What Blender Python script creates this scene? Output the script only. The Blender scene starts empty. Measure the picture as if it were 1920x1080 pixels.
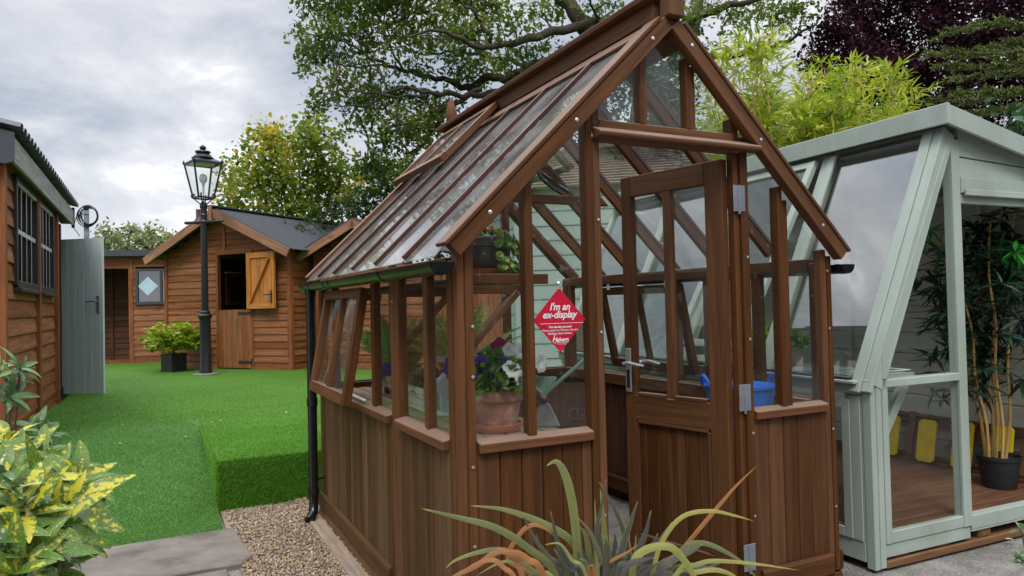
import bpy, bmesh, math, random
import numpy as np
from mathutils import Vector, Matrix
random.seed(7); rng = np.random.default_rng(7)
SC = bpy.context.scene; COL = SC.collection
# ---------------------------------------------------------------- camera
F = 1351.893
CP = np.array([-0.96361, -2.37744, 1.27884])
CR = np.array([0.895772, -0.443928, -0.022821])
CU = np.array([0.010740, -0.029709, 0.999501])
CF = np.array([0.444384, 0.895570, 0.021845])
cd = bpy.data.cameras.new('camera'); cam = bpy.data.objects.new('camera', cd); COL.objects.link(cam)
cd.sensor_width = 36.0; cd.lens = 36.0 * F / 1920.0; cd.clip_start = 0.05; cd.clip_end = 3000
M = Matrix.Identity(4)
for i in range(3):
    M[i][0], M[i][1], M[i][2], M[i][3] = CR[i], CU[i], -CF[i], CP[i]
cam.matrix_world = M
SC.camera = cam
# ---------------------------------------------------------------- sky, sun, exposure
SUN_EL, SUN_AZ = math.radians(52), math.radians(205)     # azimuth: direction the light comes from, clockwise from +Y
w = bpy.data.worlds.new("World"); SC.world = w; w.use_nodes = True
nt = w.node_tree; nt.nodes.clear()
def N(nt, t, **k):
    n = nt.nodes.new(t)
    for a, b in k.items():
        if a.startswith('i_'):
            n.inputs[int(a[2:])].default_value = b
        else:
            setattr(n, a, b)
    return n
L = lambda nt, a, b: nt.links.new(a, b)
def ramp(nt, pts, interp='LINEAR'):
    r = nt.nodes.new('ShaderNodeValToRGB'); cr = r.color_ramp; cr.interpolation = interp
    while len(cr.elements) < len(pts): cr.elements.new(0.5)
    for e, (p, c) in zip(cr.elements, pts):
        e.position = p; e.color = (c[0], c[1], c[2], 1) if hasattr(c, '__len__') else (c, c, c, 1)
    return r
def mathn(nt, op, a, b=None, clamp=False):
    n = nt.nodes.new('ShaderNodeMath'); n.operation = op; n.use_clamp = clamp
    for i, v in enumerate((a, b)):
        if v is None: continue
        if isinstance(v, (int, float)): n.inputs[i].default_value = v
        else: nt.links.new(v, n.inputs[i])
    return n.outputs[0]
sky = N(nt, 'ShaderNodeTexSky', sky_type='NISHITA', sun_disc=False, sun_elevation=SUN_EL, sun_rotation=SUN_AZ)
bg1 = N(nt, 'ShaderNodeBackground'); bg1.inputs['Strength'].default_value = 0.08
L(nt, sky.outputs[0], bg1.inputs['Color'])
tc = N(nt, 'ShaderNodeTexCoord')
mp = N(nt, 'ShaderNodeMapping'); mp.inputs['Scale'].default_value = (1.0, 1.0, 2.1); mp.inputs['Rotation'].default_value = (0.15, 0.2, 0.4)
mp.inputs['Location'].default_value = (2.3, 0.75, 0.4)
L(nt, tc.outputs['Generated'], mp.inputs['Vector'])
n1 = N(nt, 'ShaderNodeTexNoise'); n1.inputs['Scale'].default_value = 3.1; n1.inputs['Detail'].default_value = 9; n1.inputs['Roughness'].default_value = 0.60; n1.inputs['Distortion'].default_value = 0.35
L(nt, mp.outputs[0], n1.inputs['Vector'])
r1 = ramp(nt, [(0.36, (0.30, 0.345, 0.41)), (0.44, (0.385, 0.415, 0.475)), (0.51, (0.475, 0.49, 0.535)), (0.57, (0.55, 0.56, 0.595)), (0.62, (0.64, 0.645, 0.67)), (0.66, (0.86, 0.86, 0.88))])
L(nt, n1.outputs['Fac'], r1.inputs[0])
sep = N(nt, 'ShaderNodeSeparateXYZ'); L(nt, tc.outputs['Generated'], sep.inputs[0])
mr = N(nt, 'ShaderNodeMapRange'); mr.interpolation_type = 'SMOOTHSTEP'
mr.inputs[1].default_value = 0.40; mr.inputs[2].default_value = 0.85; mr.inputs[3].default_value = 1.0; mr.inputs[4].default_value = 3.6
L(nt, sep.outputs['Z'], mr.inputs[0])
bg2 = N(nt, 'ShaderNodeBackground'); L(nt, r1.outputs[0], bg2.inputs['Color']); L(nt, mr.outputs[0], bg2.inputs['Strength'])
mx = N(nt, 'ShaderNodeMixShader'); mx.inputs[0].default_value = 0.9
L(nt, bg1.outputs[0], mx.inputs[1]); L(nt, bg2.outputs[0], mx.inputs[2])
wo = N(nt, 'ShaderNodeOutputWorld'); L(nt, mx.outputs[0], wo.inputs['Surface'])
sd = bpy.data.lights.new('sun', 'SUN'); sd.energy = 1.1; sd.angle = math.radians(18); sd.color = (1.0, 0.95, 0.88)
so = bpy.data.objects.new('sun', sd); COL.objects.link(so)
sdir = Vector((math.sin(SUN_AZ) * math.cos(SUN_EL), math.cos(SUN_AZ) * math.cos(SUN_EL), math.sin(SUN_EL)))
so.rotation_euler = (-sdir).to_track_quat('-Z', 'Y').to_euler(); so.location = sdir * 40
SC.view_settings.view_transform = 'Standard'; SC.view_settings.look = 'None'
SC.view_settings.exposure = 0.58; SC.view_settings.gamma = 1.0
SC.cycles.use_denoising = True
SC.cycles.max_bounces = 10; SC.cycles.diffuse_bounces = 4; SC.cycles.glossy_bounces = 4
SC.cycles.transparent_max_bounces = 40; SC.cycles.transmission_bounces = 6
SC.cycles.sample_clamp_indirect = 6.0
SC.cycles.caustics_reflective = False; SC.cycles.caustics_refractive = False
# ---------------------------------------------------------------- pixel helpers (1920x1080 photo pixels -> world)
def ray(a, b):
    d = CF * F + CR * (a - 960) + CU * (540 - b); return d / np.linalg.norm(d)
def at(a, b, dep):
    return CP + (CF + CR * (a - 960) / F + CU * (540 - b) / F) * dep
def zp(a, b, z):
    d = ray(a, b); return CP + d * (z - CP[2]) / d[2]
def yp(a, b, y):
    d = ray(a, b); return CP + d * (y - CP[1]) / d[1]
def xp(a, b, x):
    d = ray(a, b); return CP + d * (x - CP[0]) / d[0]
def V(*a): return np.array(a, float)
def unit(v): v = np.asarray(v, float); return v / max(np.linalg.norm(v), 1e-9)
# ---------------------------------------------------------------- mesh builder
class MB:
    def __init__(s): s.v = []; s.f = []; s.g = []; s.t = []; s.m = []; s.mi = 0
    def raw(s, vs, fs, grain=None, tone=None):
        n = len(s.v); vs = [np.asarray(x, float) for x in vs]
        s.v += vs; s.f += [tuple(i + n for i in f) for f in fs]; s.m += [s.mi] * len(fs)
        s.g += (grain if grain is not None else [x for x in vs])
        s.t += [random.random() if tone is None else tone] * len(vs); return s
    def obox(s, o, ax, ay, az, sx, sy, sz, tone=None):
        """box with corner o and unit axes; the grain runs along the longest edge"""
        o = np.asarray(o, float); ax, ay, az = (unit(a) for a in (ax, ay, az)); vs = []; gl = []
        dims = (sx, sy, sz); k = int(np.argmax(dims)); perm = [k] + [i for i in range(3) if i != k]
        off = np.array([random.uniform(0, 40), random.uniform(0, 40), random.uniform(0, 40)])
        for i in (0, 1):
            for j in (0, 1):
                for l in (0, 1):
                    q = (i * sx, j * sy, l * sz); vs.append(o + ax * q[0] + ay * q[1] + az * q[2])
                    gl.append(np.array([q[p] for p in perm]) + off)
        fs = [(0, 1, 3, 2), (4, 6, 7, 5), (0, 4, 5, 1), (2, 3, 7, 6), (0, 2, 6, 4), (1, 5, 7, 3)]
        if np.dot(np.cross(ax, ay), az) < 0: fs = [f[::-1] for f in fs]
        return s.raw(vs, fs, gl, tone)
    def box(s, x0, x1, y0, y1, z0, z1, tone=None):
        return s.obox((x0, y0, z0), (1, 0, 0), (0, 1, 0), (0, 0, 1), x1 - x0, y1 - y0, z1 - z0, tone)
    def beam(s, p, q, wdt, hgt, up=(0, 0, 1), tone=None, a=(0.5, 0.5)):
        """bar from p to q; wdt across, hgt along up; a = where the line runs in the section"""
        p = np.asarray(p, float); q = np.asarray(q, float); d = q - p; ln = np.linalg.norm(d); d = d / ln
        sd_ = unit(np.cross(d, up)); u2 = np.cross(sd_, d)
        return s.obox(p - sd_ * wdt * a[0] - u2 * hgt * a[1], d, sd_, u2, ln, wdt, hgt, tone)
    def prism(s, poly, o, ax, ay, n, th, tone=None):
        """2-d polygon in axes ax, ay at o, extruded th along n"""
        o = np.asarray(o, float); ax, ay, n = (np.asarray(a, float) for a in (ax, ay, n)); k = len(poly)
        a = [o + ax * p[0] + ay * p[1] for p in poly]; b = [x + n * th for x in a]
        pol = np.array(poly, float); ex = np.ptp(pol, axis=0); off = np.random.default_rng(len(s.v)).uniform(0, 40, 3)
        dims = [ex[0], ex[1], th]; kk = int(np.argmax(dims)); perm = [kk] + [i for i in range(3) if i != kk]
        g = []
        for w_ in (0, th):
            for p in poly:
                q = (p[0], p[1], w_); g.append(np.array([q[i] for i in perm]) + off)
        fs = [tuple(range(k))[::-1], tuple(range(k, 2 * k))] + [(i, (i + 1) % k, k + (i + 1) % k, k + i) for i in range(k)]
        area = sum(poly[i][0] * poly[(i + 1) % k][1] - poly[(i + 1) % k][0] * poly[i][1] for i in range(k))
        if area * np.dot(np.cross(ax, ay), n) < 0: fs = [f[::-1] for f in fs]
        return s.raw(a + b, fs, g, tone)
    def tube(s, pts, rad, n=8, tone=None, cap=True):
        pts = [np.asarray(p, float) for p in pts]; k = len(pts)
        rad = [rad] * k if np.isscalar(rad) else list(rad); vs = []; g = []; ln = 0.0; prev = None
        off = random.uniform(0, 50)
        for i, p in enumerate(pts):
            d = unit(pts[min(i + 1, k - 1)] - pts[max(i - 1, 0)])
            if prev is None:
                prev = unit(np.cross(d, (0, 0, 1) if abs(d[2]) < 0.9 else (1, 0, 0)))
            a = unit(prev - d * np.dot(prev, d)); prev = a; b = np.cross(d, a)
            if i: ln += np.linalg.norm(p - pts[i - 1])
            for j in range(n):
                t = 2 * math.pi * j / n; c_ = a * math.cos(t) + b * math.sin(t)
                vs.append(p + c_ * rad[i]); g.append(np.array([ln + off, math.cos(t) * rad[i] + off, math.sin(t) * rad[i]]))
        fs = [(i * n + j, i * n + (j + 1) % n, (i + 1) * n + (j + 1) % n, (i + 1) * n + j) for i in range(k - 1) for j in range(n)]
        if cap: fs += [tuple(range(n))[::-1], tuple(range((k - 1) * n, k * n))]
        return s.raw(vs, fs, g, tone)
    def lathe(s, prof, c, n=24, axis=(0, 0, 1), tone=None, phase=0.0):
        """profile [(r, h)] turned about axis through c"""
        c = np.asarray(c, float); d = unit(axis); a = unit(np.cross(d, (0, 1, 0) if abs(d[1]) < 0.9 else (1, 0, 0))); b = np.cross(d, a)
        vs = []; k = len(prof)
        for r, h in prof:
            for j in range(n):
                t = 2 * math.pi * j / n + phase; vs.append(c + d * h + (a * math.cos(t) + b * math.sin(t)) * max(r, 1e-4))
        fs = [(i * n + j, i * n + (j + 1) % n, (i + 1) * n + (j + 1) % n, (i + 1) * n + j) for i in range(k - 1) for j in range(n)]
        fs += [tuple(range(n))[::-1], tuple(range((k - 1) * n, k * n))]
        return s.raw(vs, fs, None, tone)
    def build(s, name, mat, parent=None, bevel=0.0, smooth=False):
        o = np.array(parent['_o']) if parent is not None and '_o' in parent else np.zeros(3)
        me = bpy.data.meshes.new(name); vs = np.array(s.v) - o
        me.from_pydata(vs.tolist(), [], s.f)
        a = me.attributes.new('grain', 'FLOAT_VECTOR', 'POINT'); a.data.foreach_set('vector', np.array(s.g, float).ravel())
        t = me.attributes.new('tone', 'FLOAT', 'POINT'); t.data.foreach_set('value', np.array(s.t, float))
        for m_ in (mat if isinstance(mat, (list, tuple)) else [mat]): me.materials.append(m_)
        if max(s.m, default=0): me.polygons.foreach_set('material_index', s.m)
        if smooth:
            me.polygons.foreach_set('use_smooth', [True] * len(me.polygons))
            if smooth != 2:
                try: me.set_sharp_from_angle(angle=math.radians(40))
                except Exception: pass
        ob = bpy.data.objects.new(name, me); COL.objects.link(ob)
        if parent is not None:
            ob.parent = parent
            if '_o' in parent: ob['_o'] = list(parent['_o'])
        if bevel:
            b = ob.modifiers.new('bevel', 'BEVEL'); b.width = bevel; b.segments = 1; b.limit_method = 'ANGLE'; b.angle_limit = math.radians(40)
        me.update(); return ob
def thing(name, label, cat, loc, group=None):
    o = bpy.data.objects.new(name, None); COL.objects.link(o); o.location = tuple(float(x) for x in loc); o.empty_display_size = 0.2
    o['_o'] = [float(x) for x in loc]; o['label'] = label; o['category'] = cat
    if group: o['group'] = group
    return o
def tag(o, label, cat, group=None, kind=None):
    if label: o['label'] = label
    if cat: o['category'] = cat
    if group: o['group'] = group
    if kind: o['kind'] = kind
    return o
def lit(o, label): o['label'] = label; return o
# ---------------------------------------------------------------- materials
def newmat(name):
    m = bpy.data.materials.new(name); m.use_nodes = True; t = m.node_tree
    b = t.nodes['Principled BSDF']; return m, t, b
def rgb(*c): return tuple(c) + (1,)
def plain(name, c, rough=0.5, metal=0.0, spec=0.5, var=0.12, scale=14.0, bump=0.0):
    m, t, b = newmat(name); b.inputs['Roughness'].default_value = rough; b.inputs['Metallic'].default_value = metal
    b.inputs['Specular IOR Level'].default_value = spec
    co = N(t, 'ShaderNodeTexCoord'); n = N(t, 'ShaderNodeTexNoise'); n.inputs['Scale'].default_value = scale; n.inputs['Detail'].default_value = 6
    L(t, co.outputs['Object'], n.inputs['Vector'])
    r = ramp(t, [(0.3, [x * (1 - var) for x in c]), (0.7, [min(1, x * (1 + var)) for x in c])]); L(t, n.outputs['Fac'], r.inputs[0])
    L(t, r.outputs[0], b.inputs['Base Color'])
    if bump:
        bp = N(t, 'ShaderNodeBump'); bp.inputs['Strength'].default_value = bump; bp.inputs['Distance'].default_value = 0.01
        L(t, n.outputs['Fac'], bp.inputs['Height']); L(t, bp.outputs[0], b.inputs['Normal'])
    return m
def wood(name, c, dark=0.34, lightc=1.75, tonev=0.35, rough=0.55, knots=0.0, streak=1.0, weather=None, wamt=0.0, spec=0.2, stain=0.0, topw=None):
    """timber: fibres along grain.x, board-to-board tone, knots and an optional grey weathering"""
    m, t, b = newmat(name); b.inputs['Roughness'].default_value = rough; b.inputs['Specular IOR Level'].default_value = spec
    ga = N(t, 'ShaderNodeAttribute', attribute_name='grain'); ta = N(t, 'ShaderNodeAttribute', attribute_name='tone')
    mp = N(t, 'ShaderNodeMapping'); mp.inputs['Scale'].default_value = (1.1, 20, 20); L(t, ga.outputs['Vector'], mp.inputs[0])
    n = N(t, 'ShaderNodeTexNoise'); n.inputs['Scale'].default_value = 1.6; n.inputs['Detail'].default_value = 7; n.inputs['Roughness'].default_value = 0.62; n.inputs['Distortion'].default_value = 0.6
    L(t, mp.outputs[0], n.inputs['Vector'])
    mp2 = N(t, 'ShaderNodeMapping'); mp2.inputs['Scale'].default_value = (4, 130, 130); L(t, ga.outputs['Vector'], mp2.inputs[0])
    n2 = N(t, 'ShaderNodeTexNoise'); n2.inputs['Scale'].default_value = 1.4; n2.inputs['Detail'].default_value = 4; L(t, mp2.outputs[0], n2.inputs['Vector'])
    s1 = mathn(t, 'MULTIPLY', n2.outputs['Fac'], 0.35 * streak); s2 = mathn(t, 'MULTIPLY', n.outputs['Fac'], 1.0 - 0.2 * streak)
    fac = mathn(t, 'ADD', s1, s2)
    r = ramp(t, [(0.30, [x * dark for x in c]), (0.52, c), (0.76, [min(1, x * lightc) for x in c])]); L(t, fac, r.inputs[0])
    col = r.outputs[0]
    if stain:
        sm = N(t, 'ShaderNodeMapping'); sm.inputs['Scale'].default_value = (0.55, 11, 11); L(t, ga.outputs['Vector'], sm.inputs[0])
        s3 = N(t, 'ShaderNodeTexNoise'); s3.inputs['Scale'].default_value = 1.7; s3.inputs['Detail'].default_value = 5; s3.inputs['Distortion'].default_value = 0.4; L(t, sm.outputs[0], s3.inputs['Vector'])
        sr = ramp(t, [(0.42, 0.0), (0.66, 1.0)]); L(t, s3.outputs['Fac'], sr.inputs[0])
        ms_ = N(t, 'ShaderNodeMix', data_type='RGBA'); L(t, mathn(t, 'MULTIPLY', sr.outputs[0], stain), ms_.inputs[0]); L(t, col, ms_.inputs[6]); ms_.inputs[7].default_value = rgb(*[x * 0.32 for x in c]); col = ms_.outputs[2]
    if knots:
        vm = N(t, 'ShaderNodeMapping'); vm.inputs['Scale'].default_value = (2.2, 9, 9); L(t, ga.outputs['Vector'], vm.inputs[0])
        vo = N(t, 'ShaderNodeTexVoronoi'); vo.inputs['Scale'].default_value = 1.0; L(t, vm.outputs[0], vo.inputs['Vector'])
        kr = ramp(t, [(0.0, 1.0), (0.10, 0.9), (0.2, 0.0)]); L(t, vo.outputs['Distance'], kr.inputs[0])
        mxk = N(t, 'ShaderNodeMix', data_type='RGBA'); L(t, mathn(t, 'MULTIPLY', kr.outputs[0], knots), mxk.inputs[0])
        L(t, col, mxk.inputs[6]); mxk.inputs[7].default_value = rgb(*[x * 0.3 for x in c]); col = mxk.outputs[2]
    if weather is not None:
        co = N(t, 'ShaderNodeTexCoord'); wn = N(t, 'ShaderNodeTexNoise'); wn.inputs['Scale'].default_value = 2.6; wn.inputs['Detail'].default_value = 5
        wm = N(t, 'ShaderNodeMapping'); wm.inputs['Scale'].default_value = (2.0, 2.0, 0.6); L(t, co.outputs['Object'], wm.inputs[0]); L(t, wm.outputs[0], wn.inputs['Vector'])
        wr = ramp(t, [(0.35, 0.0), (0.7, 1.0)]); L(t, wn.outputs['Fac'], wr.inputs[0])
        mxw = N(t, 'ShaderNodeMix', data_type='RGBA'); L(t, mathn(t, 'MULTIPLY', wr.outputs[0], wamt), mxw.inputs[0])
        L(t, col, mxw.inputs[6]); mxw.inputs[7].default_value = rgb(*weather); col = mxw.outputs[2]
    if topw is not None:      # upward faces mixed towards a paler tone
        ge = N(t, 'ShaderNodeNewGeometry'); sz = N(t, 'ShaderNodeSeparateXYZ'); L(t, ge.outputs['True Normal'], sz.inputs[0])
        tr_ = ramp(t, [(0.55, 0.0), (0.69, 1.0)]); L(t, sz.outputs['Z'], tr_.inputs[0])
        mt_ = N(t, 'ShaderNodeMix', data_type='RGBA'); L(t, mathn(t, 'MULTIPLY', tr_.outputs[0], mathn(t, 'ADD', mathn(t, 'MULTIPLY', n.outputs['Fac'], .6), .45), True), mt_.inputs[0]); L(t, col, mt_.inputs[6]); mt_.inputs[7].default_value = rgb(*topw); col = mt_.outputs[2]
    hs = N(t, 'ShaderNodeHueSaturation'); L(t, col, hs.inputs['Color'])
    val = mathn(t, 'ADD', mathn(t, 'MULTIPLY', ta.outputs['Fac'], tonev), 1.0 - tonev / 2); L(t, val, hs.inputs['Value'])
    L(t, mathn(t, 'ADD', mathn(t, 'MULTIPLY', ta.outputs['Fac'], -0.25 * tonev), 1.0 + 0.12 * tonev), hs.inputs['Saturation'])
    L(t, hs.outputs[0], b.inputs['Base Color'])
    bp = N(t, 'ShaderNodeBump'); bp.inputs['Strength'].default_value = 0.25; bp.inputs['Distance'].default_value = 0.003
    L(t, fac, bp.inputs['Height']); L(t, bp.outputs[0], b.inputs['Normal'])
    rr = mathn(t, 'ADD', mathn(t, 'MULTIPLY', n2.outputs['Fac'], 0.2), rough - 0.1); L(t, rr, b.inputs['Roughness'])
    return m
def leafmat(name, stops, rough=0.45, trans=0.35, spec=0.4, nscale=0.0):
    m, t, b = newmat(name); b.inputs['Roughness'].default_value = rough; b.inputs['Specular IOR Level'].default_value = spec
    ta = N(t, 'ShaderNodeAttribute', attribute_name='tone'); fac = ta.outputs['Fac']
    if nscale:
        co = N(t, 'ShaderNodeTexCoord'); n = N(t, 'ShaderNodeTexNoise'); n.inputs['Scale'].default_value = nscale; L(t, co.outputs['Object'], n.inputs['Vector'])
        fac = mathn(t, 'ADD', mathn(t, 'MULTIPLY', fac, 0.7), mathn(t, 'MULTIPLY', n.outputs['Fac'], 0.3))
    r = ramp(t, stops); L(t, fac, r.inputs[0]); L(t, r.outputs[0], b.inputs['Base Color'])
    tr = N(t, 'ShaderNodeBsdfTranslucent'); L(t, r.outputs[0], tr.inputs['Color'])
    mx = N(t, 'ShaderNodeMixShader'); mx.inputs[0].default_value = trans
    L(t, b.outputs[0], mx.inputs[1]); L(t, tr.outputs[0], mx.inputs[2]); L(t, mx.outputs[0], t.nodes['Material Output'].inputs['Surface'])
    return m
def glassmat(name, tint=(0.975, 0.988, 0.98), refl=1.0, rough=0.0, dirt_glare=0.05):
    m = bpy.data.materials.new(name); m.use_nodes = True; t = m.node_tree; t.nodes.remove(t.nodes['Principled BSDF'])
    tr = N(t, 'ShaderNodeBsdfTransparent'); tr.inputs[0].default_value = rgb(*tint)
    gl = N(t, 'ShaderNodeBsdfGlossy'); gl.inputs['Roughness'].default_value = rough
    df = N(t, 'ShaderNodeBsdfDiffuse'); df.inputs[0].default_value = rgb(0.68, 0.69, 0.68)
    co = N(t, 'ShaderNodeTexCoord'); n = N(t, 'ShaderNodeTexNoise'); n.inputs['Scale'].default_value = 5; n.inputs['Detail'].default_value = 8; L(t, co.outputs['Object'], n.inputs['Vector'])
    rp = ramp(t, [(0.4, 0.25), (0.75, 1.0)]); L(t, n.outputs['Fac'], rp.inputs[0])
    tl = N(t, 'ShaderNodeBsdfTranslucent'); tl.inputs[0].default_value = rgb(0.75, 0.76, 0.75); dm = N(t, 'ShaderNodeMixShader'); dm.inputs[0].default_value = 0.5; L(t, df.outputs[0], dm.inputs[1]); L(t, tl.outputs[0], dm.inputs[2])
    m1 = N(t, 'ShaderNodeMixShader'); L(t, mathn(t, 'MULTIPLY', rp.outputs[0], dirt_glare), m1.inputs[0]); L(t, tr.outputs[0], m1.inputs[1]); L(t, dm.outputs[0], m1.inputs[2])
    ge = N(t, 'ShaderNodeNewGeometry'); dt = N(t, 'ShaderNodeVectorMath', operation='DOT_PRODUCT'); L(t, ge.outputs['Incoming'], dt.inputs[0]); L(t, ge.outputs['Normal'], dt.inputs[1])
    om = mathn(t, 'SUBTRACT', 1.0, mathn(t, 'ABSOLUTE', dt.outputs['Value'])); fr = mathn(t, 'ADD', mathn(t, 'MULTIPLY', mathn(t, 'POWER', om, 5.0), 0.96), 0.04)
    m2 = N(t, 'ShaderNodeMixShader'); L(t, mathn(t, 'MULTIPLY', fr, refl, True), m2.inputs[0]); L(t, m1.outputs[0], m2.inputs[1]); L(t, gl.outputs[0], m2.inputs[2])
    L(t, m2.outputs[0], t.nodes['Material Output'].inputs['Surface']); return m
MT = {}
MT['cedar'] = wood('cedar', (0.086, 0.033, 0.0105), tonev=0.45, rough=0.55, weather=(0.085, 0.040, 0.016), wamt=0.4, stain=.5)
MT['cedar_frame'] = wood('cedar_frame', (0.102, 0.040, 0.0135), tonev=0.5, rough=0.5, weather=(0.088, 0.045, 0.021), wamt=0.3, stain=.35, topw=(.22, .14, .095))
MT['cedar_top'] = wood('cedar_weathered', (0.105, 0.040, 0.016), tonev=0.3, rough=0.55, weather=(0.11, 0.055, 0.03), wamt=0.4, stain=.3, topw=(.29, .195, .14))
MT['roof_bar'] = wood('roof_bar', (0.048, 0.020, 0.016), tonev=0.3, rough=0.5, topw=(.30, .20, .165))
MT['cedar_grey'] = wood('cedar_silvering', (0.108, 0.050, 0.0195), dark=0.4, tonev=0.55, rough=0.6, weather=(0.105, 0.064, 0.030), wamt=0.55, stain=.75)
MT['stain'] = wood('stained_pine', (0.235, 0.086, 0.030), tonev=0.45, rough=0.6, knots=0.8, weather=(0.18, 0.088, 0.045), wamt=0.4, stain=.4)
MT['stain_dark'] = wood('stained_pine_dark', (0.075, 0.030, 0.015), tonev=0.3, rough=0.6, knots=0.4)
MT['stain_trim'] = wood('stained_trim', (0.20, 0.070, 0.026), tonev=0.25, rough=0.55, knots=0.4)
MT['stain_barge'] = wood('barge_board', (0.25, 0.125, 0.072), tonev=0.2, rough=0.6, knots=0.5)
MT['new_pine'] = wood('orange_pine', (0.43, 0.17, 0.040), tonev=0.25, rough=0.5, knots=0.6)
MT['old_timber'] = wood('old_timber', (0.26, 0.19, 0.13), tonev=0.3, rough=0.8, weather=(0.2, 0.19, 0.17), wamt=0.6)
MT['pallet'] = wood('pallet_timber', (0.15, 0.075, 0.035), tonev=0.4, rough=0.7)
MT['stagewood'] = wood('staging_timber', (0.27, 0.165, 0.10), tonev=0.35, rough=0.7, weather=(0.2, 0.18, 0.15), wamt=0.6)
MT['deck'] = wood('floor_boards', (0.125, 0.060, 0.034), tonev=0.4, rough=0.55, knots=0.25)
MT['mint'] = wood('mint_paint', (0.372, 0.435, 0.388), dark=0.9, lightc=1.05, tonev=0.10, rough=0.45, streak=0.6, weather=(.235, .27, .20), wamt=.48)
MT['mint_wall'] = wood('mint_wall_paint', (0.345, 0.415, 0.385), dark=0.92, lightc=1.05, tonev=0.12, rough=0.5, streak=0.5, weather=(.28, .33, .30), wamt=.3)
MT['sage_in'] = wood('sage_boards', (0.58, 0.595, 0.51), dark=0.85, lightc=1.08, tonev=0.15, rough=0.6, knots=0.2)
MT['ceiling'] = wood('ceiling_boards', (0.30, 0.31, 0.27), dark=0.85, lightc=1.08, tonev=0.15, rough=0.6)
MT['door_grey'] = wood('grey_green_paint', (0.50, 0.57, 0.57), dark=0.85, lightc=1.1, tonev=0.12, rough=0.5, knots=0.4)
MT['greywood'] = wood('grey_fascia', (0.29, 0.285, 0.275), dark=0.7, tonev=0.2, rough=0.7)
MT['cream_trim'] = plain('light_timber_edge', (0.55, 0.36, 0.22), 0.6)
MT['roof_sheet'] = plain('grey_roof_sheet', (0.13, 0.13, 0.16), 0.6, var=0.2)
MT['black_plastic'] = plain('black_plastic', (0.008, 0.008, 0.009), 0.22, var=0.2)
MT['black_paint'] = plain('black_paint', (0.012, 0.012, 0.014), 0.35, var=0.4, scale=20, bump=0.1)
MT['black_matt'] = plain('black_matt', (0.015, 0.015, 0.017), 0.6, var=0.3)
MT['dark_frame'] = plain('dark_frame', (0.03, 0.028, 0.028), 0.45)
MT['grey_frame'] = plain('slate_frame', (0.055, 0.06, 0.072), 0.45)
MT['roof_felt'] = plain('dark_roof', (0.045, 0.05, 0.058), 0.75, var=0.2, scale=30, bump=0.2)
MT['steel'] = plain('steel', (0.60, 0.61, 0.63), 0.42, metal=0.85, var=0.1)
MT['chrome'] = plain('chrome', (0.75, 0.75, 0.77), 0.15, metal=1.0, var=0.05)
MT['galv'] = plain('galvanised', (0.30, 0.33, 0.38), 0.45, metal=0.7, var=0.15)
MT['white'] = plain('white_paint', (0.75, 0.76, 0.75), 0.45, var=0.05)
MT['pale_frame'] = plain('pale_bar', (0.48, 0.49, 0.51), 0.45, var=0.08)
MT['terracotta'] = plain('terracotta_clean', (0.62, 0.19, 0.075), 0.6, var=0.15)
MT['paleblue'] = plain('pale_blue_enamel', (0.46, 0.55, 0.62), 0.3, var=0.1)
MT['blue'] = plain('blue_plastic', (0.01, 0.19, 0.75), 0.35, var=0.08)
MT['yellow'] = plain('yellow_paint', (0.86, 0.62, 0.02), 0.5, var=0.12)
MT['soil'] = plain('soil', (0.025, 0.018, 0.012), 0.9, var=0.5, scale=60, bump=0.6)
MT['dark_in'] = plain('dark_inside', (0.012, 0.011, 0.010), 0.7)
MT['toolgreen'] = plain('tool_green', (0.20, 0.32, 0.25), 0.5, var=0.25)
MT['zinc'] = plain('dull_zinc', (0.22, 0.23, 0.23), 0.5, metal=0.3, var=0.2)
MT['glass'] = glassmat('clear_glass', refl=0.9, dirt_glare=0.018)
MT['glass_clear'] = glassmat('summerhouse_end_glass', refl=0.45, dirt_glare=0.003)
MT['glass_roof_clear'] = glassmat('far_roof_glass', refl=0.9, dirt_glare=0.05)
MT['glass_roof'] = glassmat('roof_glass', refl=1.0, rough=0.03, dirt_glare=0.66)  # sky reflection put into the pane colour as pale haze, together with dirt
MT['glass_sun'] = glassmat('summerhouse_glass', tint=(0.92, 0.945, 0.94), refl=3.4, dirt_glare=0.01)
MT['glass_dark'] = glassmat('dark_window', tint=(0.25, 0.27, 0.28), refl=1.6, dirt_glare=0.01)
MT['glass_sky'] = glassmat('mirror_window', tint=(0.2, 0.2, 0.22), refl=9.0, dirt_glare=0.02)
MT['stem'] = plain('green_stem', (0.10, 0.13, 0.04), 0.6)
MT['brownstem'] = plain('brown_stem', (0.10, 0.07, 0.045), 0.8)
MT['bark'] = wood('bark', (0.042, 0.034, 0.025), dark=0.4, lightc=1.9, tonev=0.2, rough=0.9, weather=(0.045, 0.048, 0.018), wamt=0.6)
MT['cane'] = wood('cane', (0.40, 0.25, 0.085), tonev=0.3, rough=0.5)
def potmat():
    m, t, b = newmat('weathered_terracotta'); b.inputs['Roughness'].default_value = 0.8
    co = N(t, 'ShaderNodeTexCoord'); n = N(t, 'ShaderNodeTexNoise'); n.inputs['Scale'].default_value = 9; n.inputs['Detail'].default_value = 8; n.inputs['Roughness'].default_value = 0.7; L(t, co.outputs['Object'], n.inputs['Vector'])
    r = ramp(t, [(0.32, (0.24, 0.10, 0.055)), (0.48, (0.42, 0.18, 0.10)), (0.58, (0.55, 0.34, 0.25)), (0.70, (0.72, 0.63, 0.56))]); L(t, n.outputs['Fac'], r.inputs[0]); L(t, r.outputs[0], b.inputs['Base Color'])
    return m
MT['pot'] = potmat()
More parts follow.
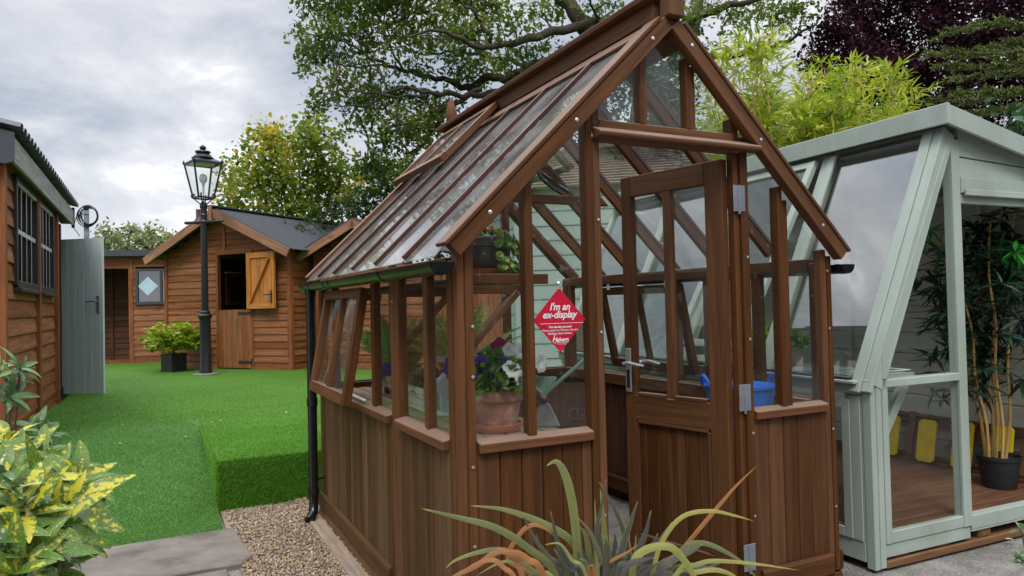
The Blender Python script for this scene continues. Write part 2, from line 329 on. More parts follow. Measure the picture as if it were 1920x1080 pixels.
def tarmat():
    m, t, b = newmat('patio_concrete'); b.inputs['Roughness'].default_value = 0.85
    co = N(t, 'ShaderNodeTexCoord'); n = N(t, 'ShaderNodeTexNoise'); n.inputs['Scale'].default_value = 2.2; n.inputs['Detail'].default_value = 12; n.inputs['Roughness'].default_value = 0.72; L(t, co.outputs['Object'], n.inputs['Vector'])
    n2 = N(t, 'ShaderNodeTexVoronoi'); n2.inputs['Scale'].default_value = 90; L(t, co.outputs['Object'], n2.inputs['Vector'])
    f = mathn(t, 'ADD', mathn(t, 'MULTIPLY', n.outputs['Fac'], 0.8), mathn(t, 'MULTIPLY', n2.outputs['Distance'], 0.25))
    r = ramp(t, [(0.34, (0.06, 0.055, 0.047)), (0.5, (0.155, 0.142, 0.125)), (0.66, (0.30, 0.285, 0.26))]); L(t, f, r.inputs[0]); L(t, r.outputs[0], b.inputs['Base Color'])
    bp = N(t, 'ShaderNodeBump'); bp.inputs['Strength'].default_value = 0.5; bp.inputs['Distance'].default_value = 0.01; L(t, f, bp.inputs['Height']); L(t, bp.outputs[0], b.inputs['Normal'])
    return m
MT['concrete'] = tarmat()
def turfmat(name, c0, c1):
    m, t, b = newmat(name); b.inputs['Roughness'].default_value = 0.7; b.inputs['Specular IOR Level'].default_value = 0.25
    co = N(t, 'ShaderNodeTexCoord'); n = N(t, 'ShaderNodeTexNoise'); n.inputs['Scale'].default_value = 160; n.inputs['Detail'].default_value = 3; L(t, co.outputs['Object'], n.inputs['Vector'])
    n2 = N(t, 'ShaderNodeTexNoise'); n2.inputs['Scale'].default_value = 1.1; n2.inputs['Detail'].default_value = 5; L(t, co.outputs['Object'], n2.inputs['Vector'])
    f = mathn(t, 'ADD', mathn(t, 'MULTIPLY', n.outputs['Fac'], 0.7), mathn(t, 'MULTIPLY', n2.outputs['Fac'], 0.3))
    r = ramp(t, [(0.3, c0), (0.7, c1)]); L(t, f, r.inputs[0]); L(t, r.outputs[0], b.inputs['Base Color'])
    bp = N(t, 'ShaderNodeBump'); bp.inputs['Strength'].default_value = 0.8; bp.inputs['Distance'].default_value = 0.01; L(t, n.outputs['Fac'], bp.inputs['Height']); L(t, bp.outputs[0], b.inputs['Normal'])
    return m
MT['turf'] = turfmat('turf', (0.04, 0.12, 0.012), (0.11, 0.25, 0.026))
MT['turf_path'] = turfmat('turf_sheen_tint', (0.04, 0.12, 0.022), (0.11, 0.26, 0.055))  # path turf: sheen along the pile put into a greyer base colour
MT['blade'] = leafmat('turf_fibre', [(0.0, (0.055, 0.19, 0.006)), (0.35, (0.12, 0.37, 0.012)), (0.65, (0.19, 0.40, 0.05)), (1.0, (0.33, 0.49, 0.17))], rough=0.6, trans=0.35)
MT['blade_path'] = leafmat('turf_fibre_sheen_tint', [(0.0, (0.065, 0.185, 0.018)), (0.4, (0.13, 0.30, 0.045)), (1.0, (0.27, 0.40, 0.17))], rough=0.6, trans=0.35)  # path fibres desaturated to carry the sheen of the pile
def stonemat():
    m, t, b = newmat('sandstone_paving'); b.inputs['Roughness'].default_value = 0.75
    co = N(t, 'ShaderNodeTexCoord'); n = N(t, 'ShaderNodeTexNoise'); n.inputs['Scale'].default_value = 3.5; n.inputs['Detail'].default_value = 12; n.inputs['Roughness'].default_value = 0.65; L(t, co.outputs['Object'], n.inputs['Vector'])
    r = ramp(t, [(0.34, (0.10, 0.082, 0.066)), (0.5, (0.178, 0.150, 0.124)), (0.68, (0.24, 0.205, 0.172))]); L(t, n.outputs['Fac'], r.inputs[0]); L(t, r.outputs[0], b.inputs['Base Color'])
    bp = N(t, 'ShaderNodeBump'); bp.inputs['Strength'].default_value = 0.35; bp.inputs['Distance'].default_value = 0.012; L(t, n.outputs['Fac'], bp.inputs['Height']); L(t, bp.outputs[0], b.inputs['Normal'])
    return m
MT['stone'] = stonemat()
MT['pebble'] = leafmat('pebble', [(0.0, (0.17, 0.09, 0.045)), (0.25, (0.29, 0.185, 0.095)), (0.5, (0.42, 0.315, 0.195)), (0.75, (0.24, 0.22, 0.20)), (0.9, (0.52, 0.45, 0.35)), (1.0, (0.09, 0.072, 0.06))], rough=0.7, trans=0.0)
# ---------------------------------------------------------------- boards and leaves
def subtract(a, b, holes):
    segs = [(a, b)]
    for h0, h1 in holes:
        out = []
        for s0, s1 in segs:
            if h1 <= s0 or h0 >= s1: out.append((s0, s1)); continue
            if h0 > s0: out.append((s0, h0))
            if h1 < s1: out.append((h1, s1))
        segs = out
    return [s for s in segs if s[1] - s[0] > 0.01]
def lapboards(mb, o, ds, nout, s0, s1, z0, z1, h, thick=0.02, holes=(), clip=None, flat=False):
    """horizontal weatherboards on the plane through o along ds, facing nout; holes = (s0, s1, z0, z1); clip(z) -> (s0, s1)"""
    o = np.asarray(o, float); ds = unit(ds); nout = unit(nout); z = z0
    while z < z1 - 0.01:
        zt = min(z + h, z1); zm = (z + zt) / 2
        a, b = (s0, s1) if clip is None else clip(zm)
        if b - a > 0.03:
            for p, q in subtract(a, b, [(x[0], x[1]) for x in holes if x[2] < zm < x[3]]):
                tb, tt = (thick, thick * 0.35) if not flat else (thick, thick)
                prof = [(0, 0), (tb, 0), (tb, h * 0.12), (tt, zt - z), (0, zt - z)] if not flat else [(0, 0.004), (tb * 0.6, 0.004), (tb, 0.012), (tb, zt - z - 0.008), (tb * 0.6, zt - z), (0, zt - z)]
                mb.prism(prof, o + ds * p + np.array([0, 0, z - o[2]]), nout, (0, 0, 1), ds, q - p)
        z = zt
def vboards(mb, o, ds, nout, s0, s1, z0, z1, wd, thick=0.016, gap=0.003, ztop=None):
    o = np.asarray(o, float); ds = unit(ds); nout = unit(nout); s = s0
    while s < s1 - 0.005:
        e = min(s + wd * random.uniform(0.97, 1.03), s1)
        if s1 - e < 0.02: e = s1
        b = np.array([o[0], o[1], 0]) + ds * (s + gap / 2)
        wq = e - s - gap; c = 0.0035
        prof = [(0, 0), (wq, 0), (wq, thick - c), (wq - c, thick), (c, thick), (0, thick - c)]
        mb.prism(prof, b + np.array([0, 0, z0]), ds, nout, (0, 0, 1), z1 - z0); s = e
def instmesh(name, tv, tf, pos, X, Y, Z, scale, tone, mat, parent=None, smooth=False):
    """many copies of one small template as ONE mesh: vertex = pos + (x X + y Y + z Z) * scale"""
    tv = np.array(tv, float); n, k = len(pos), len(tv); pos = np.asarray(pos, float)
    sc = np.asarray(scale, float).reshape(n, 1, -1)
    T = tv[None] * sc
    v = pos[:, None] + T[:, :, 0:1] * X[:, None] + T[:, :, 1:2] * Y[:, None] + T[:, :, 2:3] * Z[:, None]
    o = np.array(parent['_o']) if parent is not None and '_o' in parent else np.zeros(3)
    v = (v - o).reshape(-1, 3); nf = len(tf); ls = np.array([len(f) for f in tf])
    flat = np.concatenate([np.array(f) for f in tf]); loops = (flat[None] + (np.arange(n) * k)[:, None]).ravel()
    tot = np.tile(ls, n); st = np.concatenate([[0], np.cumsum(tot)[:-1]])
    me = bpy.data.meshes.new(name); me.vertices.add(n * k); me.vertices.foreach_set('co', v.ravel())
    me.loops.add(len(loops)); me.loops.foreach_set('vertex_index', loops.astype(np.int32))
    me.polygons.add(n * nf); me.polygons.foreach_set('loop_start', st.astype(np.int32)); me.polygons.foreach_set('loop_total', tot.astype(np.int32))
    if smooth: me.polygons.foreach_set('use_smooth', np.ones(n * nf, bool))
    me.update(calc_edges=True)
    a = me.attributes.new('tone', 'FLOAT', 'POINT'); tone = np.asarray(tone, float); a.data.foreach_set('value', tone.ravel() if tone.ndim == 2 else np.repeat(tone, k))
    me.materials.append(mat); ob = bpy.data.objects.new(name, me); COL.objects.link(ob)
    if parent is not None: ob.parent = parent
    return ob
def nrm(a): return a / np.maximum(np.linalg.norm(a, axis=1, keepdims=True), 1e-9)
def frames(dirs, normals=None):
    Y = nrm(dirs); R = rng.normal(size=Y.shape) if normals is None else normals
    X = nrm(np.cross(Y, R)); Z = np.cross(X, Y); return X, Y, Z
LEAF4 = ([(0, 0, 0), (-0.32, 0.45, 0.10), (0, 1, -0.05), (0.32, 0.45, 0.10), (0, 0.5, 0)], [(0, 4, 1), (1, 4, 2), (0, 3, 4), (4, 3, 2)])
LEAFR = ([(0, 0, 0), (-0.38, 0.25, 0.06), (-0.40, 0.62, 0.06), (0, 1, -0.08), (0.40, 0.62, 0.06), (0.38, 0.25, 0.06), (0, 0.5, 0)], [(0, 6, 1), (1, 6, 2), (2, 6, 3), (3, 6, 4), (4, 6, 5), (5, 6, 0)])
LEAFL = ([(0, 0, 0), (-0.075, 0.3, 0.03), (-0.06, 0.65, 0.0), (0, 1, -0.1), (0.06, 0.65, 0.0), (0.075, 0.3, 0.03), (0, 0.3, 0), (0, 0.65, -0.03)], [(0, 6, 1), (1, 6, 7, 2), (2, 7, 3), (0, 5, 6), (6, 5, 4, 7), (7, 4, 3)])
LEAFO = ([(0, 0, 0), (-0.16, 0.2, 0.04), (-0.10, 0.34, 0.03), (-0.30, 0.55, 0.08), (-0.16, 0.68, 0.03), (-0.24, 0.88, 0.05), (0, 1, -0.04), (0.24, 0.88, 0.05), (0.16, 0.68, 0.03), (0.30, 0.55, 0.08), (0.10, 0.34, 0.03), (0.16, 0.2, 0.04)], [(0, 11, 10, 2, 1), (2, 10, 9, 8, 4, 3), (4, 8, 7, 6, 5)])
# ================================================================= SETTING
G = -0.07; HL = 0.27                      # patio level, lawn level
def sheet(name, polys, mat, kind='structure'):
    m = MB()
    for p in polys: m.raw(p, [tuple(range(len(p)))])
    return tag(m.build(name, mat), None, None, kind=kind)
sheet('ground', [[(-900, -900, G - .012), (900, -900, G - .012), (900, 900, G - .012), (-900, 900, G - .012)]], MT['concrete'])
# lawn: raised block, flat area and the ramp beside it, one body
RY0, RY1, BX, BY = 2.40, 4.95, -0.60, 2.85
m = MB()
def ramp_z(y): 
    t = min(max((y - RY0) / (RY1 - RY0), 0), 1); return G + (HL - G) * (t * t * (3 - 2 * t) * 0.6 + t * 0.4)
rows = [RY0 + (RY1 - RY0) * i / 14 for i in range(15)]
for a, b in zip(rows[:-1], rows[1:]):
    m.raw([(-3.2, a, ramp_z(a)), (BX, a, ramp_z(a)), (BX, b, ramp_z(b)), (-3.2, b, ramp_z(b))], [(0, 1, 2, 3)])
m.mi = 1
rc = 0.03
m.raw([(BX, BY + rc, HL), (5, BY + rc, HL), (5, RY1, HL), (BX, RY1, HL)], [(0, 1, 2, 3)])
m.raw([(BX, BY, HL - rc), (5, BY, HL - rc), (5, BY + rc * .3, HL - rc * .3), (BX, BY + rc * .3, HL - rc * .3)], [(0, 1, 2, 3)]); m.raw([(BX, BY + rc * .3, HL - rc * .3), (5, BY + rc * .3, HL - rc * .3), (5, BY + rc, HL), (BX, BY + rc, HL)], [(0, 1, 2, 3)])
m.raw([(BX, BY, G - .05), (5, BY, G - .05), (5, BY, HL - rc), (BX, BY, HL - rc)], [(0, 1, 2, 3)])
side = [(BX, BY, G - .05), (BX, BY, HL - rc), (BX, BY + rc * .3, HL - rc * .3), (BX, BY + rc, HL)] + [(BX, b, HL) for b in rows if b > BY + rc + .01]
low = [(BX, b, ramp_z(b) - .005) for b in reversed(rows) if b > BY + rc + .01] + [(BX, BY, G - .05)]
m.raw(side + low[:-1], [tuple(range(len(side + low) - 1))[::-1]])
m.mi = 2
m.raw([(-9, RY1, HL), (14, RY1, HL), (14, 45, HL), (-9, 45, HL)], [(0, 1, 2, 3)])
m.mi = 0
m.raw([(-9, RY1, HL - .001), (-3.2, RY1, HL - .001), (-3.2, RY0, G), (-9, RY0, G)], [(0, 1, 2, 3)])
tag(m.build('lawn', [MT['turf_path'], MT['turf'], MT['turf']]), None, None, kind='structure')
# turf fibres
PW = [(rng.normal(size=2) * s_, rng.uniform(0, 6)) for s_ in (1.2, 1.2, 2.5, 2.5, 6, 6, 14, 14)]
def patch(p): return .5 + sum(np.sin(p[:, 0] * w_[0] + p[:, 1] * w_[1] + q) for w_, q in PW) * .18
def blades(name, pos, nrmls, ln, wd, mat, lean=0.45):
    n = len(pos); d = nrm(nrmls + rng.normal(size=(n, 3)) * lean); X, Y, Z = frames(d)
    sc = np.stack([np.full(n, wd), rng.uniform(.6, 1.2, n) * ln, np.full(n, ln * .5)], 1)
    return instmesh(name, [(-.5, 0, 0), (.5, 0, 0), (0, 1, .3)], [(0, 1, 2)], pos, X, Y, Z, sc, np.clip((rng.random(n) * .4 + .2 * patch(pos))[:, None] + np.array([-.12, -.12, .45])[None], 0, 1), mat)
def rnd(n, x0, x1, y0, y1): return rng.uniform(x0, x1, n), rng.uniform(y0, y1, n)
P_, N_ = [], []
def addp(x, y, z, n): P_.append(np.stack([x, y, z], 1)); N_.append(np.tile(np.array(n, float), (len(x), 1)))
def sow(n, x0, x1, y0, y1, ls=2.3):
    u = rng.random(n); e = 1 - math.exp(-(y1 - y0) / ls); return rng.uniform(x0, x1, n), y0 - ls * np.log(1 - u * e)
x, y = sow(92000, BX - 1.6, 1.5, BY + .02, 13); k = (x > BX - np.clip(y - 4.6, 0, 9) * .35 + rng.normal(size=len(x)) * .12 * (y > 4.9)) & ((x < .25) | (y > 4)) & ((y > RY1) | (x > BX)); x, y = x[k], y[k]; addp(x, y, np.full_like(x, HL), (0, -.2, 1))
x, z = rng.uniform(BX, .3, 16000), rng.uniform(G, HL - .02, 16000); addp(x, np.full_like(x, BY), z, (0, -1, -.2))
x = rng.uniform(BX, .3, 4000); addp(x, BY + rng.uniform(0, rc, 4000), HL - rc + rng.uniform(0, rc, 4000), (0, -1, .6))
y = rng.uniform(BY, RY1, 14000); zl = np.array([ramp_z(b) for b in y]); z = zl + (HL - zl) * rng.random(14000); addp(np.full_like(y, BX), y, z, (-1, -.2, -.1))
tag(blades('turf_fibres', np.concatenate(P_), np.concatenate(N_), .022, .0036, MT['blade']), 'short green fibres of the bright artificial turf on the raised block', 'artificial grass', kind='stuff')
P_, N_ = [], []
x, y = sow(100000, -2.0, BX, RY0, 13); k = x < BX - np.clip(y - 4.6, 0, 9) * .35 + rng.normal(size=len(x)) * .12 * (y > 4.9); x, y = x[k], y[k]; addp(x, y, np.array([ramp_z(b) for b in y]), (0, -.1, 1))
tag(blades('sheen_tinted_turf_fibres', np.concatenate(P_), np.concatenate(N_), .017, .0036, MT['blade_path']), 'greyer fibres of the artificial turf on the sloping path, pile sheen put into their colour', 'artificial grass', kind='stuff')
# gravel strip
sheet('gravel_bed', [[(-.58, .2, G - .006), (-.02, .2, G - .006), (-.02, BY, G - .006), (-.58, BY, G - .006)]], plain('grit', (.20, .14, .09), .9, var=.4, scale=80, bump=.5))
def ico():
    b = bmesh.new(); bmesh.ops.create_icosphere(b, subdivisions=1, radius=1); b.verts.ensure_lookup_table()
    v = [tuple(q.co) for q in b.verts]; f = [tuple(q.index for q in p.verts) for p in b.faces]; b.free(); return v, f
iv, jf = ico(); n = 19000
px_, py_ = rng.uniform(-.57, -.02, n), rng.uniform(.6, BY + .01, n); R3 = rng.normal(size=(n, 3)); X, Y, Z = frames(nrm(R3))
s = rng.choice([.003, .004, .0052, .0065, .009], n)[:, None] * np.stack([rng.uniform(.7, 1.3, n), rng.uniform(.7, 1.4, n), rng.uniform(.5, .9, n)], 1)
pz = G + rng.uniform(-.004, .012, n) + .012 * np.exp(-((px_ + .05) / .06) ** 2)
tag(instmesh('gravel', iv, jf, np.stack([px_, py_, pz], 1), X, Y, Z, s, rng.random(n), MT['pebble'], smooth=True), 'loose buff and grey pea gravel beside the brown greenhouse', 'gravel', kind='stuff')
# paving slabs
def slab(name, pts, z1, label):
    m = MB(); m.prism([(p[0], p[1]) for p in pts], (0, 0, G - .03), (1, 0, 0), (0, 1, 0), (0, 0, 1), z1 - G + .03)
    return tag(m.build(name, MT['stone'], bevel=.008), label, 'paving slab', 'paving slabs at the foot of the turf')
slab('paving_slab', [(-1.75, 2.33), (-.60, 2.37), (-.545, 2.38), (-.50, 1.78), (-.56, 1.69), (-.75, 1.70), (-1.75, 1.62)], G + .022, 'large grey sandstone slab along the front edge of the turf path')
slab('paving_slab', [(-.90, 1.66), (-.64, 1.665), (-.63, 1.3), (-.90, 1.3)], G + .012, 'small buff slab tucked in front of the larger grey slab')
m = MB(); m.box(-.585, -.56, 2.38, BY, G - .05, G + .008)
tag(m.build('edging_strip', MT['old_timber']), 'thin pale timber edging between turf path and gravel', 'edging strip')
m = MB(); m.box(-.115, -.03, -.3, 2.36, G - .05, G + .03)
tag(m.build('timber_sleeper', MT['old_timber'], bevel=.006), 'weathered grey timber sleeper lying along the greenhouse foot', 'sleeper')
# ================================================================= GREENHOUSE
W, LN = 1.90, 2.42; ZS, ZB, ZK = .7845, .7475, .093
EZ = 1.457; SL = .985                     # underside of the front rafter: z = EZ + SL * x
gh = thing('greenhouse', 'brown cedar greenhouse with steep glass roof and half open door', 'greenhouse', (W / 2, LN / 2, G))
CF_, CT_, CG_, CD_ = MT['cedar_frame'], MT['cedar_top'], MT['cedar_grey'], MT['cedar']
def part(name, mat, bevel=.003, smooth=False, parent=gh):
    class _B(MB): pass
    b = _B(); b.args = (name, mat, bevel, smooth, parent); return b
def done(b): n, m_, be, sm, pa = b.args; return b.build(n, m_, pa, bevel=be, smooth=sm)
def bar(name, mat, *boxes, bevel=.003):
    b = part(name, mat, bevel)
    for q in boxes: b.box(*q)
    return done(b)
def bolt(p, n, r=.0048):
    b = part('bolt', MT['steel'], 0, True); n = unit(n); b.lathe([(r * 1.25, 0), (r * 1.25, .002), (r, .0025), (r * .75, r * .55), (0.0005, r * .7)], np.asarray(p) , 10, n); return done(b)
def pane(mat, pts, th=.004, name='glass_pane', parent=gh):
    b = MB(); p = [np.asarray(q, float) for q in pts]; n = unit(np.cross(p[1] - p[0], p[2] - p[0])) * th; k = len(p)
    b.raw(p + [q + n for q in p], [tuple(range(k))[::-1], tuple(range(k, 2 * k))] + [(i, (i + 1) % k, k + (i + 1) % k, k + i) for i in range(k)])
    return b.build(name, mat, parent)
zr_ = lambda x: EZ + SL * min(x, W - x)   # rafter underside
# --- corner posts (gable stile + side stile)
for mx_ in (0, 1):
    X_ = (lambda a, b: (a, b)) if not mx_ else (lambda a, b: (W - b, W - a))
    bar('corner_post', CF_, (*X_(.0, .026), 0.0, .05, .0, 1.47), (*X_(.029, .064), .004, .05, .0, 1.50), (*X_(-.004, .04), .053, .10, .0, 1.44))
    bar('corner_post', CF_, (*X_(.0, .05), LN - .05, LN, .0, 1.46), (*X_(-.004, .04), LN - .10, LN - .053, .0, 1.44))
# --- low walls: tongue and groove
def lowwall(name, o, ds, nout, s0, s1, mat, ins=True):
    b = part(name, mat, 0)
    vboards(b, o, ds, nout, s0, s1, 0.0, ZB, .088)
    done(b)
lowwall('wall_panel', (0.012, 0, 0), (0, 1, 0), (-1, 0, 0), .10, .70, CG_)
lowwall('wall_panel', (0.012, 0, 0), (0, 1, 0), (-1, 0, 0), .82, LN - .10, CG_)
lowwall('wall_panel', (W - .012, 0, 0), (0, 1, 0), (1, 0, 0), .10, LN - .10, CD_)
lowwall('wall_panel', (0, .02, 0), (1, 0, 0), (0, -1, 0), .064, .548, CD_)
lowwall('wall_panel', (0, .02, 0), (1, 0, 0), (0, -1, 0), 1.385, W - .064, CD_)
lowwall('wall_panel', (0, LN - .02, 0), (1, 0, 0), (0, 1, 0), .05, W - .05, CD_)
b = part('wall_lining', MT['stain_dark'], 0)                      # boarded inner faces
vboards(b, (0.014, 0, 0), (0, 1, 0), (1, 0, 0), .08, LN - .06, .0, ZB, .088, .012)
vboards(b, (W - .014, 0, 0), (0, 1, 0), (-1, 0, 0), .08, LN - .06, .0, ZB, .088, .012)
vboards(b, (0, LN - .022, 0), (1, 0, 0), (0, -1, 0), .05, W - .05, .0, ZB, .088, .012)
done(b)
bar('mid_post', CF_, (-.004, .04, .70, .757, .0, 1.44), (-.002, .04, .762, .82, .0, 1.44))
bar('mid_post', CF_, (W - .04, W + .004, .757, .80, .0, 1.44), (W - .04, W + .002, .804, .85, .0, 1.44))
# --- skirting and plinth
def sk(b, o, ds, nout, s0, s1):
    b.prism([(0, .0), (.022, .0), (.022, ZK - .012), (.012, ZK), (0, ZK)], np.asarray(o, float) + unit(ds) * s0, nout, (0, 0, 1), ds, s1 - s0)
for o, ds, no, s0, s1 in (((0, 0, 0), (0, 1, 0), (-1, 0, 0), .85, LN), ((0, 0, 0), (0, 1, 0), (-1, 0, 0), -.0, .74), ((0, 0, 0), (1, 0, 0), (0, -1, 0), .064, .548), ((0, 0, 0), (1, 0, 0), (0, -1, 0), 1.40, W - .06), ((W, 0, 0), (0, 1, 0), (1, 0, 0), 0, LN), ((W - .045, 0, 0), (0, 1, 0), (-1, 0, 0), .06, LN - .04), ((0, LN - .045, 0), (1, 0, 0), (0, -1, 0), .06, W - .06)):
    b = part('skirting', CG_ if no[0] == -1 and o[0] == 0 else CD_); sk(b, o, ds, no, s0, s1); done(b)
b = part('plinth', CG_)
pf = [(0, 0.0), (.006, 0.0), (.034, G - .03), (0, G - .03)]
b.prism(pf, (-.003, -.005, -.002), (-1, 0, 0), (0, 0, 1), (0, 1, 0), LN + .01); done(b)
for q in (((0.0, -.003, -.002), (0, -1, 0), (0, 0, 1), (1, 0, 0), .58), ((1.36, -.003, -.002), (0, -1, 0), (0, 0, 1), (1, 0, 0), W - 1.36), ((W + .003, 0, -.002), (1, 0, 0), (0, 0, 1), (0, 1, 0), LN), ((0.0, LN + .003, -.002), (0, 1, 0), (0, 0, 1), (1, 0, 0), W)):
    b = part('plinth', CD_); b.prism(pf, *q); done(b)
# --- sills
def sill(o, ds, nout, s0, s1, mat, out=.03):
    b = part('sill', mat); b.prism([(-.03, ZB), (out, ZB), (out, ZS - .006), (out - .006, ZS), (-.03, ZS + .012)], np.array([o[0], o[1], 0.]) + unit(ds) * s0, nout, (0, 0, 1), ds, s1 - s0); done(b)
sill((0, 0), (0, 1, 0), (-1, 0, 0), .10, .70, CT_); sill((0, 0), (0, 1, 0), (-1, 0, 0), .82, LN - .05, CT_)
sill((0, 0), (1, 0, 0), (0, -1, 0), .066, .546, CT_, .022); sill((0, 0), (1, 0, 0), (0, -1, 0), 1.387, W - .066, CT_, .022)
sill((W, 0), (0, 1, 0), (1, 0, 0), .08, LN - .05, CT_); sill((0, LN), (1, 0, 0), (0, 1, 0), .05, W - .05, CT_)
bar('inner_rail', CF_, (.036, .075, .06, LN - .05, ZB - .03, ZS), (W - .075, W - .036, .1, LN - .05, ZB - .03, ZS + .005), (.08, W - .08, LN - .075, LN - .036, ZB - .03, ZS + .003))
# --- eaves plates and side mullions
bar('eaves_plate', CF_, (-.006, .045, .102, LN - .102, 1.401, 1.455)); bar('eaves_plate', CF_, (W - .045, W + .006, .102, LN - .102, 1.401, 1.462))
for y0, y1 in ((.33, .39), (1.10, 1.175), (1.98, 2.05)):
    bar('mullion', CF_, (-.002, .036, y0, (y0 + y1) / 2 - .002, ZS, 1.40), (.004, .036, (y0 + y1) / 2, y1, ZS, 1.40))
for y0, y1 in ((.42, .48), (1.08, 1.15), (1.98, 2.05)):
    bar('mullion', CF_, (W - .036, W + .002, y0, y1, ZS, 1.40))
for a, c in ((.10, .33), (.39, .70), (.82, 1.10), (2.05, 2.33)):
    pane(MT['glass'], [(.016, a, ZS), (.016, c, ZS), (.016, c, 1.40), (.016, a, 1.40)])
for a, c in ((.10, .42), (.48, .757), (.85, 1.08), (2.05, 2.33)):
    pane(MT['glass'], [(W - .016, a, ZS), (W - .016, c, ZS), (W - .016, c, 1.40), (W - .016, a, 1.40)])
# --- opening side windows
def vent_window(x, sgn, y0, y1, zt, zb, tilt, label):
    o = np.array([x, y0, zt]); ln = zt - zb; d = unit((sgn * math.sin(tilt), 0, -math.cos(tilt))); no = unit((sgn * math.cos(tilt), 0, math.sin(tilt))); yy = np.array([0, 1., 0]); wd = y1 - y0
    root = part('opening_window', CF_)
    fw_ = .05
    root.obox(o, yy, d, no, fw_, ln, .042); root.obox(o + yy * (wd - fw_), yy, d, no, fw_, ln, .042)
    root.obox(o + yy * fw_, yy, d, no, wd - 2 * fw_, fw_, .040); root.obox(o + yy * fw_ + d * (ln - fw_ - .01), yy, d, no, wd - 2 * fw_, fw_ + .01, .043)
    root.obox(o + yy * (wd / 2 - .016) + d * fw_, yy, d, no, .032, ln - 2 * fw_ - .01, .038)
    ob = done(root); lit(ob, label)
    for a, c in ((fw_, wd / 2 - .016), (wd / 2 + .016, wd - fw_)):
        q = o + no * .016
        pane(MT['glass'], [q + yy * a + d * fw_, q + yy * c + d * fw_, q + yy * c + d * (ln - fw_ - .01), q + yy * a + d * (ln - fw_ - .01)], parent=ob)
    return ob
wn_ = vent_window(-.006, -1, 1.15, 2.0, 1.372, .782, .175, 'two paned side window propped open outwards')
vent_window(W + .006, 1, 1.12, 2.02, 1.372, .80, .20, 'side window propped open towards the mint green shed')
b = part('window_stay', MT['white'], 0); b.beam((-.02, 1.22, .81), (-.02, 1.62, .815), .012, .006); b.beam((-.02, 1.30, .79), (-.02, 1.30, .815), .012, .03); done(b)
# --- front gable
bar('mullion', CF_, (.272, .306, -.004, .046, ZS + .004, zr_(.28) + .02))
bar('mullion', CF_, (1.562, 1.592, -.004, .046, ZS + .004, zr_(1.6) + .03), (1.594, 1.630, .004, .046, ZS, zr_(1.63)))
bar('door_post', CF_, (.548, .580, -.004, .052, .0, zr_(.56) + .02), (.583, .615, .0, .052, .0, 1.925), (.583, .615, .0, .052, 1.97, zr_(.59) + .02))
bar('door_post', CF_, (1.316, 1.345, .01, .052, .0, 1.925), (1.347, 1.388, -.004, .052, .0, 1.925), (1.30, 1.345, .002, .052, 1.97, zr_(1.31) + .03), (1.345, 1.388, -.002, .05, 1.97, zr_(1.36)))
b = part('drip_head', CT_); b.prism([(0, 0), (.055, 0), (.062, .012), (.058, .022), (0, .048)], (.578, -.004, 1.920), (0, -1, 0), (0, 0, 1), (1, 0, 0), .842); done(b)
bar('door_head', CF_, (.615, 1.316, .0, .05, 1.918, 2.0))
for a, c, e in ((.816, .838, .860), (1.059, 1.082, 1.112)):
    bar('mullion', CF_, (a, c, -.002, .046, 2.0, zr_(a) + .02), (c + .002, e, .006, .046, 2.0, zr_((c + e) / 2) + .02))
yg = .024
for pts in ([(.064, ZS), (.272, ZS), (.272, zr_(.272)), (.064, zr_(.064))], [(.306, ZS), (.548, ZS), (.548, zr_(.548)), (.306, zr_(.306))], [(1.388, ZS), (1.562, ZS), (1.562, zr_(1.562)), (1.388, zr_(1.388))], [(1.63, ZS), (1.836, ZS), (1.836, zr_(1.836)), (1.63, zr_(1.63))],
            [(.615, 2.0), (.816, 2.0), (.816, zr_(.816)), (.615, zr_(.615))], [(.86, 2.0), (1.059, 2.0), (1.059, zr_(1.059)), (.95, zr_(.95)), (.86, zr_(.86))], [(1.112, 2.0), (1.30, 2.0), (1.30, zr_(1.30)), (1.112, zr_(1.112))]):
    pane(MT['glass'], [(p[0], yg, p[1]) for p in pts])
# --- back gable
for a, c in ((.47, .52), (.93, .985), (1.33, 1.385)):
    bar('mullion', CF_, (a, c, LN - .046, LN - .002, ZS, zr_((a + c) / 2) + .01))
for a, c in ((.05, .47), (.52, .93), (.985, 1.33), (1.385, 1.85)):
    pts = [(a, ZS), (c, ZS), (c, zr_(c))] + ([(.95, zr_(.95))] if a < .95 < c else []) + [(a, zr_(a))]
    pane(MT['glass'], [(p[0], LN - .02, p[1]) for p in pts])
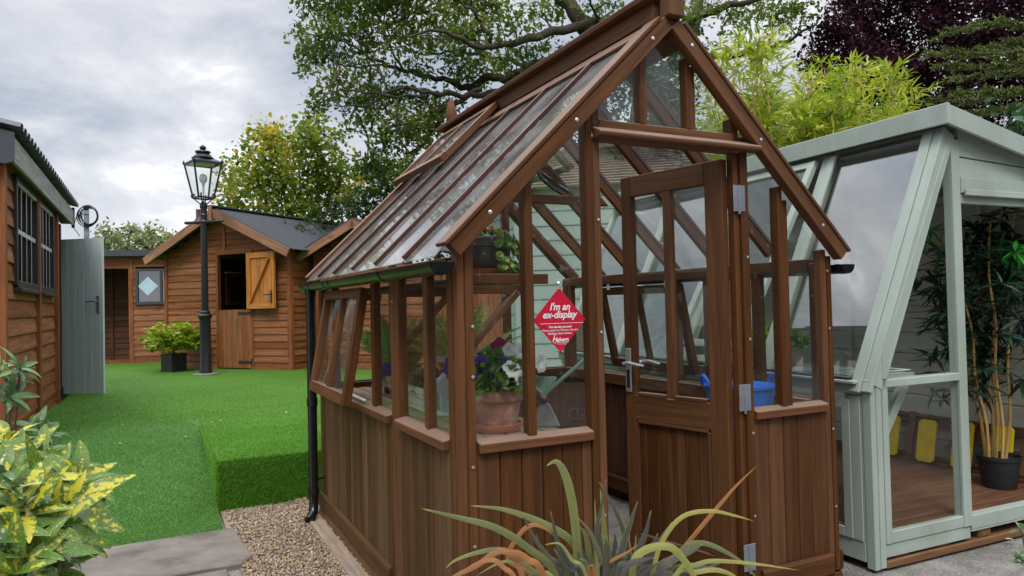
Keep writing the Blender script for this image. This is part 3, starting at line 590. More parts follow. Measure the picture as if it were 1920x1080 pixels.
# --- roof
SQ = math.sqrt(1 + SL * SL)
def rp(x, y, h=0.0, s=0):   # point on the left (s=0) or right (s=1) slope, h above the rafter underside, square to the slope
    px = x - h * SL / SQ; pz = EZ + SL * x + h / SQ
    return np.array([px if not s else W - px, y, pz])
RN = [unit((-SL, 0, 1)), unit((SL, 0, 1))]
XT = .955
for s in (0, 1):
    b = part('bargeboard', CF_)
    e0, e1 = rp(-.008, -.055, 0, s), rp(XT, -.055, 0, s)
    d = e1 - e0; ln = np.linalg.norm(d); b.obox(e0, d, (0, 1, 0), RN[s], ln, .05, .058)
    done(b)
    b = part('bargeboard', CT_); e0, e1 = rp(-.016, -.062, .060, s), rp(.935, -.062, .060, s); d = e1 - e0; b.obox(e0, d, (0, 1, 0), RN[s], np.linalg.norm(d), .10, .016); done(b)
    b = part('bargeboard', CT_); e0, e1 = rp(-.03, LN - .04, .0, s), rp(.96, LN - .04, .0, s); d = e1 - e0; b.obox(e0, d, (0, 1, 0), RN[s], np.linalg.norm(d), .07, .075); done(b)
    ys = [-.05 + i * (LN + .05 + .02) / 6 for i in range(1, 6)]
    for y in ys:
        b = part('rafter', CF_); e0, e1 = rp(.03, y - .015, 0.0, s), rp(.94, y - .015, 0.0, s); d = e1 - e0; b.obox(e0, d, (0, 1, 0), RN[s], np.linalg.norm(d), .030, .048); done(b)
        b = part('glazing_bar', MT['roof_bar'], .002); e0, e1 = rp(-.035, y - .012, .056, s), rp(.925, y - .012, .056, s); d = e1 - e0; b.obox(e0, d, (0, 1, 0), RN[s], np.linalg.norm(d), .020, .018); done(b)
    yb = [-.005] + ys + [LN - .03]
    for k in range(6):
        a, c = yb[k] + .014, yb[k + 1] - .014
        q = [rp(-.045, a, .052, s), rp(-.045, c, .052, s), rp(.92, c, .052, s), rp(.92, a, .052, s)]
        pane(MT['glass_roof_clear' if s else 'glass_roof'], q if s else q[::-1])
    b = part('top_batten', CF_); e0 = rp(.865, -.0, .058, s); dd = rp(.925, 0, .058, s) - rp(.865, 0, .058, s); b.obox(e0, (0, 1, 0), dd, RN[s], LN, np.linalg.norm(dd), .014); done(b)
    # roof vent
    root = part('roof_vent', CT_); h = .090; y0, y1 = 1.47, 2.36
    xa, xb = (.60, .955)
    dd = rp(xb, 0, h, s) - rp(xa, 0, h, s); ln = np.linalg.norm(dd)
    for y in (y0, (y0 + y1) / 2 - .018, y1 - .045): root.obox(rp(xa + .02, y, h, s), dd, (0, 1, 0), RN[s], ln - .075, .045 if y != (y0 + y1) / 2 - .018 else .032, .034)
    root.obox(rp(xa - .012, y0 - .006, h + .002, s), (0, 1, 0), dd, RN[s], y1 - y0 + .012, .045, .036); root.obox(rp(xb, y0, h, s), (0, 1, 0), -dd, RN[s], y1 - y0, .05, .033)
    rv = done(root); ym = (y0 + y1) / 2
    for a, c in ((y0 + .045, ym - .018), (ym + .014, y1 - .045)):
        q = [rp(xa + .03, a, h + .018, s), rp(xa + .03, c, h + .018, s), rp(xb - .03, c, h + .018, s), rp(xb - .03, a, h + .018, s)]
        pane(MT['glass_roof_clear' if s else 'glass_roof'], q if s else q[::-1], parent=rv)
b = part('ridge_board', CF_); b.box(.925, .975, .0, LN, 2.36, 2.515); done(b)
b = part('ridge_cap', CT_); b.prism([(-.105, -.008), (-.10, -.03), (.10, -.03), (.105, -.008), (.03, .03), (-.03, .03)], (.95, -.02, 2.545), (1, 0, 0), (0, 0, 1), (0, 1, 0), LN + .05); b.box(.895, .925, .0, LN, 2.44, 2.514); b.box(.975, 1.005, .0, LN, 2.44, 2.514); done(b)
b = part('finial', CF_, .004); b.box(.912, .992, -.085, -.022, 2.435, 2.66); done(b)
b = part('finial', MT['cedar_top'], 0, True); b.lathe([(.03, 0), (.034, .012), (.028, .02), (.036, .05), (.04, .08), (.03, .13), (.017, .175), (.006, .195)], (.95, LN - .03, 2.56), 14); done(b)
b = part('finial', MT['cedar_top'], 0, True); b.lathe([(.03, 0), (.034, .012), (.028, .02), (.036, .05), (.04, .08), (.03, .13), (.017, .175), (.006, .195)], (.952, -.054, 2.66), 14); done(b)
for y in (1.18,):
    z = 1.845; x0 = (z + .05 - EZ) / SL + .0; b = part('collar_tie', CF_); b.prism([(x0, 0), (W - x0, 0), (W - x0 - .05, .05), (x0 + .05, .05)], (0, y, z), (1, 0, 0), (0, 0, 1), (0, 1, 0), .04); done(b)
# roof vent opener arms
b = part('vent_opener', MT['black_plastic'], 0, True)
oa = lambda u, v, w_=0: at(u, v, 4.45 + w_); b.tube([oa(1010, 322), oa(1022, 330, .03), oa(1050, 350, .05), oa(1066, 360, .05)], .013, 6); b.tube([oa(1010, 326, -.05), oa(1016, 336, -.05), oa(1038, 354, 0), oa(1052, 362, .04)], .012, 6); b.tube([oa(1010, 322), oa(1010, 326, -.05)], .012, 6); done(b)
# --- gutters and downpipe
for s in (0, 1):
    gt = part('gutter', MT['black_plastic'], 0, True); pr = []
    for k in range(9): t = math.pi + math.pi * k / 8; pr.append((.043 * math.cos(t), .043 * math.sin(t)))
    pr += [(.039 * math.cos(math.pi * 2 - math.pi * k / 8), .039 * math.sin(-math.pi * k / 8)) for k in range(9)]
    gx = -.072 if not s else W + .050
    gt.prism(pr, (gx, -.05, 1.428), (1, 0, 0), (0, 0, 1), (0, 1, 0), LN + .14)
    hp = [(.043 * math.cos(math.pi + math.pi * k / 8), .043 * math.sin(math.pi + math.pi * k / 8)) for k in range(9)]
    gt.prism(hp, (gx, -.056, 1.4285), (1, 0, 0), (0, 0, 1), (0, 1, 0), .006); gt.prism(hp, (gx, LN + .088, 1.4285), (1, 0, 0), (0, 0, 1), (0, 1, 0), .006)
    go = done(gt)
    for y in (-.04, .62, 1.62, 1.75, 2.18, 2.4):
        k_ = part('gutter_clip', MT['black_plastic'], 0, True, go); q = [(p[0] * 1.09, p[1] * 1.09) for p in hp]; k_.prism(q + [(p[0] * .985, p[1] * .985) for p in reversed(hp)], (gx, y, 1.430), (1, 0, 0), (0, 0, 1), (0, 1, 0), .022); done(k_)
dp = part('downpipe', MT['black_plastic'], 0, True); dx, dy = -.075, 2.30
dp.tube([(dx, dy, 1.39), (dx, dy, .06), (dx - .008, dy - .02, .0), (dx - .035, dy - .06, -.035)], .029, 14)
for z in (1.36, .66, .10): dp.lathe([(.0335, 0), (.034, .004), (.034, .046), (.0335, .05)], (dx, dy, z), 14)
dp.beam((dx, dy, .20), (.0, dy, .20), .012, .012); dp.lathe([(.034, 0), (.036, .012), (.031, .016)], (dx - .032, dy - .056, -.034), 14, (-.45, -.7, -.5)); done(dp)
# --- door: hinged on the right post, swung inwards
hx, hy = 1.316, .034; dv = unit((-.229, .973, 0)); nv = np.array([dv[1], -dv[0], 0]) * -1     # nv faces the camera side
DW, DT, DB = .60, 1.895, .03
door = part('door', CF_)
def dbox(b, s0, s1, z0, z1, t0=0.0, t1=.042): b.obox(np.array([hx, hy, z0]) + dv * s0 + nv * t0, dv, nv, (0, 0, 1), s1 - s0, t1 - t0, z1 - z0)
dbox(door, .012, .105, DB, DT); dbox(door, DW - .06, DW, DB, DT); dbox(door, .105, DW - .06, DT - .10, DT, 0.001, .041)
dbox(door, .105, DW - .06, .695, .815, .001, .041); dbox(door, .105, DW - .06, DB, DB + .11, .001, .041); dbox(door, .30, .345, .815, DT - .10, .004, .038)
do_ = done(door); lit(do_, 'half glazed boarded door swung inwards')
b = part('door_panel', CD_, 0, False, do_); vboards(b, np.array([hx, hy, 0]) + dv * .11 + nv * .012, dv, nv, 0, DW - .175, DB + .11, .69, .075, .014); dbox(b, .105, DW - .06, DB + .11, .695, .004, .012); done(b)
b = part('beading', CT_, 0, False, do_); dbox(b, .106, .118, DB + .12, .68, .03, .044); dbox(b, DW - .074, DW - .062, DB + .12, .68, .03, .044); dbox(b, .118, DW - .074, .682, .694, .03, .044); dbox(b, .118, .30, .816, .83, .012, .044); dbox(b, .345, DW - .075, .816, .83, .012, .044); done(b)
for a, c in ((.105, .30), (.345, DW - .06)):
    q = np.array([hx, hy, 0]) + nv * .018; u = lambda s, z: q + dv * s + V(0, 0, z); pane(MT['glass'], [u(a, .815), u(c, .815), u(c, DT - .10), u(a, DT - .10)], parent=do_)
b = part('door_handle', MT['steel'], .004, False, do_)
c0 = np.array([hx, hy, 0]) + dv * (DW - .028)
b.obox(c0 - dv * .018 + nv * .043 + V(0, 0, .83), dv, nv, (0, 0, 1), .036, .008, .215)
b.tube([c0 + nv * .045 + V(0, 0, .97), c0 + nv * .085 + V(0, 0, .97), c0 + nv * .088 - dv * .04 + V(0, 0, .976), c0 + nv * .086 - dv * .10 + V(0, 0, .968), c0 + nv * .08 - dv * .125 + V(0, 0, .966)], [.010, .010, .010, .008, .006], 8)
b.tube([c0 - nv * .0 + V(0, 0, .97), c0 - nv * .045 + V(0, 0, .97), c0 - nv * .048 - dv * .05 + V(0, 0, .976), c0 - nv * .045 - dv * .12 + V(0, 0, .966)], [.010, .010, .010, .006], 8)
done(b); b = part('handle_inlay', MT['black_matt'], 0, False, do_); b.obox(c0 - dv * .009 + nv * .051 + V(0, 0, .85), dv, nv, (0, 0, 1), .018, .0015, .09); done(b)
for z in (1.66, .79, .10):
    b = part('hinge', MT['galv'], .003, False, do_); c_ = np.array([1.332, -.005, z]); b.box(1.300, 1.330, -.006, -.003, z, z + .115); b.box(1.334, 1.364, -.0085, -.004, z, z + .115)
    b.tube([(1.332, -.006, z - .012), (1.332, -.006, z + .115)], .006, 8)
    for k in range(4):
        for xx in (1.309, 1.322, 1.343, 1.356): b.lathe([(.0038, 0), (.0035, .0015)], (xx, -.0085 if xx > 1.33 else -.006, z + .015 + .028 * k), 8, (0, -1, 0))
    done(b)
# --- bolts
for p in ((.045, .42), (.045, .70), (.055, 1.20), (.052, 1.02)): bolt((p[0], -.0005, p[1]), (0, -1, 0))
for p in ((.595, .45), (.600, 1.16), (.600, 1.60), (1.372, .33), (1.376, .69), (1.374, 1.10), (1.374, 1.46), (1.878, .30), (1.876, .66), (1.872, 1.13), (1.87, 1.40)): bolt((p[0], -.003, p[1]), (0, -1, 0))
for x in (.13, .50, .87): 
    for s in (0, 1):
        q = rp(x, -.055, .03, s); bolt(q, (0, -1, 0), .0065)
for y, z in ((.78, 1.30), (2.18, 1.28)): bolt((-.003, y, z), (-1, 0, 0), .005)
for x, y in ((.16, 1.05), (.3, 1.45), (.45, .62), (.60, 1.85)): bolt(rp(x, y, -.001, 1) * V(1, 1, 1), -RN[1], .006)
b = part('hinge', MT['white'], 0); b.box(1.862, 1.866, 1.17, 1.20, 1.36, 1.46); b.box(1.862, 1.866, 1.80, 1.83, 1.36, 1.46); done(b)
# --- staging inside
b = part('staging', MT['stagewood'], .004)
for k in range(6): b.box(.05 + k * .083, .05 + k * .083 + .074, .06, 2.30, .735, .757)
for y in (.12, 1.15, 2.2): b.box(.05, .54, y, y + .04, .69, .734)
b.box(.50, .54, .10, .14, G, .69); b.box(.50, .54, 2.2, 2.24, G, .69); done(b)
b = part('high_shelf', CF_, .003); b.box(.064, .40, .052, .075, 1.353, 1.392)
for k in range(3): b.box(.06 + k * .115, .06 + k * .115 + .105, .075, 2.3, 1.362, 1.380)
b.box(.064, .30, .056, .076, 1.318, 1.352); b.box(.064, .36, .76, .79, 1.32, 1.361); b.box(.064, .36, 2.2, 2.23, 1.32, 1.361); done(b)
for y in (.058, .765): b = part('shelf_bracket', CF_); b.beam((.05, y + .012, 1.10), (.27, y + .012, 1.325), .024, .045, (0, 1, 0)); done(b)
# ================================================================= THINGS IN THE GREENHOUSE
ST = .757                                  # staging top
def saucer(c, r, label, mat='terracotta'):
    m = MB(); m.lathe([(r * .84, 0), (r * .88, .002), (r, .028), (r * 1.03, .034), (r * .97, .034), (r * .86, .008), (.001, .007)], c, 32)
    return tag(m.build('plant_saucer', MT[mat], smooth=True), label, 'saucer')
def flowerpot(b, c, r, h, rim=.28):
    b.lathe([(r * .66, 0), (r * .69, .004), (r * .90, h * (1 - rim)), (r * .985, h * (1 - rim) + .002), (r * 1.0, h * (1 - rim) + .006), (r * 1.02, h - .006), (r * .99, h), (r * .93, h), (r * .90, h * .93), (.001, h * .92)], c, 36)
def petal_flower(b, c, n, r, tone, k=5):
    """ruffled trumpet flower"""
    n = unit(n); a = unit(np.cross(n, (0.3, .2, 1))); q = np.cross(n, a); vs = []; m_ = 30
    for i, (rr, hh) in enumerate(((.10, -.55), (.22, -.2), (.55, .02), (.85, .06), (1.0, -.02))):
        for j in range(m_):
            t = 2 * math.pi * j / m_; w_ = 1 + .10 * math.cos(k * t) * (i > 1); z = hh + (.10 * math.sin(3 * k * t + i) + .07 * random.uniform(-1, 1)) * (i > 2)
            vs.append(np.asarray(c, float) + (a * math.cos(t) + q * math.sin(t)) * rr * w_ * r + n * z * r)
    fs = [(i * m_ + j, i * m_ + (j + 1) % m_, (i + 1) * m_ + (j + 1) % m_, (i + 1) * m_ + j) for i in range(4) for j in range(m_)] + [tuple(range(m_))[::-1]]
    b.raw(vs, fs, None, tone)
FLM = {k: leafmat('petal_' + k, [(0, c0), (1, c1)], rough=.6, trans=.25) for k, c0, c1 in (('purple', (.045, .008, .20), (.10, .02, .33)), ('white', (.84, .84, .86), (.92, .92, .92)), ('magenta', (.30, .005, .09), (.42, .01, .12)), ('yellow', (.75, .45, .02), (.8, .55, .05)))}
GREENS = leafmat('petunia_leaf', [(0, (.05, .14, .015)), (.5, (.14, .32, .03)), (1, (.32, .50, .08))])
def leafball(name, c, rx, rz, n, size, mat, parent, tmpl=LEAFR, up=.35, tone=None, out=1.0, hemi=True):
    d = rng.normal(size=(n, 3)); d = nrm(d)
    if hemi: d[:, 2] = np.abs(d[:, 2]) * 1.0 - .15
    p = np.asarray(c, float) + d * np.array([rx, rx, rz]) * rng.uniform(.45, 1, n)[:, None]
    dr = nrm(d * out + np.array([0, 0, up]) + rng.normal(size=(n, 3)) * .5); X, Y, Z = frames(dr, rng.normal(size=(n, 3)) * .6 + np.array([0, 0, 1]))
    return instmesh(name, tmpl[0], tmpl[1], p, X, Y, Z, rng.uniform(.6, 1.2, n)[:, None] * size * np.ones(3), rng.random(n) if tone is None else tone, mat, parent)
def petunia_pot(c, r, h, label, flowers, leaves=320, spread=1.25):
    root = thing('potted_petunia', label, 'potted flowers', c, 'petunias in pots'); b = MB(); flowerpot(b, c, r, h); b.build('pot', MT['pot'], root, smooth=True)
    b = MB(); b.lathe([(r * .9, 0), (.001, .015)], np.asarray(c) + V(0, 0, h * .88), 20); b.build('soil', MT['soil'], root)
    leafball('foliage', np.asarray(c) + V(0, 0, h + .02), r * spread, r * 1.25, leaves, .038, GREENS, root)
    b = MB()
    for k in range(34):
        t = random.uniform(0, 6.28); q = random.uniform(.2, 1) * r; b.tube([np.asarray(c) + V(0, 0, h * .9), np.asarray(c) + V(math.cos(t) * q * .6, math.sin(t) * q * .6, h + .04), np.asarray(c) + V(math.cos(t) * q, math.sin(t) * q, h + random.uniform(.05, .13))], .0022, 5)
    b.build('stems', MT['stem'], root)
    for col, off, nn, rr in flowers:
        b = MB(); petal_flower(b, np.asarray(c) + np.asarray(off), nn, rr * .98, random.random()); b.build('flower', FLM[col], root, smooth=2)
    return root
pc = zp(937, 793, ST + .03) ; pc = V(.30, .335, ST + .008)
saucer(pc - V(0, 0, .007), .105, 'orange clay saucer under the weathered petunia pot')
cmd = lambda u, v, dd: tuple(at(u, v, dd) - (pc + V(0, 0, 0)))
PD = float((pc - CP) @ CF)
fl = [('magenta', cmd(938, 650, PD + .03), (-.35, -1, .25), .040), ('white', cmd(955, 656, PD - .03), (-.3, -1, .15), .030), ('purple', cmd(903, 690, PD - .08), (-.7, -1, .1), .050), ('purple', cmd(946, 680, PD - .06), (-.2, -1, .5), .030),
      ('white', cmd(977, 660, PD + .0), (.0, -1, .3), .036), ('purple', cmd(985, 678, PD + .03), (.3, -1, .1), .036), ('white', cmd(960, 692, PD - .1), (.1, -1, .7), .040), ('white', cmd(978, 712, PD - .1), (.4, -1, .1), .038),
      ('white', cmd(1015, 680, PD + .02), (.6, -1, 0), .044), ('purple', cmd(890, 700, PD + .02), (-.8, -.6, .3), .045), ('purple', cmd(845, 690, PD + .25), (-.9, -.4, 0), .050), ('purple', cmd(924, 716, PD - .12), (-.2, -1, -.5), .018), ('white', cmd(948, 720, PD - .12), (.3, -1, -.6), .018)]
petunia_pot(pc, .113, .165, 'weathered terracotta pot of purple and white petunias by the front pane', fl, 1000, 1.3)
petunia_pot(V(.30, 1.62, ST), .09, .13, 'pot of dark purple petunias deep on the staging behind the open side window', [('purple', (-.10, -.08, .20), (-1, -.6, .1), .05), ('white', (-.03, -.09, .26), (-.6, -1, .2), .04), ('purple', (.05, -.08, .24), (-.3, -1, .3), .04), ('purple', (-.12, .05, .14), (-1, -.3, 0), .05)], 260)
# succulent pot on the high shelf
sc_ = V(.195, .20, 1.392)
saucer(sc_ - V(0, 0, .011), .105, 'orange clay saucer on the high shelf under the dark succulent pot')
root = thing('potted_succulent', 'dark glazed pot of trailing green succulents on the high shelf', 'potted plant', sc_)
b = MB(); b.lathe([(.085, 0), (.09, .004), (.108, .09), (.116, .094), (.122, .125), (.118, .13), (.11, .128), (.001, .12)], sc_ + V(0, 0, .014), 36); b.build('pot', plain('dark_glaze', (.085, .068, .064), .3, var=.2), root, smooth=True)
SUCC = leafmat('succulent', [(0, (.05, .14, .06)), (.5, (.17, .30, .06)), (.8, (.38, .42, .10)), (1, (.42, .17, .10))], trans=.1)
rp_, rn_ = [], []
for k in range(70):
    t = random.uniform(0, 6.28); q = math.sqrt(random.random()) * .105; rp_.append(sc_ + V(math.cos(t) * q, math.sin(t) * q, .145 + .03 * (1 - q / .1) + random.uniform(0, .02))); rn_.append(unit((math.cos(t) * q * 5, math.sin(t) * q * 5 - .2, .6)))
for k in range(90):
    t = random.uniform(-1.6, .5); a_ = random.random(); rr = .115 + .03 * math.sin(a_ * 3) ; rp_.append(sc_ + V(math.cos(t) * rr, math.sin(t) * rr, .15 - a_ * .17)); rn_.append(unit((math.cos(t), math.sin(t), .4)))
P9, D9, T9, S9 = [], [], [], []
for p, n_ in zip(rp_, rn_):
    a = unit(np.cross(n_, (0, .3, 1))); q = np.cross(n_, a); tn = random.random() * .5 + (.5 if p[2] > sc_[2] + .135 else 0.12); s_ = random.uniform(.013, .021)
    for ring, el in ((7, .25), (6, .9)):
        for j in range(ring):
            t = 6.283 * j / ring + el; P9.append(p); D9.append(a * math.cos(t) + q * math.sin(t) + n_ * el); T9.append(min(1, tn + .1 * el)); S9.append(s_)
X, Y, Z = frames(np.array(D9), np.repeat(np.array(rn_), 13, axis=0)); instmesh('foliage', LEAFR[0], LEAFR[1], np.array(P9), X, Y, Z, np.array(S9)[:, None] * np.ones(3), np.array(T9), SUCC, root)
# kitchen scale
kc = V(.285, .84, ST); ka, kb = unit((.9, -.44, 0)), unit((.44, .9, 0))
root = thing('kitchen_scale', 'pale blue vintage kitchen scale with shallow white pan', 'kitchen scale', kc)
b = MB(); b.obox(kc - ka * .075 - kb * .05, ka, kb, V(0, 0, 1), .15, .10, .018); b.build('base', MT['white'], root, bevel=.005)
b = MB(); sp = [(-.040, 0), (.045, 0), (.05, .05), (.055, .08), (.06, .17), (.045, .195), (.0, .195), (-.03, .18), (-.055, .155), (-.072, .125), (-.060, .10), (-.045, .08)]
b.prism(sp, kc - kb * .04 + V(0, 0, .018), ka, (0, 0, 1), kb, .08); b.build('body', MT['paleblue'], root, bevel=.010)
b = MB(); b.prism([(p[0] * .75, p[1] * .94 + .004) for p in sp], kc - kb * .044 + V(0, 0, .018), ka, (0, 0, 1), kb, .004); b.build('face_plate', MT['white'], root); b = MB(); b.prism([(p[0] * .66, p[1] * .90 + .006) for p in sp], kc - kb * .0465 + V(0, 0, .018), ka, (0, 0, 1), kb, .0025); b.build('face_panel', MT['paleblue'], root)
b = MB(); b.lathe([(.015, 0), (.02, .04)], kc + V(0, 0, .205), 12); b.lathe([(.02, .04), (.06, .045), (.10, .07), (.103, .07), (.06, .04), (.001, .038)], kc + V(0, 0, .215), 32); b.build('pan', MT['white'], root, smooth=True)
# crate with plants
cc = V(.30, 1.10, ST)
root = thing('wooden_crate', 'whitewashed wooden crate behind the pale blue scale', 'crate', cc)
WC = wood('whitewash', (.52, .48, .40), dark=.6, tonev=.2, rough=.7); b = MB(); x0, x1, y0, y1 = cc[0] - .10, cc[0] + .10, cc[1] - .14, cc[1] + .14
for k in range(2):
    z = ST + .005 + k * .058; b.box(x0, x1, y0, y0 + .012, z, z + .054); b.box(x0, x1, y1 - .012, y1, z, z + .054); b.box(x0, x0 + .012, y0 + .012, y1 - .012, z, z + .054); b.box(x1 - .012, x1, y0 + .012, y1 - .012, z, z + .054)
b.box(x0 + .012, x1 - .012, y0 + .012, y1 - .012, ST + .006, ST + .085); b.build('boards', WC, root, bevel=.002)
HEATH = leafmat('heather', [(0, (.05, .05, .02)), (.5, (.14, .15, .05)), (1, (.26, .22, .09))])
root2 = thing('heather_plant', 'bronze green heather growing in the whitewashed crate', 'plant', cc + V(0, 0, .085)); leafball('foliage', cc + V(0, 0, .10), .115, .12, 900, .022, HEATH, root2, LEAF4)
# bucket
bc = V(.25, 1.34, ST); root = thing('metal_bucket', 'green tinted metal bucket standing beside the whitewashed crate', 'bucket', bc)
b = MB(); b.lathe([(.075, 0), (.078, .004), (.080, .02), (.078, .022), (.088, .10), (.090, .104), (.093, .155), (.096, .16), (.09, .158), (.076, .01), (.001, .009)], bc, 28); b.build('body', MT['toolgreen'], root, smooth=True)
b = MB(); b.tube([bc + V(.093 * math.cos(t), 0, .15 - .11 * math.sin(t) * .4) for t in np.linspace(0, 3.14, 9)], .003, 6); b.build('handle', MT['zinc'], root)
# ferns
FERN = leafmat('fern', [(0, (.06, .17, .05)), (.5, (.15, .30, .07)), (1, (.38, .44, .11))])
def fern(c, label, n=14, ln=.30, pr=.075, tone=0.0):
    root = thing('potted_fern', label, 'fern', c, 'ferns on the staging'); b = MB(); flowerpot(b, c, pr, .14); b.build('pot', MT['black_matt'], root, smooth=True)
    P, D, S, Nn, T = [], [], [], [], []
    b = MB()
    for k in range(n):
        t = 6.283 * k / n + random.uniform(-.2, .2); el = random.uniform(.7, 1.35); pts = []
        for i in range(15):
            a = i / 14; r_ = ln * a * math.cos(el) * (1 + .2 * a); z = ln * a * math.sin(el) * 1.25 - .16 * a * a * (1.5 - el * .6); pts.append(np.asarray(c) + V(max(math.cos(t) * r_, .055 - c[0] + .02 * a), math.sin(t) * r_, .14 + z))
        b.tube(pts, [.002] * 14 + [.0007], 5)
        for i in range(2, 15):
            d = unit(pts[i] - pts[i - 1]); sd_ = unit(np.cross(d, (0, 0, 1))); wl = .075 * math.sin(math.pi * min(1, (i + 1.5) / 15.5)) ** .8
            for s in (-1, 1):
                for h in (0, .5):
                    P.append(pts[i] - (pts[i] - pts[i - 1]) * h); D.append(sd_ * s + d * .45 + V(0, 0, -.12)); S.append(wl); Nn.append(np.cross(sd_, d)); T.append(min(1, tone + .25 + .4 * random.random() + .25 * a))
    b.build('stems', MT['stem'], root); X, Y, Z = frames(np.array(D), np.array(Nn)); tv = [(x * 1.5, y, z) for x, y, z in LEAFL[0]]
    instmesh('fronds', tv, LEAFL[1], np.array(P), X, Y, Z, np.array(S)[:, None] * np.ones(3), np.array(T), FERN, root)
fern(V(.40, 1.0, ST), 'tall arching fern rising behind the kitchen scale', 20, .46, .07, .12)
fern(V(.27, 1.45, ST), 'feathery blue green fern beside the middle post of the side wall', 18, .44, .07, .0)
fern(V(.33, 1.86, ST), 'yellowing fern in a black pot farthest along the staging', 16, .34, .085, .35)
# picture card, trowel
m = MB(); q0 = at(886, 700, 3.05); q1 = at(921, 697, 3.02); up = V(0, .12, .99); m.obox(q0 - V(0, 0, .10), q1 - q0, up, np.cross(q1 - q0, up), np.linalg.norm(q1 - q0), .185, .006); m.mi = 1
m.obox(q0 - V(0, 0, .095) + unit(np.cross(q1 - q0, up)) * .0065 + unit(q1 - q0) * .006, q1 - q0, up, np.cross(q1 - q0, up), np.linalg.norm(q1 - q0) - .012, .170, .002)
tag(m.build('picture_card', [MT['white'], plain('sky_print', (.25, .42, .62), .3, var=.7, scale=18)]), 'blue printed card propped behind the terracotta petunia pot', 'card')
m = MB(); m.lathe([(.008, 0), (.011, .01), (.013, .05), (.009, .09), (.004, .10), (.004, .14)], (.07, 1.28, ST + .012), 12, (.1, .8, .35)); m.mi = 1; m.obox((.075, 1.385, ST + .05), (.1, .8, .35), (1, 0, 0), (0, -.4, 1), .12, .05, .003)
tag(m.build('hand_trowel', [MT['cream_trim'], MT['zinc']]), 'pale wooden handled trowel lying by the open side window', 'trowel')
# garden tool with V handles
tc_ = V(.50, .30, ST); K_ = .62; root = thing('garden_tool', 'old grey and green long handled tool with handles spread in a V', 'garden tool', tc_); ax_ = unit((.9, -.44, 0)); kp = lambda pr: [(p[0] * K_, p[1] * K_) for p in pr]
b = MB(); b.prism(kp([(-.105, 0), (.105, 0), (.085, .05), (.045, .135), (.025, .165), (-.025, .165), (-.045, .135), (-.085, .05)]), tc_ + V(0, -.012, 0), ax_, (0, 0, 1), (.44, .9, 0), .02); b.build('blade', MT['zinc'], root, bevel=.005)
b = MB(); b.lathe(kp([(.026, 0), (.026, .025), (.022, .03)]), tc_ + V(0, 0, .165 * K_), 14); b.build('collar', MT['black_plastic'], root)
b = MB(); b.lathe(kp([(.022, 0), (.024, .012)]), tc_ + V(0, 0, .196 * K_), 14); b.build('washer', MT['terracotta'], root)
b = MB(); b.prism(kp([(-.03, 0), (.03, 0), (.10, .095), (.09, .105), (-.09, .105), (-.10, .095)]), tc_ + V(0, 0, .235 * K_), ax_, (0, 0, 1), (.44, .9, 0), .010); b.build('plate', MT['toolgreen'], root)
for s, e in ((-1, .22), (1, .30)):
    b = MB(); b.tube([tc_ + V(0, 0, .20 * K_), tc_ + (ax_ * s * .018 + V(0, -.01, .235)) * K_, tc_ + (ax_ * s * e + V(0, -.01, .30 + e * .55)) * K_], .0085, 10); b.build('handle', MT['toolgreen'], root, smooth=True)
# compost sack with mirrored lettering behind
TXT = {}
def text_mesh(s, size, shear=0.0, offset=0.0, align='CENTER', extrude=0.0, space=1.0):
    cu = bpy.data.curves.new('lettering', 'FONT'); cu.body = s; cu.size = size; cu.shear = shear; cu.offset = offset; cu.align_x = align; cu.extrude = extrude; cu.space_character = space; cu.resolution_u = 3
    o = bpy.data.objects.new('lettering', cu); COL.objects.link(o); dg = bpy.context.evaluated_depsgraph_get(); me = bpy.data.meshes.new_from_object(o.evaluated_get(dg))
    vs = [tuple(v.co) for v in me.vertices]; fs = [tuple(p.vertices) for p in me.polygons]; bpy.data.objects.remove(o); bpy.data.meshes.remove(me); return vs, fs
def lettering(b, s, o, ax, ay, n, size, **k):
    vs, fs = text_mesh(s, size, **k); ax, ay, n = unit(ax), unit(ay), unit(n); b.raw([np.asarray(o, float) + ax * v[0] + ay * v[1] + n * (.0006 + v[2]) for v in vs], fs)
bo = V(.60, .50, G); bd = unit((.14, -.17, 0)); an = unit((-.17, -.14, 0)); root = thing('dark_board', 'dark brown board with faded mirrored letters behind the garden tool', 'board', bo)
b = MB(); b.obox(bo, bd, -an, (0, 0, 1), .225, .012, .99); b.build('panel', MT['stain_dark'], root)
b = MB()
for z, k in ((.83, .17), (.745, .195)): lettering(b, 'SD', bo + V(0, 0, z) + bd * k + an * .001, -bd, (0, 0, 1), an, .075)
b.build('lettering', plain('faded_print', (.10, .085, .07), .7), root)
# ex-display sign on the front glass
sg = V(.426, .016, 1.213); root = thing('hanging_sign', 'red diamond sign reading I\'m an ex-display hung inside the front glass', 'sign', sg)
RED = plain('sign_red', (.52, .008, .035), .35, var=.04); hd = .124
b = MB(); b.prism([(0, -hd), (hd * .93, 0), (0, hd), (-hd * .93, 0)], sg + V(0, .004, 0), (1, 0, 0), (0, 0, 1), (0, -1, 0), .003); b.build('plate', RED, root)
b = MB(); o_ = lambda x, z: sg + V(x, .0008, z); A3 = ((1, 0, 0), (0, 0, 1), (0, -1, 0))
lettering(b, "I'm an", o_(0, .038), *A3, .038, shear=.28, offset=.0009, space=.98); lettering(b, 'ex-display', o_(-.002, .008), *A3, .038, shear=.28, offset=.0009, space=.98)
b.box(sg[0] - .096, sg[0] + .096, .0002, .0008, 1.213 - .013, 1.213 - .0115)
for s, z, o2 in (('You can buy me now!', -.030, .0005), ('Please speak to a Malvern Garden', -.0425, .0001), ('Buildings Sales Advisor.', -.055, .0001)): lettering(b, s, o_(0, z), *A3, .0115, shear=.15, offset=o2)
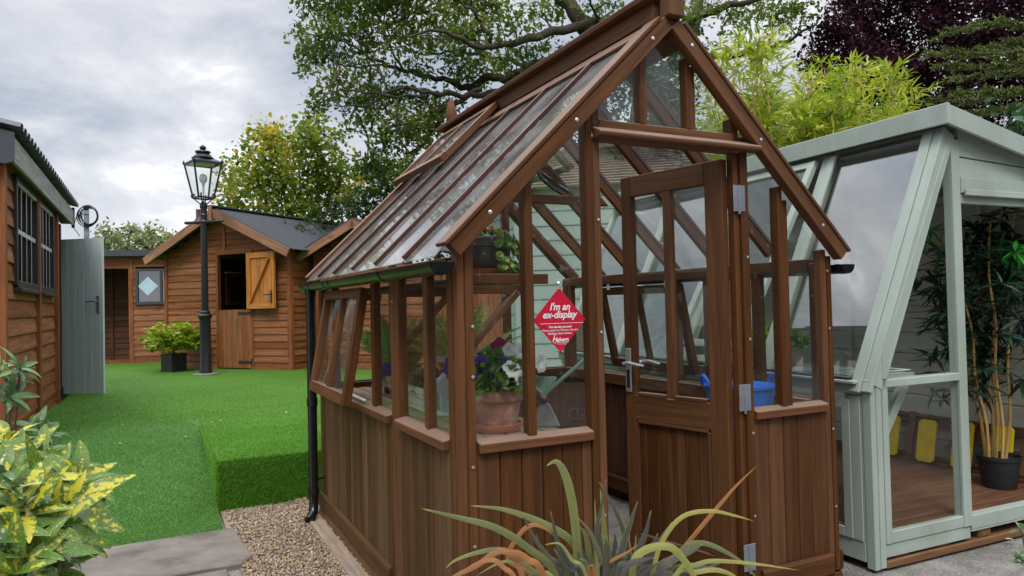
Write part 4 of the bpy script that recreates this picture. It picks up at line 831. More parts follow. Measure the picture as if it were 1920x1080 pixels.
lettering(b, 'Malvern', o_(.0, -.083), *A3, .0235, shear=.3, offset=.0006, space=.92); b.beam(o_(-.03, -.0875), o_(.038, -.0865), .0006, .0012); lettering(b, 'Garden Buildings', o_(.008, -.0935), *A3, .0055, shear=.1)
for x, z in ((-.0335, -.0835),): b.beam(o_(x, z), o_(x + .009, z + .026), .0006, .0026)
b.build('lettering', MT['white'], root)
b = MB(); b.lathe([(.007, 0), (.006, .003), (.003, .005)], sg + V(0, .004, hd + .016), 12, (0, -1, 0)); b.tube([sg + V(0, 0, hd + .014), sg + V(.005, -.004, hd + .008), sg + V(.003, -.002, hd - .004), sg + V(-.003, 0, hd - .004)], .0014, 6); b.build('hook', MT['chrome'], root)
# blue tub on a dark box
bx = V(1.62, .34, G); m = MB(); m.box(1.40, 1.84, .12, .50, G, .676); tag(m.build('dark_box', MT['black_matt'], bevel=.01), 'black box standing inside the right front panel of the greenhouse', 'box')
tc2 = V(1.605, .31, .678); root = thing('flexible_tub', 'bright blue plastic tub with two loop handles on the black box', 'tub', tc2)
b = MB(); b.lathe([(.132, 0), (.137, .004), (.165, .165), (.172, .167), (.174, .18), (.168, .18), (.161, .168), (.132, .012), (.001, .01)], tc2, 40); b.build('bowl', MT['blue'], root, smooth=True)
for s in (-1, 1):
    b = MB(); cx = tc2 + ax_ * s * .166; b.tube([cx + V(-.44 * k * .062, -.9 * k * .062, .176 + .05 * math.cos(k * math.pi / 2) ** .6) + ax_ * s * .012 * math.cos(k * math.pi / 2) for k in np.linspace(-1, 1, 13)], .0095, 8); b.build('handle', MT['blue'], root, smooth=True)
# ================================================================= SUMMERHOUSE
SA = V(2.17, .02, G); an_ = .035; sl = V(math.sin(an_), math.cos(an_), 0); se = V(math.cos(an_), -math.sin(an_), 0); UZ = V(0, 0, 1)
S_ = lambda x, y, z: SA * V(1, 1, 0) + se * x + sl * y + UZ * z
sh = thing('summerhouse', 'mint green summerhouse with sloping glass front and open doorway', 'summerhouse', SA + se * 1.0 + sl * 1.6)
SLN = 3.2; SW = 2.05
class SB(MB):
    def b(s, x0, x1, y0, y1, z0, z1, tone=None): return s.obox(S_(x0, y0, z0), se, sl, UZ, x1 - x0, y1 - y0, z1 - z0, tone)
def sp_(name, mat, *boxes, bevel=.003, parent=None):
    m = SB()
    for q in boxes: m.b(*q)
    return m.build(name, mat, parent or sh, bevel=bevel)
MI = MT['mint']
sp_('corner_post', MI, (0, .035, .0, .05, G + .005, .862), (.036, .073, -.004, .045, G + .01, .862))
sp_('floor', MT['deck'], *[(.04, SW, .03 + k * .115, .03 + k * .115 + .112, .045, .098) for k in range(27)])
sp_('pallet', MT['pallet'], (.08, SW, .0, .09, G + .002, G + .040), (.02, SW, .4, .5, G + .002, G + .040), *[(x, x + .1, .012, 2.9, G + .042, .022) for x in (.15, .47, .80, 1.25, 1.7)], (.08, SW, .006, .07, .023, .040), bevel=.004)
# end wall: window frame
sp_('end_window', MI, (.075, .715, .0, .03, -.013, .052), (.075, .115, -.008, .035, .054, .95), (.655, .72, -.010, .045, .054, 2.10), (.115, .655, -.006, .032, .054, .112), (.10, .656, -.012, .045, .822, .862))
sp_('door_threshold', MI, (.722, 1.95, -.004, .05, .03, .104), (.722, 1.95, -.002, .03, .018, .029))
sp_('door_post', MI, (1.62, 1.70, -.006, .045, .1, 1.81), (.722, .735, .012, .045, .104, 1.81))
sp_('lintel', MI, (.722, SW, -.014, .035, 1.815, 1.898), (.74, SW, -.03, -.0145, 1.80, 1.835), (.722, SW, .0, .03, 1.76, 1.813))
rz = lambda x: 2.255 - .2 * (x - .54)
m = SB(); m.prism([(.722, 1.90), (SW, 1.90), (SW, 1.945), (.722, 2.005)], S_(0, .012, 0), se, UZ, -sl, .014); m.prism([(.722, 2.012), (SW, 1.952), (SW, rz(SW) - .05), (.722, rz(.722) - .05)], S_(0, .012, 0), se, UZ, -sl, .018); lapboards(m, S_(0, .012, 0), se, -sl, 1.70, SW, .1, 1.81, .115, .014); m.build('cladding', MI, sh)
# sloping side: lean from (.03,.86) to (.60,2.11)
lo, hi = V(.03, .862), V(.625, 2.15); dl = hi - lo; ll = np.linalg.norm(dl); dvv = se * dl[0] / ll + UZ * dl[1] / ll; nl = -se * dl[1] / ll + UZ * dl[0] / ll
def lean(m, y0, wd, t0, th, a0=0.0, a1=1.0): m.obox(S_(lo[0], y0, lo[1]) + nl * t0 + dvv * ll * a0, dvv, sl, nl, ll * (a1 - a0), wd, th)
m = SB(); lean(m, -.008, .052, -.075, .078, -.02, 1.0); m.build('leaning_post', MI, sh, bevel=.004)
m = SB(); lean(m, -.014, .055, .004, .02, -.05, 1.0); m.build('cover_board', MI, sh, bevel=.003); m = SB(); lean(m, .043, .06, .004, .026, -.055, 1.0); m.build('cover_board', MI, sh, bevel=.003)
for y in (.72, 1.50, 2.30, SLN - .06):
    m = SB(); lean(m, y, .05, -.06, .085, -.03, 1.0); m.build('leaning_post', MI, sh, bevel=.003)
    if y < 2.9: m = SB(); lean(m, y - .06, .05, .02, .02, -.03, .98); m.build('cover_board', MI, sh, bevel=.003)
m = SB(); so_ = lambda y: S_(hi[0], y, hi[1]) + nl * .03 - dvv * .05; d2 = unit(-dvv + nl * .085); l2 = ll - .10      # top hung sash propped open in the second bay
m.obox(so_(.79), d2, sl, nl, l2, .05, .035); m.obox(so_(1.38), d2, sl, nl, l2, .05, .035); m.obox(so_(.84) + d2 * (l2 - .05), d2, sl, nl, .05, .54, .034); m.obox(so_(.84), d2, sl, nl, .05, .54, .034); sash = m.build('opening_sash', MI, sh, bevel=.003)
q = [so_(.84) + nl * .015 + d2 * .05, so_(1.38) + nl * .015 + d2 * .05, so_(1.38) + nl * .015 + d2 * (l2 - .05), so_(.84) + nl * .015 + d2 * (l2 - .05)]; pane(MT['glass'], q, parent=sash)
for a, c in ((.10, .66), (1.55, 2.24), (2.35, 3.12)):
    q = [S_(lo[0], a, lo[1]), S_(lo[0], c, lo[1]), S_(hi[0], c, hi[1]), S_(hi[0], a, hi[1])]; pane(MT['glass_sun'], q[::-1], parent=sh)
# low side wall with glazing, sill
sp_('side_sill', MI, (-.045, .07, .06, SLN, .842, .858), (-.02, .05, .06, SLN, .79, .841)); sp_('sill_seal', MT['black_matt'], (-.03, .02, .1, SLN, .859, .872))
sp_('side_window', MI, (.0, .03, .055, SLN, -.04, .06), (.004, .034, .055, .16, .061, .789), (.004, .034, 1.45, 1.56, .061, .789), (-.006, .0, .06, .12, .06, .78), (-.01, .004, .12, .17, .06, .76), (-.01, .004, .17, 1.45, .71, .76), (-.01, .004, .17, 1.45, .06, .11))
m = SB(); lapboards(m, S_(.018, 0, 0), sl, -se, 1.56, SLN, .06, .79, .115, .014); m.build('cladding', MI, sh)
pane(MT['glass_sun'], [S_(.012, .17, .11), S_(.012, 1.45, .11), S_(.012, 1.45, .71), S_(.012, .17, .71)], parent=sh)
# end window glass: lower and sloped upper
pane(MT['glass_clear'], [S_(.115, .01, .112), S_(.655, .01, .112), S_(.655, .01, .822), S_(.115, .01, .822)], parent=sh)
pane(MT['glass_clear'], [S_(.12, .012, .862), S_(.655, .012, .862), S_(.655, .012, 2.07), S_(.63, .012, 2.07), S_(.12, .012, .97)], parent=sh)
m = SB(); m.prism([(.078, .864), (.113, .864), (.113, .955), (.652, 2.06), (.652, 2.13), (.078, .975)], S_(0, .024, 0), se, UZ, -sl, .036); m.build('end_window_rail', MI, sh, bevel=.003)
# roof and fascias
m = SB(); m.prism([(.56, rz(.56) - .03), (SW + .3, rz(SW + .3) - .03), (SW + .3, rz(SW + .3)), (.56, rz(.56))], S_(0, -.06, 0), se, UZ, sl, SLN + .15); m.build('roof', MT['roof_felt'], sh)
m = SB(); m.prism([(.60, rz(.6) - .048), (SW, rz(SW) - .048), (SW, rz(SW) - .032), (.60, rz(.6) - .032)], S_(0, .0, 0), se, UZ, sl, SLN); m.build('ceiling', MT['ceiling'], sh)
m = SB(); m.b(.525, .548, -.085, SLN + .1, 2.155, 2.262); m.build('fascia', MI, sh, bevel=.003)
m = SB(); m.prism([(.549, rz(.549) - .10), (SW + .3, rz(SW + .3) - .10), (SW + .3, rz(SW + .3) + .004), (.549, rz(.549) + .004)], S_(0, -.08, 0), se, UZ, sl, .02); m.build('bargeboard', MI, sh, bevel=.003)
m = SB(); m.b(.63, .68, .03, SLN, 2.10, 2.17); m.build('top_plate', MT['ceiling'], sh)
# inside walls
m = SB(); lapboards(m, S_(1.80, 0, 0), sl, -se, .0, SLN, .098, 2.0, .15, .012, (), None, True); m.b(1.813, 1.84, 0, SLN, .098, 2.0); m.build('back_wall', MT['sage_in'], sh)
m = SB(); lapboards(m, S_(0, SLN - .04, 0), se, -sl, .04, 1.79, .098, 2.1, .15, .012, (), lambda z: (.04 + max(0, z - .86) * .46, 1.79), True); lapboards(m, S_(0, SLN, 0), se, sl, .04, 1.79, .098, 2.1, .115, .012, (), lambda z: (.04 + max(0, z - .86) * .46, 1.79)); m.build('far_wall', MI, sh)
sp_('stud', MT['sage_in'], (1.755, 1.79, .545, .58, .1, 2.0)); sp_('stud', MT['sage_in'], (1.755, 1.79, 1.6, 1.635, .1, 2.0))
m = SB(); m.b(.10, .44, .09, 3.0, .842, .868); [m.b(.10 + .0, .45, .09 + k * .1, .09 + k * .1 + .006, .869, .872) for k in range(29)]; m.build('window_shelf', MI, sh)
m = SB(); m.beam(S_(.10, .11, .40), S_(.40, .11, .835), .05, .03, sl); m.build('shelf_bracket', MI, sh)
m = MB(); q = S_(.19, .16, .8735); m.obox(q, se, sl, UZ, .32, .12, .003); m.mi = 1; m.obox(q + UZ * .0032 + se * .02 + sl * .012, se, sl, UZ, .26, .09, .001); tag(m.build('magazine', [MT['white'], plain('magazine_print', (.25, .18, .32), .3, var=.9, scale=25)]), 'glossy printed magazine lying on the summerhouse window shelf', 'magazine')
# rack of yellow boards
rk = thing('slatted_rack', 'wooden rack with yellow painted boards leaning on the summerhouse back wall', 'rack', S_(1.7, .6, .1))
m = SB(); 
for z, x in ((.10, 1.66), (.128, 1.67), (.40, 1.74), (.365, 1.73)): m.b(x, x + .035, .10, 1.45, z, z + .02)
for y in (.30, .72, 1.08, 1.22, 1.4): m.beam(S_(1.68, y, .10), S_(1.755, y, .43), .05, .02, -se)
m.beam(S_(1.70, .82, .22), S_(1.74, .64, .34), .03, .012, -se); m.beam(S_(1.70, .60, .36), S_(1.69, .46, .16), .03, .012, -se); m.build('frame', MT['pallet'], rk, bevel=.002)
for y, dz in ((.345, .44), (.595, .43), (.85, .41), (1.13, .405)):
    m = MB(); c_ = .02; wd_, hh = .135, dz - .12; pr = [(c_, 0), (wd_ - c_, 0), (wd_, c_), (wd_, hh - c_), (wd_ - c_, hh), (c_, hh), (0, hh - c_), (0, c_)]
    m.prism(pr, S_(1.635, y, .115), sl, unit(UZ + se * .2), -se, .016); m.build('yellow_board', MT['yellow'], rk, bevel=.002)
# artificial bamboo
bp_ = S_(1.45, .30, .098); root = thing('potted_bamboo', 'tall dark leaved bamboo in a black pot inside the summerhouse doorway', 'potted plant', bp_)
b = MB(); b.lathe([(.085, 0), (.09, .004), (.113, .17), (.12, .172), (.122, .195), (.115, .195), (.108, .17), (.001, .165)], bp_, 32); b.build('pot', MT['black_matt'], root, smooth=True)
BAM = leafmat('bamboo_dark_leaf', [(0, (.008, .022, .014)), (.75, (.02, .055, .03)), (.9, (.05, .12, .08)), (.95, (.04, .30, .04)), (1, (.05, .42, .05))], rough=.35, trans=.15)
tips = []; b = MB()
for k, (ox, oy, tx_, ty_, h) in enumerate(((-.05, .02, -.16, .10, 1.25), (-.02, -.04, -.06, -.02, 1.35), (.02, .02, .03, .02, 1.45), (.05, -.02, .14, -.06, 1.5), (.04, .05, .2, .2, 1.35), (-.03, .05, -.1, .25, 1.4))):
    p0 = bp_ + V(ox, oy, .16); p1 = bp_ + V(tx_, ty_, .16 + h); pts = [p0 + (p1 - p0) * (i / 12) + V(.008 * math.sin(i), .008 * math.cos(i * 1.3), 0) for i in range(13)]; b.tube(pts, [.010 - .0004 * i for i in range(13)], 8)
    for i in range(2, 12): b.lathe([(.0115, 0), (.012, .003), (.0115, .006)], pts[i], 8)
    for i in range(4, 13):
        for q in range(4 if i > 6 else 2): tips.append(pts[i] + rng.normal(size=3) * V(.13, .15, .07))
b.build('canes', MT['cane'], root, smooth=True)
P, D, T = [], [], []
for t in tips:
    tn = random.random() * .85 if random.random() < .9 else .93 + random.random() * .07
    for k in range(8): d = rng.normal(size=3); d[2] = d[2] * .5 - .15; P.append(t); D.append(d); T.append(min(1, tn + random.uniform(0, .05)))
X, Y, Z = frames(np.array(D), np.tile(V(0, 0, 1), (len(P), 1)) + rng.normal(size=(len(P), 3)) * .3); instmesh('leaves', LEAFL[0], LEAFL[1], np.array(P), X, Y, Z, (rng.uniform(.10, .19, len(P)))[:, None] * np.ones(3), T, BAM, root)
b = MB()
for t in tips[::2]: b.tube([t, t + (bp_ + V(0, 0, t[2] - bp_[2] - .05) - t) * .8], .0018, 4)
b.build('twigs', MT['brownstem'], root)
# plants on the summerhouse shelf, seen through both glasses
SPI = leafmat('spider_plant', [(0, (.10, .24, .17)), (.6, (.22, .42, .33)), (1, (.45, .60, .48))])
def spider(c, label, n=34, ln=.26):
    root = thing('potted_spider_plant', label, 'potted plant', c, 'spider plants on the shelf'); b = MB(); flowerpot(b, c, .06, .09); b.build('pot', MT['sage_in'], root, smooth=True); b = MB()
    for k in range(n):
        t = random.uniform(0, 6.28); l_ = ln * random.uniform(.6, 1.1); h = random.uniform(.3, 1.0); pts = [np.asarray(c) + V(0, 0, .09) + V(math.cos(t) * l_ * a * .8, math.sin(t) * l_ * a * .8, l_ * (h * 1.3 * a - (h * .9 + .5) * a * a)) for a in np.linspace(0, 1, 7)]
        sd_ = unit(np.cross(pts[3] - pts[0], UZ)); vs = []
        for i, p in enumerate(pts): wv = .007 * math.sin(math.pi * (i + .8) / 7.4); vs += [p - sd_ * wv, p + V(0, 0, -.003), p + sd_ * wv]
        b.raw(vs, [f for i in range(6) for f in ((3 * i, 3 * i + 1, 3 * i + 4, 3 * i + 3), (3 * i + 1, 3 * i + 2, 3 * i + 5, 3 * i + 4))])
    b.build('leaves', SPI, root, smooth=2)
spider(S_(.30, 2.0, .872), 'pale spider plant on the summerhouse shelf nearest its far end', 40, .30)
spider(S_(.30, 1.35, .872), 'smaller spider plant on the shelf beside the sloping glass bar', 30, .20)
m = MB(); m.obox(S_(.20, .72, .872), sl, se, UZ, .34, .12, .11); tag(m.build('planter_trough', MT['old_timber'], bevel=.004), 'shallow timber trough on the summerhouse window shelf', 'trough')
root = thing('trough_plant', 'leafy green plants filling the timber trough on the shelf', 'plant', S_(.26, .9, .98)); leafball('foliage', S_(.26, .88, .99), .20, .13, 420, .05, GREENS, root)
# ================================================================= LEFT SHED
ls = thing('timber_shed', 'brown timber shed with two barred windows and dark corrugated roof edge', 'shed', (-3.4, 6.0, 0.1))
LX = -2.0
def lpart(name, mat, *boxes, bevel=.004):
    b = MB()
    for q in boxes: b.box(*q)
    return b.build(name, mat, ls, bevel=bevel)
win = ((4.60, 5.80), (5.95, 7.02))
b = MB(); lapboards(b, (LX, 0, 0), (0, 1, 0), (1, 0, 0), 4.08, 7.2, .10, 2.44, .145, .028, [(a, c, 1.5, 2.44) for a, c in win]); b.box(LX - .05, LX - .002, 4.08, 7.2, .0, 1.5); b.box(LX - .05, LX - .002, 4.08, 4.6, 1.5, 2.44); b.build('wall', MT['stain'], ls)
b = MB(); lapboards(b, (0, 4.06, 0), (1, 0, 0), (0, -1, 0), -5.0, LX, .0, 2.5, .145, .028); b.build('wall', MT['stain'], ls)
lpart('corner_post', MT['stain_trim'], (LX - .03, LX + .06, 4.02, 4.10, .0, 2.43)); lpart('corner_post', MT['stain_trim'], (LX - .04, LX + .065, 7.2, 7.30, .05, 2.42)); lpart('batten', MT['stain_trim'], (LX + .0, LX + .056, 5.82, 5.93, .05, 2.44))
lpart('porch_wall', MT['stain_dark'], (-2.9, LX - .02, 8.36, 8.40, .2, 2.42), (-2.94, -2.9, 7.2, 8.4, .2, 2.42), (-2.9, LX - .05, 7.2, 7.24, .2, 2.42), (LX - .12, LX - .02, 8.28, 8.355, .2, 2.42))
lpart('step', MT['pallet'], (-2.9, LX + .07, 7.30, 8.30, .12, .27), (LX + .04, LX + .10, 7.0, 8.2, .05, .24)); lpart('damp_course', MT['black_matt'], (LX - .14, LX - .0, 8.24, 8.30, .27, .36))
for a, c in win:
    fr = MB(); x0, x1 = LX - .02, LX + .05
    for q in ((a, a + .05, 1.52, 2.43), (c - .05, c, 1.52, 2.43), (a + .05, c - .05, 2.38, 2.43), (a + .05, c - .05, 1.50, 1.56)): fr.box(x0, x1, *q)
    fr.box(x0, x1 + .03, a - .01, c + .01, 1.47, 1.50)
    fo = fr.build('window', MT['dark_frame'], ls, bevel=.004)
    g = MB(); x2, x3 = LX - .0, LX + .03; g.box(x2, x3, a + .052, c - .052, 1.955, 1.995); g.box(x2, x3 + .012, a + .052, c - .052, 2.352, 2.379); g.box(x2, x3 + .012, a + .051, a + .075, 1.562, 2.35); g.build('glazing_bar', MT['pale_frame'], fo, bevel=.002)
    for k in (1, 2, 3):
        g = MB(); y = a + .05 + (c - a - .1) * k / 4; g.box(x2 - .01, x3 + .006, y - .024, y + .024, 1.565, 1.953); g.box(x2 - .01, x3 + .006, y - .024, y + .024, 1.997, 2.35)
        g.build('glazing_bar', MT['dark_frame'], fo, bevel=.002)
        g = MB(); y -= .024; g.box(x3 + .0065, x3 + .0085, y - .022, y - .008, 1.565, 1.953); g.box(x3 + .0065, x3 + .0085, y - .022, y - .008, 1.997, 2.35)
        g.build('bar_edge', MT['pale_frame'], fo)
    pane(MT['glass_dark'], [(LX - .012, a, 1.52), (LX - .012, c, 1.52), (LX - .012, c, 2.4), (LX - .012, a, 2.4)], parent=fo)
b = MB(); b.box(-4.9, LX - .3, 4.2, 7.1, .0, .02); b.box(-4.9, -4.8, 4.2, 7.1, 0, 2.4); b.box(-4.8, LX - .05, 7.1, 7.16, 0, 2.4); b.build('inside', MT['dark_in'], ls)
lpart('fascia', MT['greywood'], (-1.905, -1.88, 3.97, 8.36, 2.41, 2.60), bevel=.003); lpart('fascia_cap', MT['dark_frame'], (-1.905, -1.87, 8.362, 8.40, 2.38, 2.64))
lpart('soffit', MT['stain_dark'], (-2.02, -1.906, 3.97, 8.36, 2.425, 2.445))
b = MB()     # box profile roof sheet
nrib = 27; pr = []
for k in range(nrib):
    y = 3.90 + k * .168; pr += [(y, 0), (y + .035, .036), (y + .105, .036), (y + .14, 0)]
top = [(p[0], p[1]) for p in pr]; bot = [(p[0], p[1] - .004) for p in reversed(pr)]
sl_ = unit((-1, 0, .20)); b.prism(top + bot, (-1.83, 0, 2.655), (0, 1, 0), unit((.20, 0, 1)), sl_, 3.3); b.build('roof', MT['roof_sheet'], ls)
b = MB(); b.prism([(-5.1, 3.27 - .02), (-1.872, 2.62), (-1.872, 2.405), (-1.93, 2.385), (-5.1, 3.02)], (0, 3.935, 0), (1, 0, 0), (0, 0, 1), (0, 1, 0), .03); b.build('bargeboard', MT['grey_frame'], ls)
# open grey-green door
hg, fe = V(-2.02, 8.385, 0), V(-1.525, 8.01, 0); dd = unit(fe - hg); dn = unit((dd[1], -dd[0], 0)); 
if np.dot(dn, CP - hg) < 0: dn = -dn
b = MB(); vboards(b, hg, dd, dn, 0, np.linalg.norm(fe - hg), HL + .008, 2.225, .115, .026, .004); od = b.build('door', MT['door_grey'], ls); lit(od, 'grey green boarded door standing open at the far end')
b = MB(); hc = hg + dd * (np.linalg.norm(fe - hg) - .07) + dn * .027
b.obox(hc - dd * .022 + V(0, 0, 1.28), dd, dn, UZ, .044, .008, .22); b.tube([hc + dn * .005 + V(0, 0, 1.43), hc + dn * .05 + V(0, 0, 1.43), hc + dn * .05 - dd * .06 + V(0, 0, 1.43), hc + dn * .05 - dd * .14 + V(0, 0, 1.43)], .011, 8); b.lathe([(.009, 0), (.008, .012)], hc + dn * .006 + V(0, 0, 1.34), 10, dn)
b.build('handle', MT['galv'], od, bevel=.003)
# ================================================================= WORKSHOP (far, low roof)
wa = V(-1.85, 14.1, HL); wd_ = unit((.96, -.281, 0)); wn = unit((.281, .96, 0)); WS = lambda s, t, z: V(wa[0], wa[1], 0) + wd_ * s + wn * t + UZ * z
ws = thing('workshop', 'low brown workshop with flat dark roof and mirrored window beyond the open door', 'shed', wa)
def obx(b, fn, s0, s1, t0, t1, z0, z1, dx_, dn_, tone=None): b.obox(fn(s0, t0, z0), dx_, dn_, UZ, s1 - s0, t1 - t0, z1 - z0, tone)
b = MB(); lapboards(b, WS(0, 0, 0), wd_, -wn, -1.6, 2.6, HL, 2.40, .12, .02, [(-.62, .45, HL, 2.16), (.58, 1.6, 1.43, 2.15)]); b.build('wall', MT['stain'], ws)
b = MB(); obx(b, WS, .45, .53, -.03, .03, HL, 2.38, wd_, wn); obx(b, WS, -.70, -.62, -.03, .03, HL, 2.38, wd_, wn); obx(b, WS, -.619, .449, -.028, .03, 2.16, 2.24, wd_, wn); obx(b, WS, -.619, .449, -.03, .03, HL, HL + .07, wd_, wn); b.build('door_frame', MT['stain_trim'], ws)
b = MB(); lapboards(b, WS(0, .9, 0), wd_, -wn, -1.6, 2.6, HL, 2.4, .12, .02); obx(b, WS, -.2, -.14, .85, .9, HL, 2.3, wd_, wn); b.build('back_wall', MT['stain_dark'], ws)
b = MB(); obx(b, WS, -1.7, 2.7, -.18, 2.2, 2.40, 2.52, wd_, wn); b.build('roof', MT['grey_frame'], ws)
b = MB(); [obx(b, WS, *q, wd_, wn) for q in ((.58, .63, -.05, .02, 1.43, 2.15), (1.55, 1.6, -.05, .02, 1.43, 2.15), (.63, 1.55, -.05, .02, 2.10, 2.15), (.63, 1.55, -.05, .02, 1.43, 1.49), (1.04, 1.08, -.045, .02, 1.49, 2.10))]; wf = b.build('window', MT['grey_frame'], ws)
pane(MT['glass_sky'], [WS(.6, -.01, 1.46), WS(1.58, -.01, 1.46), WS(1.58, -.01, 2.12), WS(.6, -.01, 2.12)], parent=wf)
b = MB(); b.obox(WS(.6, .03, 1.44), wd_, wn, UZ, 1, .01, .7); b.build('blind', MT['black_matt'], wf)
b = MB(); cq = WS(.81, -.020, 1.80); b.prism([(0, -.19), (.19, 0), (0, .19), (-.19, 0)], cq, wd_, UZ, -wn, .003); st_ = b.build('sticker', plain('pale_blue_sticker', (.50, .66, .80), .5, var=.1), wf)
# ================================================================= STABLE
sa = V(-.757, 12.094, HL); sd0 = unit((.635, -.773, 0)); sn = unit((.773, .635, 0)); SS = lambda s, t, z: V(sa[0], sa[1], 0) + sd0 * s + sn * t + UZ * z
stb = thing('stable', 'brown weatherboarded stable with split door and black corrugated roof', 'stable', sa)
SWD, SDP = 2.84, 3.2; ev, ap = 2.30, 2.96; rs_ = (ap - ev) / (SWD / 2)
gc = lambda z: (0.04, SWD - .04) if z < ev else (max(.04, (z - ev) / rs_), min(SWD - .04, SWD - (z - ev) / rs_))
dz0, dz1 = 1.27, 2.01
b = MB(); lapboards(b, SS(0, 0, 0), sd0, -sn, 0, SWD, HL, ap - .02, .118, .022, [(dz0, dz1, HL, 2.24)], gc); b.build('wall', MT['stain'], stb)
b = MB(); lapboards(b, SS(SWD, 0, 0), sn, sd0, 0.04, SDP, HL, ev, .118, .022); b.build('wall', MT['stain'], stb)
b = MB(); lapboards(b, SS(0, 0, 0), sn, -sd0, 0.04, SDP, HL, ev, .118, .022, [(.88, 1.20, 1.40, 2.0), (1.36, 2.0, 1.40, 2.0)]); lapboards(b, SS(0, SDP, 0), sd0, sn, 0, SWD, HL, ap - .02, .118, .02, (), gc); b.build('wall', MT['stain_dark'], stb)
for q in ((-.035, .04, -.035, .04, HL, ev), (SWD - .04, SWD + .035, -.035, .04, HL, ev)): b = MB(); obx(b, SS, *q, sd0, sn); b.build('corner_post', MT['stain_trim'], stb)
b = MB(); b.prism([(.03, ev - .05), (SWD - .03, ev - .05), (SWD - .03, ev), (SWD / 2, ap), (.03, ev)], SS(0, .001, 0) , sd0, UZ, sn, .012); b.build('gable_lining', MT['stain'], stb)
b = MB(); [obx(b, SS, *q, sd0, sn) for q in ((dz0 - .045, dz0, -.035, .03, HL, 2.31), (dz1, dz1 + .045, -.035, .03, HL, 2.31), (dz0, dz1, -.032, .03, 2.24, 2.32))]; b.build('door_frame', MT['stain_trim'], stb)
b = MB(); obx(b, SS, SWD / 2 - .03, SWD / 2 + .03, -.04, -.02, 2.32, 2.72, sd0, sn); b.build('king_post', MT['stain_trim'], stb)
b = MB(); obx(b, SS, .05, SWD - .05, .05, SDP - .05, HL - .02, HL + .01, sd0, sn); b.build('floor', MT['dark_in'], stb)
for t0, t1 in ((.86, 1.22), (1.34, 2.02)):
    b = MB(); [obx(b, SS, *q, sd0, sn) for q in ((.022, .07, t0, t0 + .07, 1.38, 2.02), (.022, .07, t1 - .07, t1, 1.38, 2.02), (.022, .07, t0 + .07, t1 - .07, 1.95, 2.02), (.022, .07, t0 + .07, t1 - .07, 1.38, 1.45))]; wo_ = b.build('side_window', MT['new_pine'], stb); pane(MT['glass_dark'], [SS(.024, t0 + .03, 1.40), SS(.024, t1 - .03, 1.40), SS(.024, t1 - .03, 2.0), SS(.024, t0 + .03, 2.0)], parent=wo_)
b = MB(); vboards(b, SS(0, -.012, 0), sd0, -sn, dz0 + .003, dz1 - .003, HL + .02, 1.285, .105, .02, .003); ld = b.build('lower_door', MT['stain'], stb)
for z in (1.20, .37):
    b = MB(); obx(b, SS, dz1 - .28, dz1 + .0, -.040, -.034, z, z + .045, sd0, sn); obx(b, SS, dz1 + .002, dz1 + .025, -.042, -.036, z - .05, z + .09, sd0, sn); b.build('strap_hinge', MT['black_matt'], ld)
q0 = SS(dz1 - .005, -.075, 0); ud = unit(sd0 + sn * -.10); un = unit((-ud[1], ud[0], 0)); un = un if np.dot(un, CP - q0) > 0 else -un
UD = lambda s, t, z: q0 + ud * s + un * t + UZ * z
b = MB(); vboards(b, q0, ud, un, 0, .66, 1.295, 2.235, .11, .018, .003); uo = b.build('upper_door', MT['new_pine'], stb); lit(uo, 'new orange pine upper half door folded open')
b = MB(); [b.obox(UD(*q[:3]), ud, un, UZ, *q[3:]) for q in ((.0, .02, 1.295, .09, .022, .94), (.57, .02, 1.295, .09, .022, .94), (.09, .02, 2.145, .48, .022, .09), (.09, .02, 1.295, .48, .022, .09))]; b.beam(UD(.10, .031, 1.40), UD(.56, .031, 2.13), .022, .08, un, None); b.build('brace', MT['new_pine'], uo)
b = MB(); b.obox(UD(.585, .043, 1.39), ud, un, UZ, .03, .01, .20); b.tube([UD(.60, .05, 1.52), UD(.60, .085, 1.52), UD(.48, .085, 1.52)], .010, 8); b.build('handle', MT['black_matt'], uo)
OV = .25; ov_t = -.30
for s in (-1, 1):
    c0 = SS(SWD / 2, ov_t, 3.02 + .0); e_ = SS(SWD / 2 + s * (SWD / 2 + OV), ov_t, 3.02 - rs_ * (SWD / 2 + OV)); b = MB()
    dr_ = unit(e_ - c0); upn = unit(np.cross(dr_, -sn) * s); upn = upn if upn[2] > 0 else -upn
    b.obox(c0 - upn * .14 + sn * .0, dr_, sn, upn, np.linalg.norm(e_ - c0), .025, .14); b.build('bargeboard', MT['stain_barge'], stb)
    b = MB(); pr = []; nn_ = int((SDP + .6) / .075)
    for k in range(nn_ * 4 + 1): pr.append((k * .075 / 4, .012 * math.sin(2 * math.pi * k / 4)))
    b.prism(pr + [(p[0], p[1] - .006) for p in reversed(pr)], c0 + upn * .010 + sn * .030, sn, upn, dr_, np.linalg.norm(e_ - c0) + .03); b.build('roof', MT['roof_felt'], stb)
b = MB(); obx(b, SS, SWD / 2 - .035, SWD / 2 + .035, ov_t - .028, ov_t - .002, 2.80, 3.07, sd0, sn); b.build('finial', MT['stain_barge'], stb)
b = MB(); b.beam(SS(SWD / 2, ov_t - .02, 3.05), SS(SWD / 2, SDP + .3, 3.05), .16, .025, UZ); b.build('ridge_cap', MT['roof_felt'], stb)
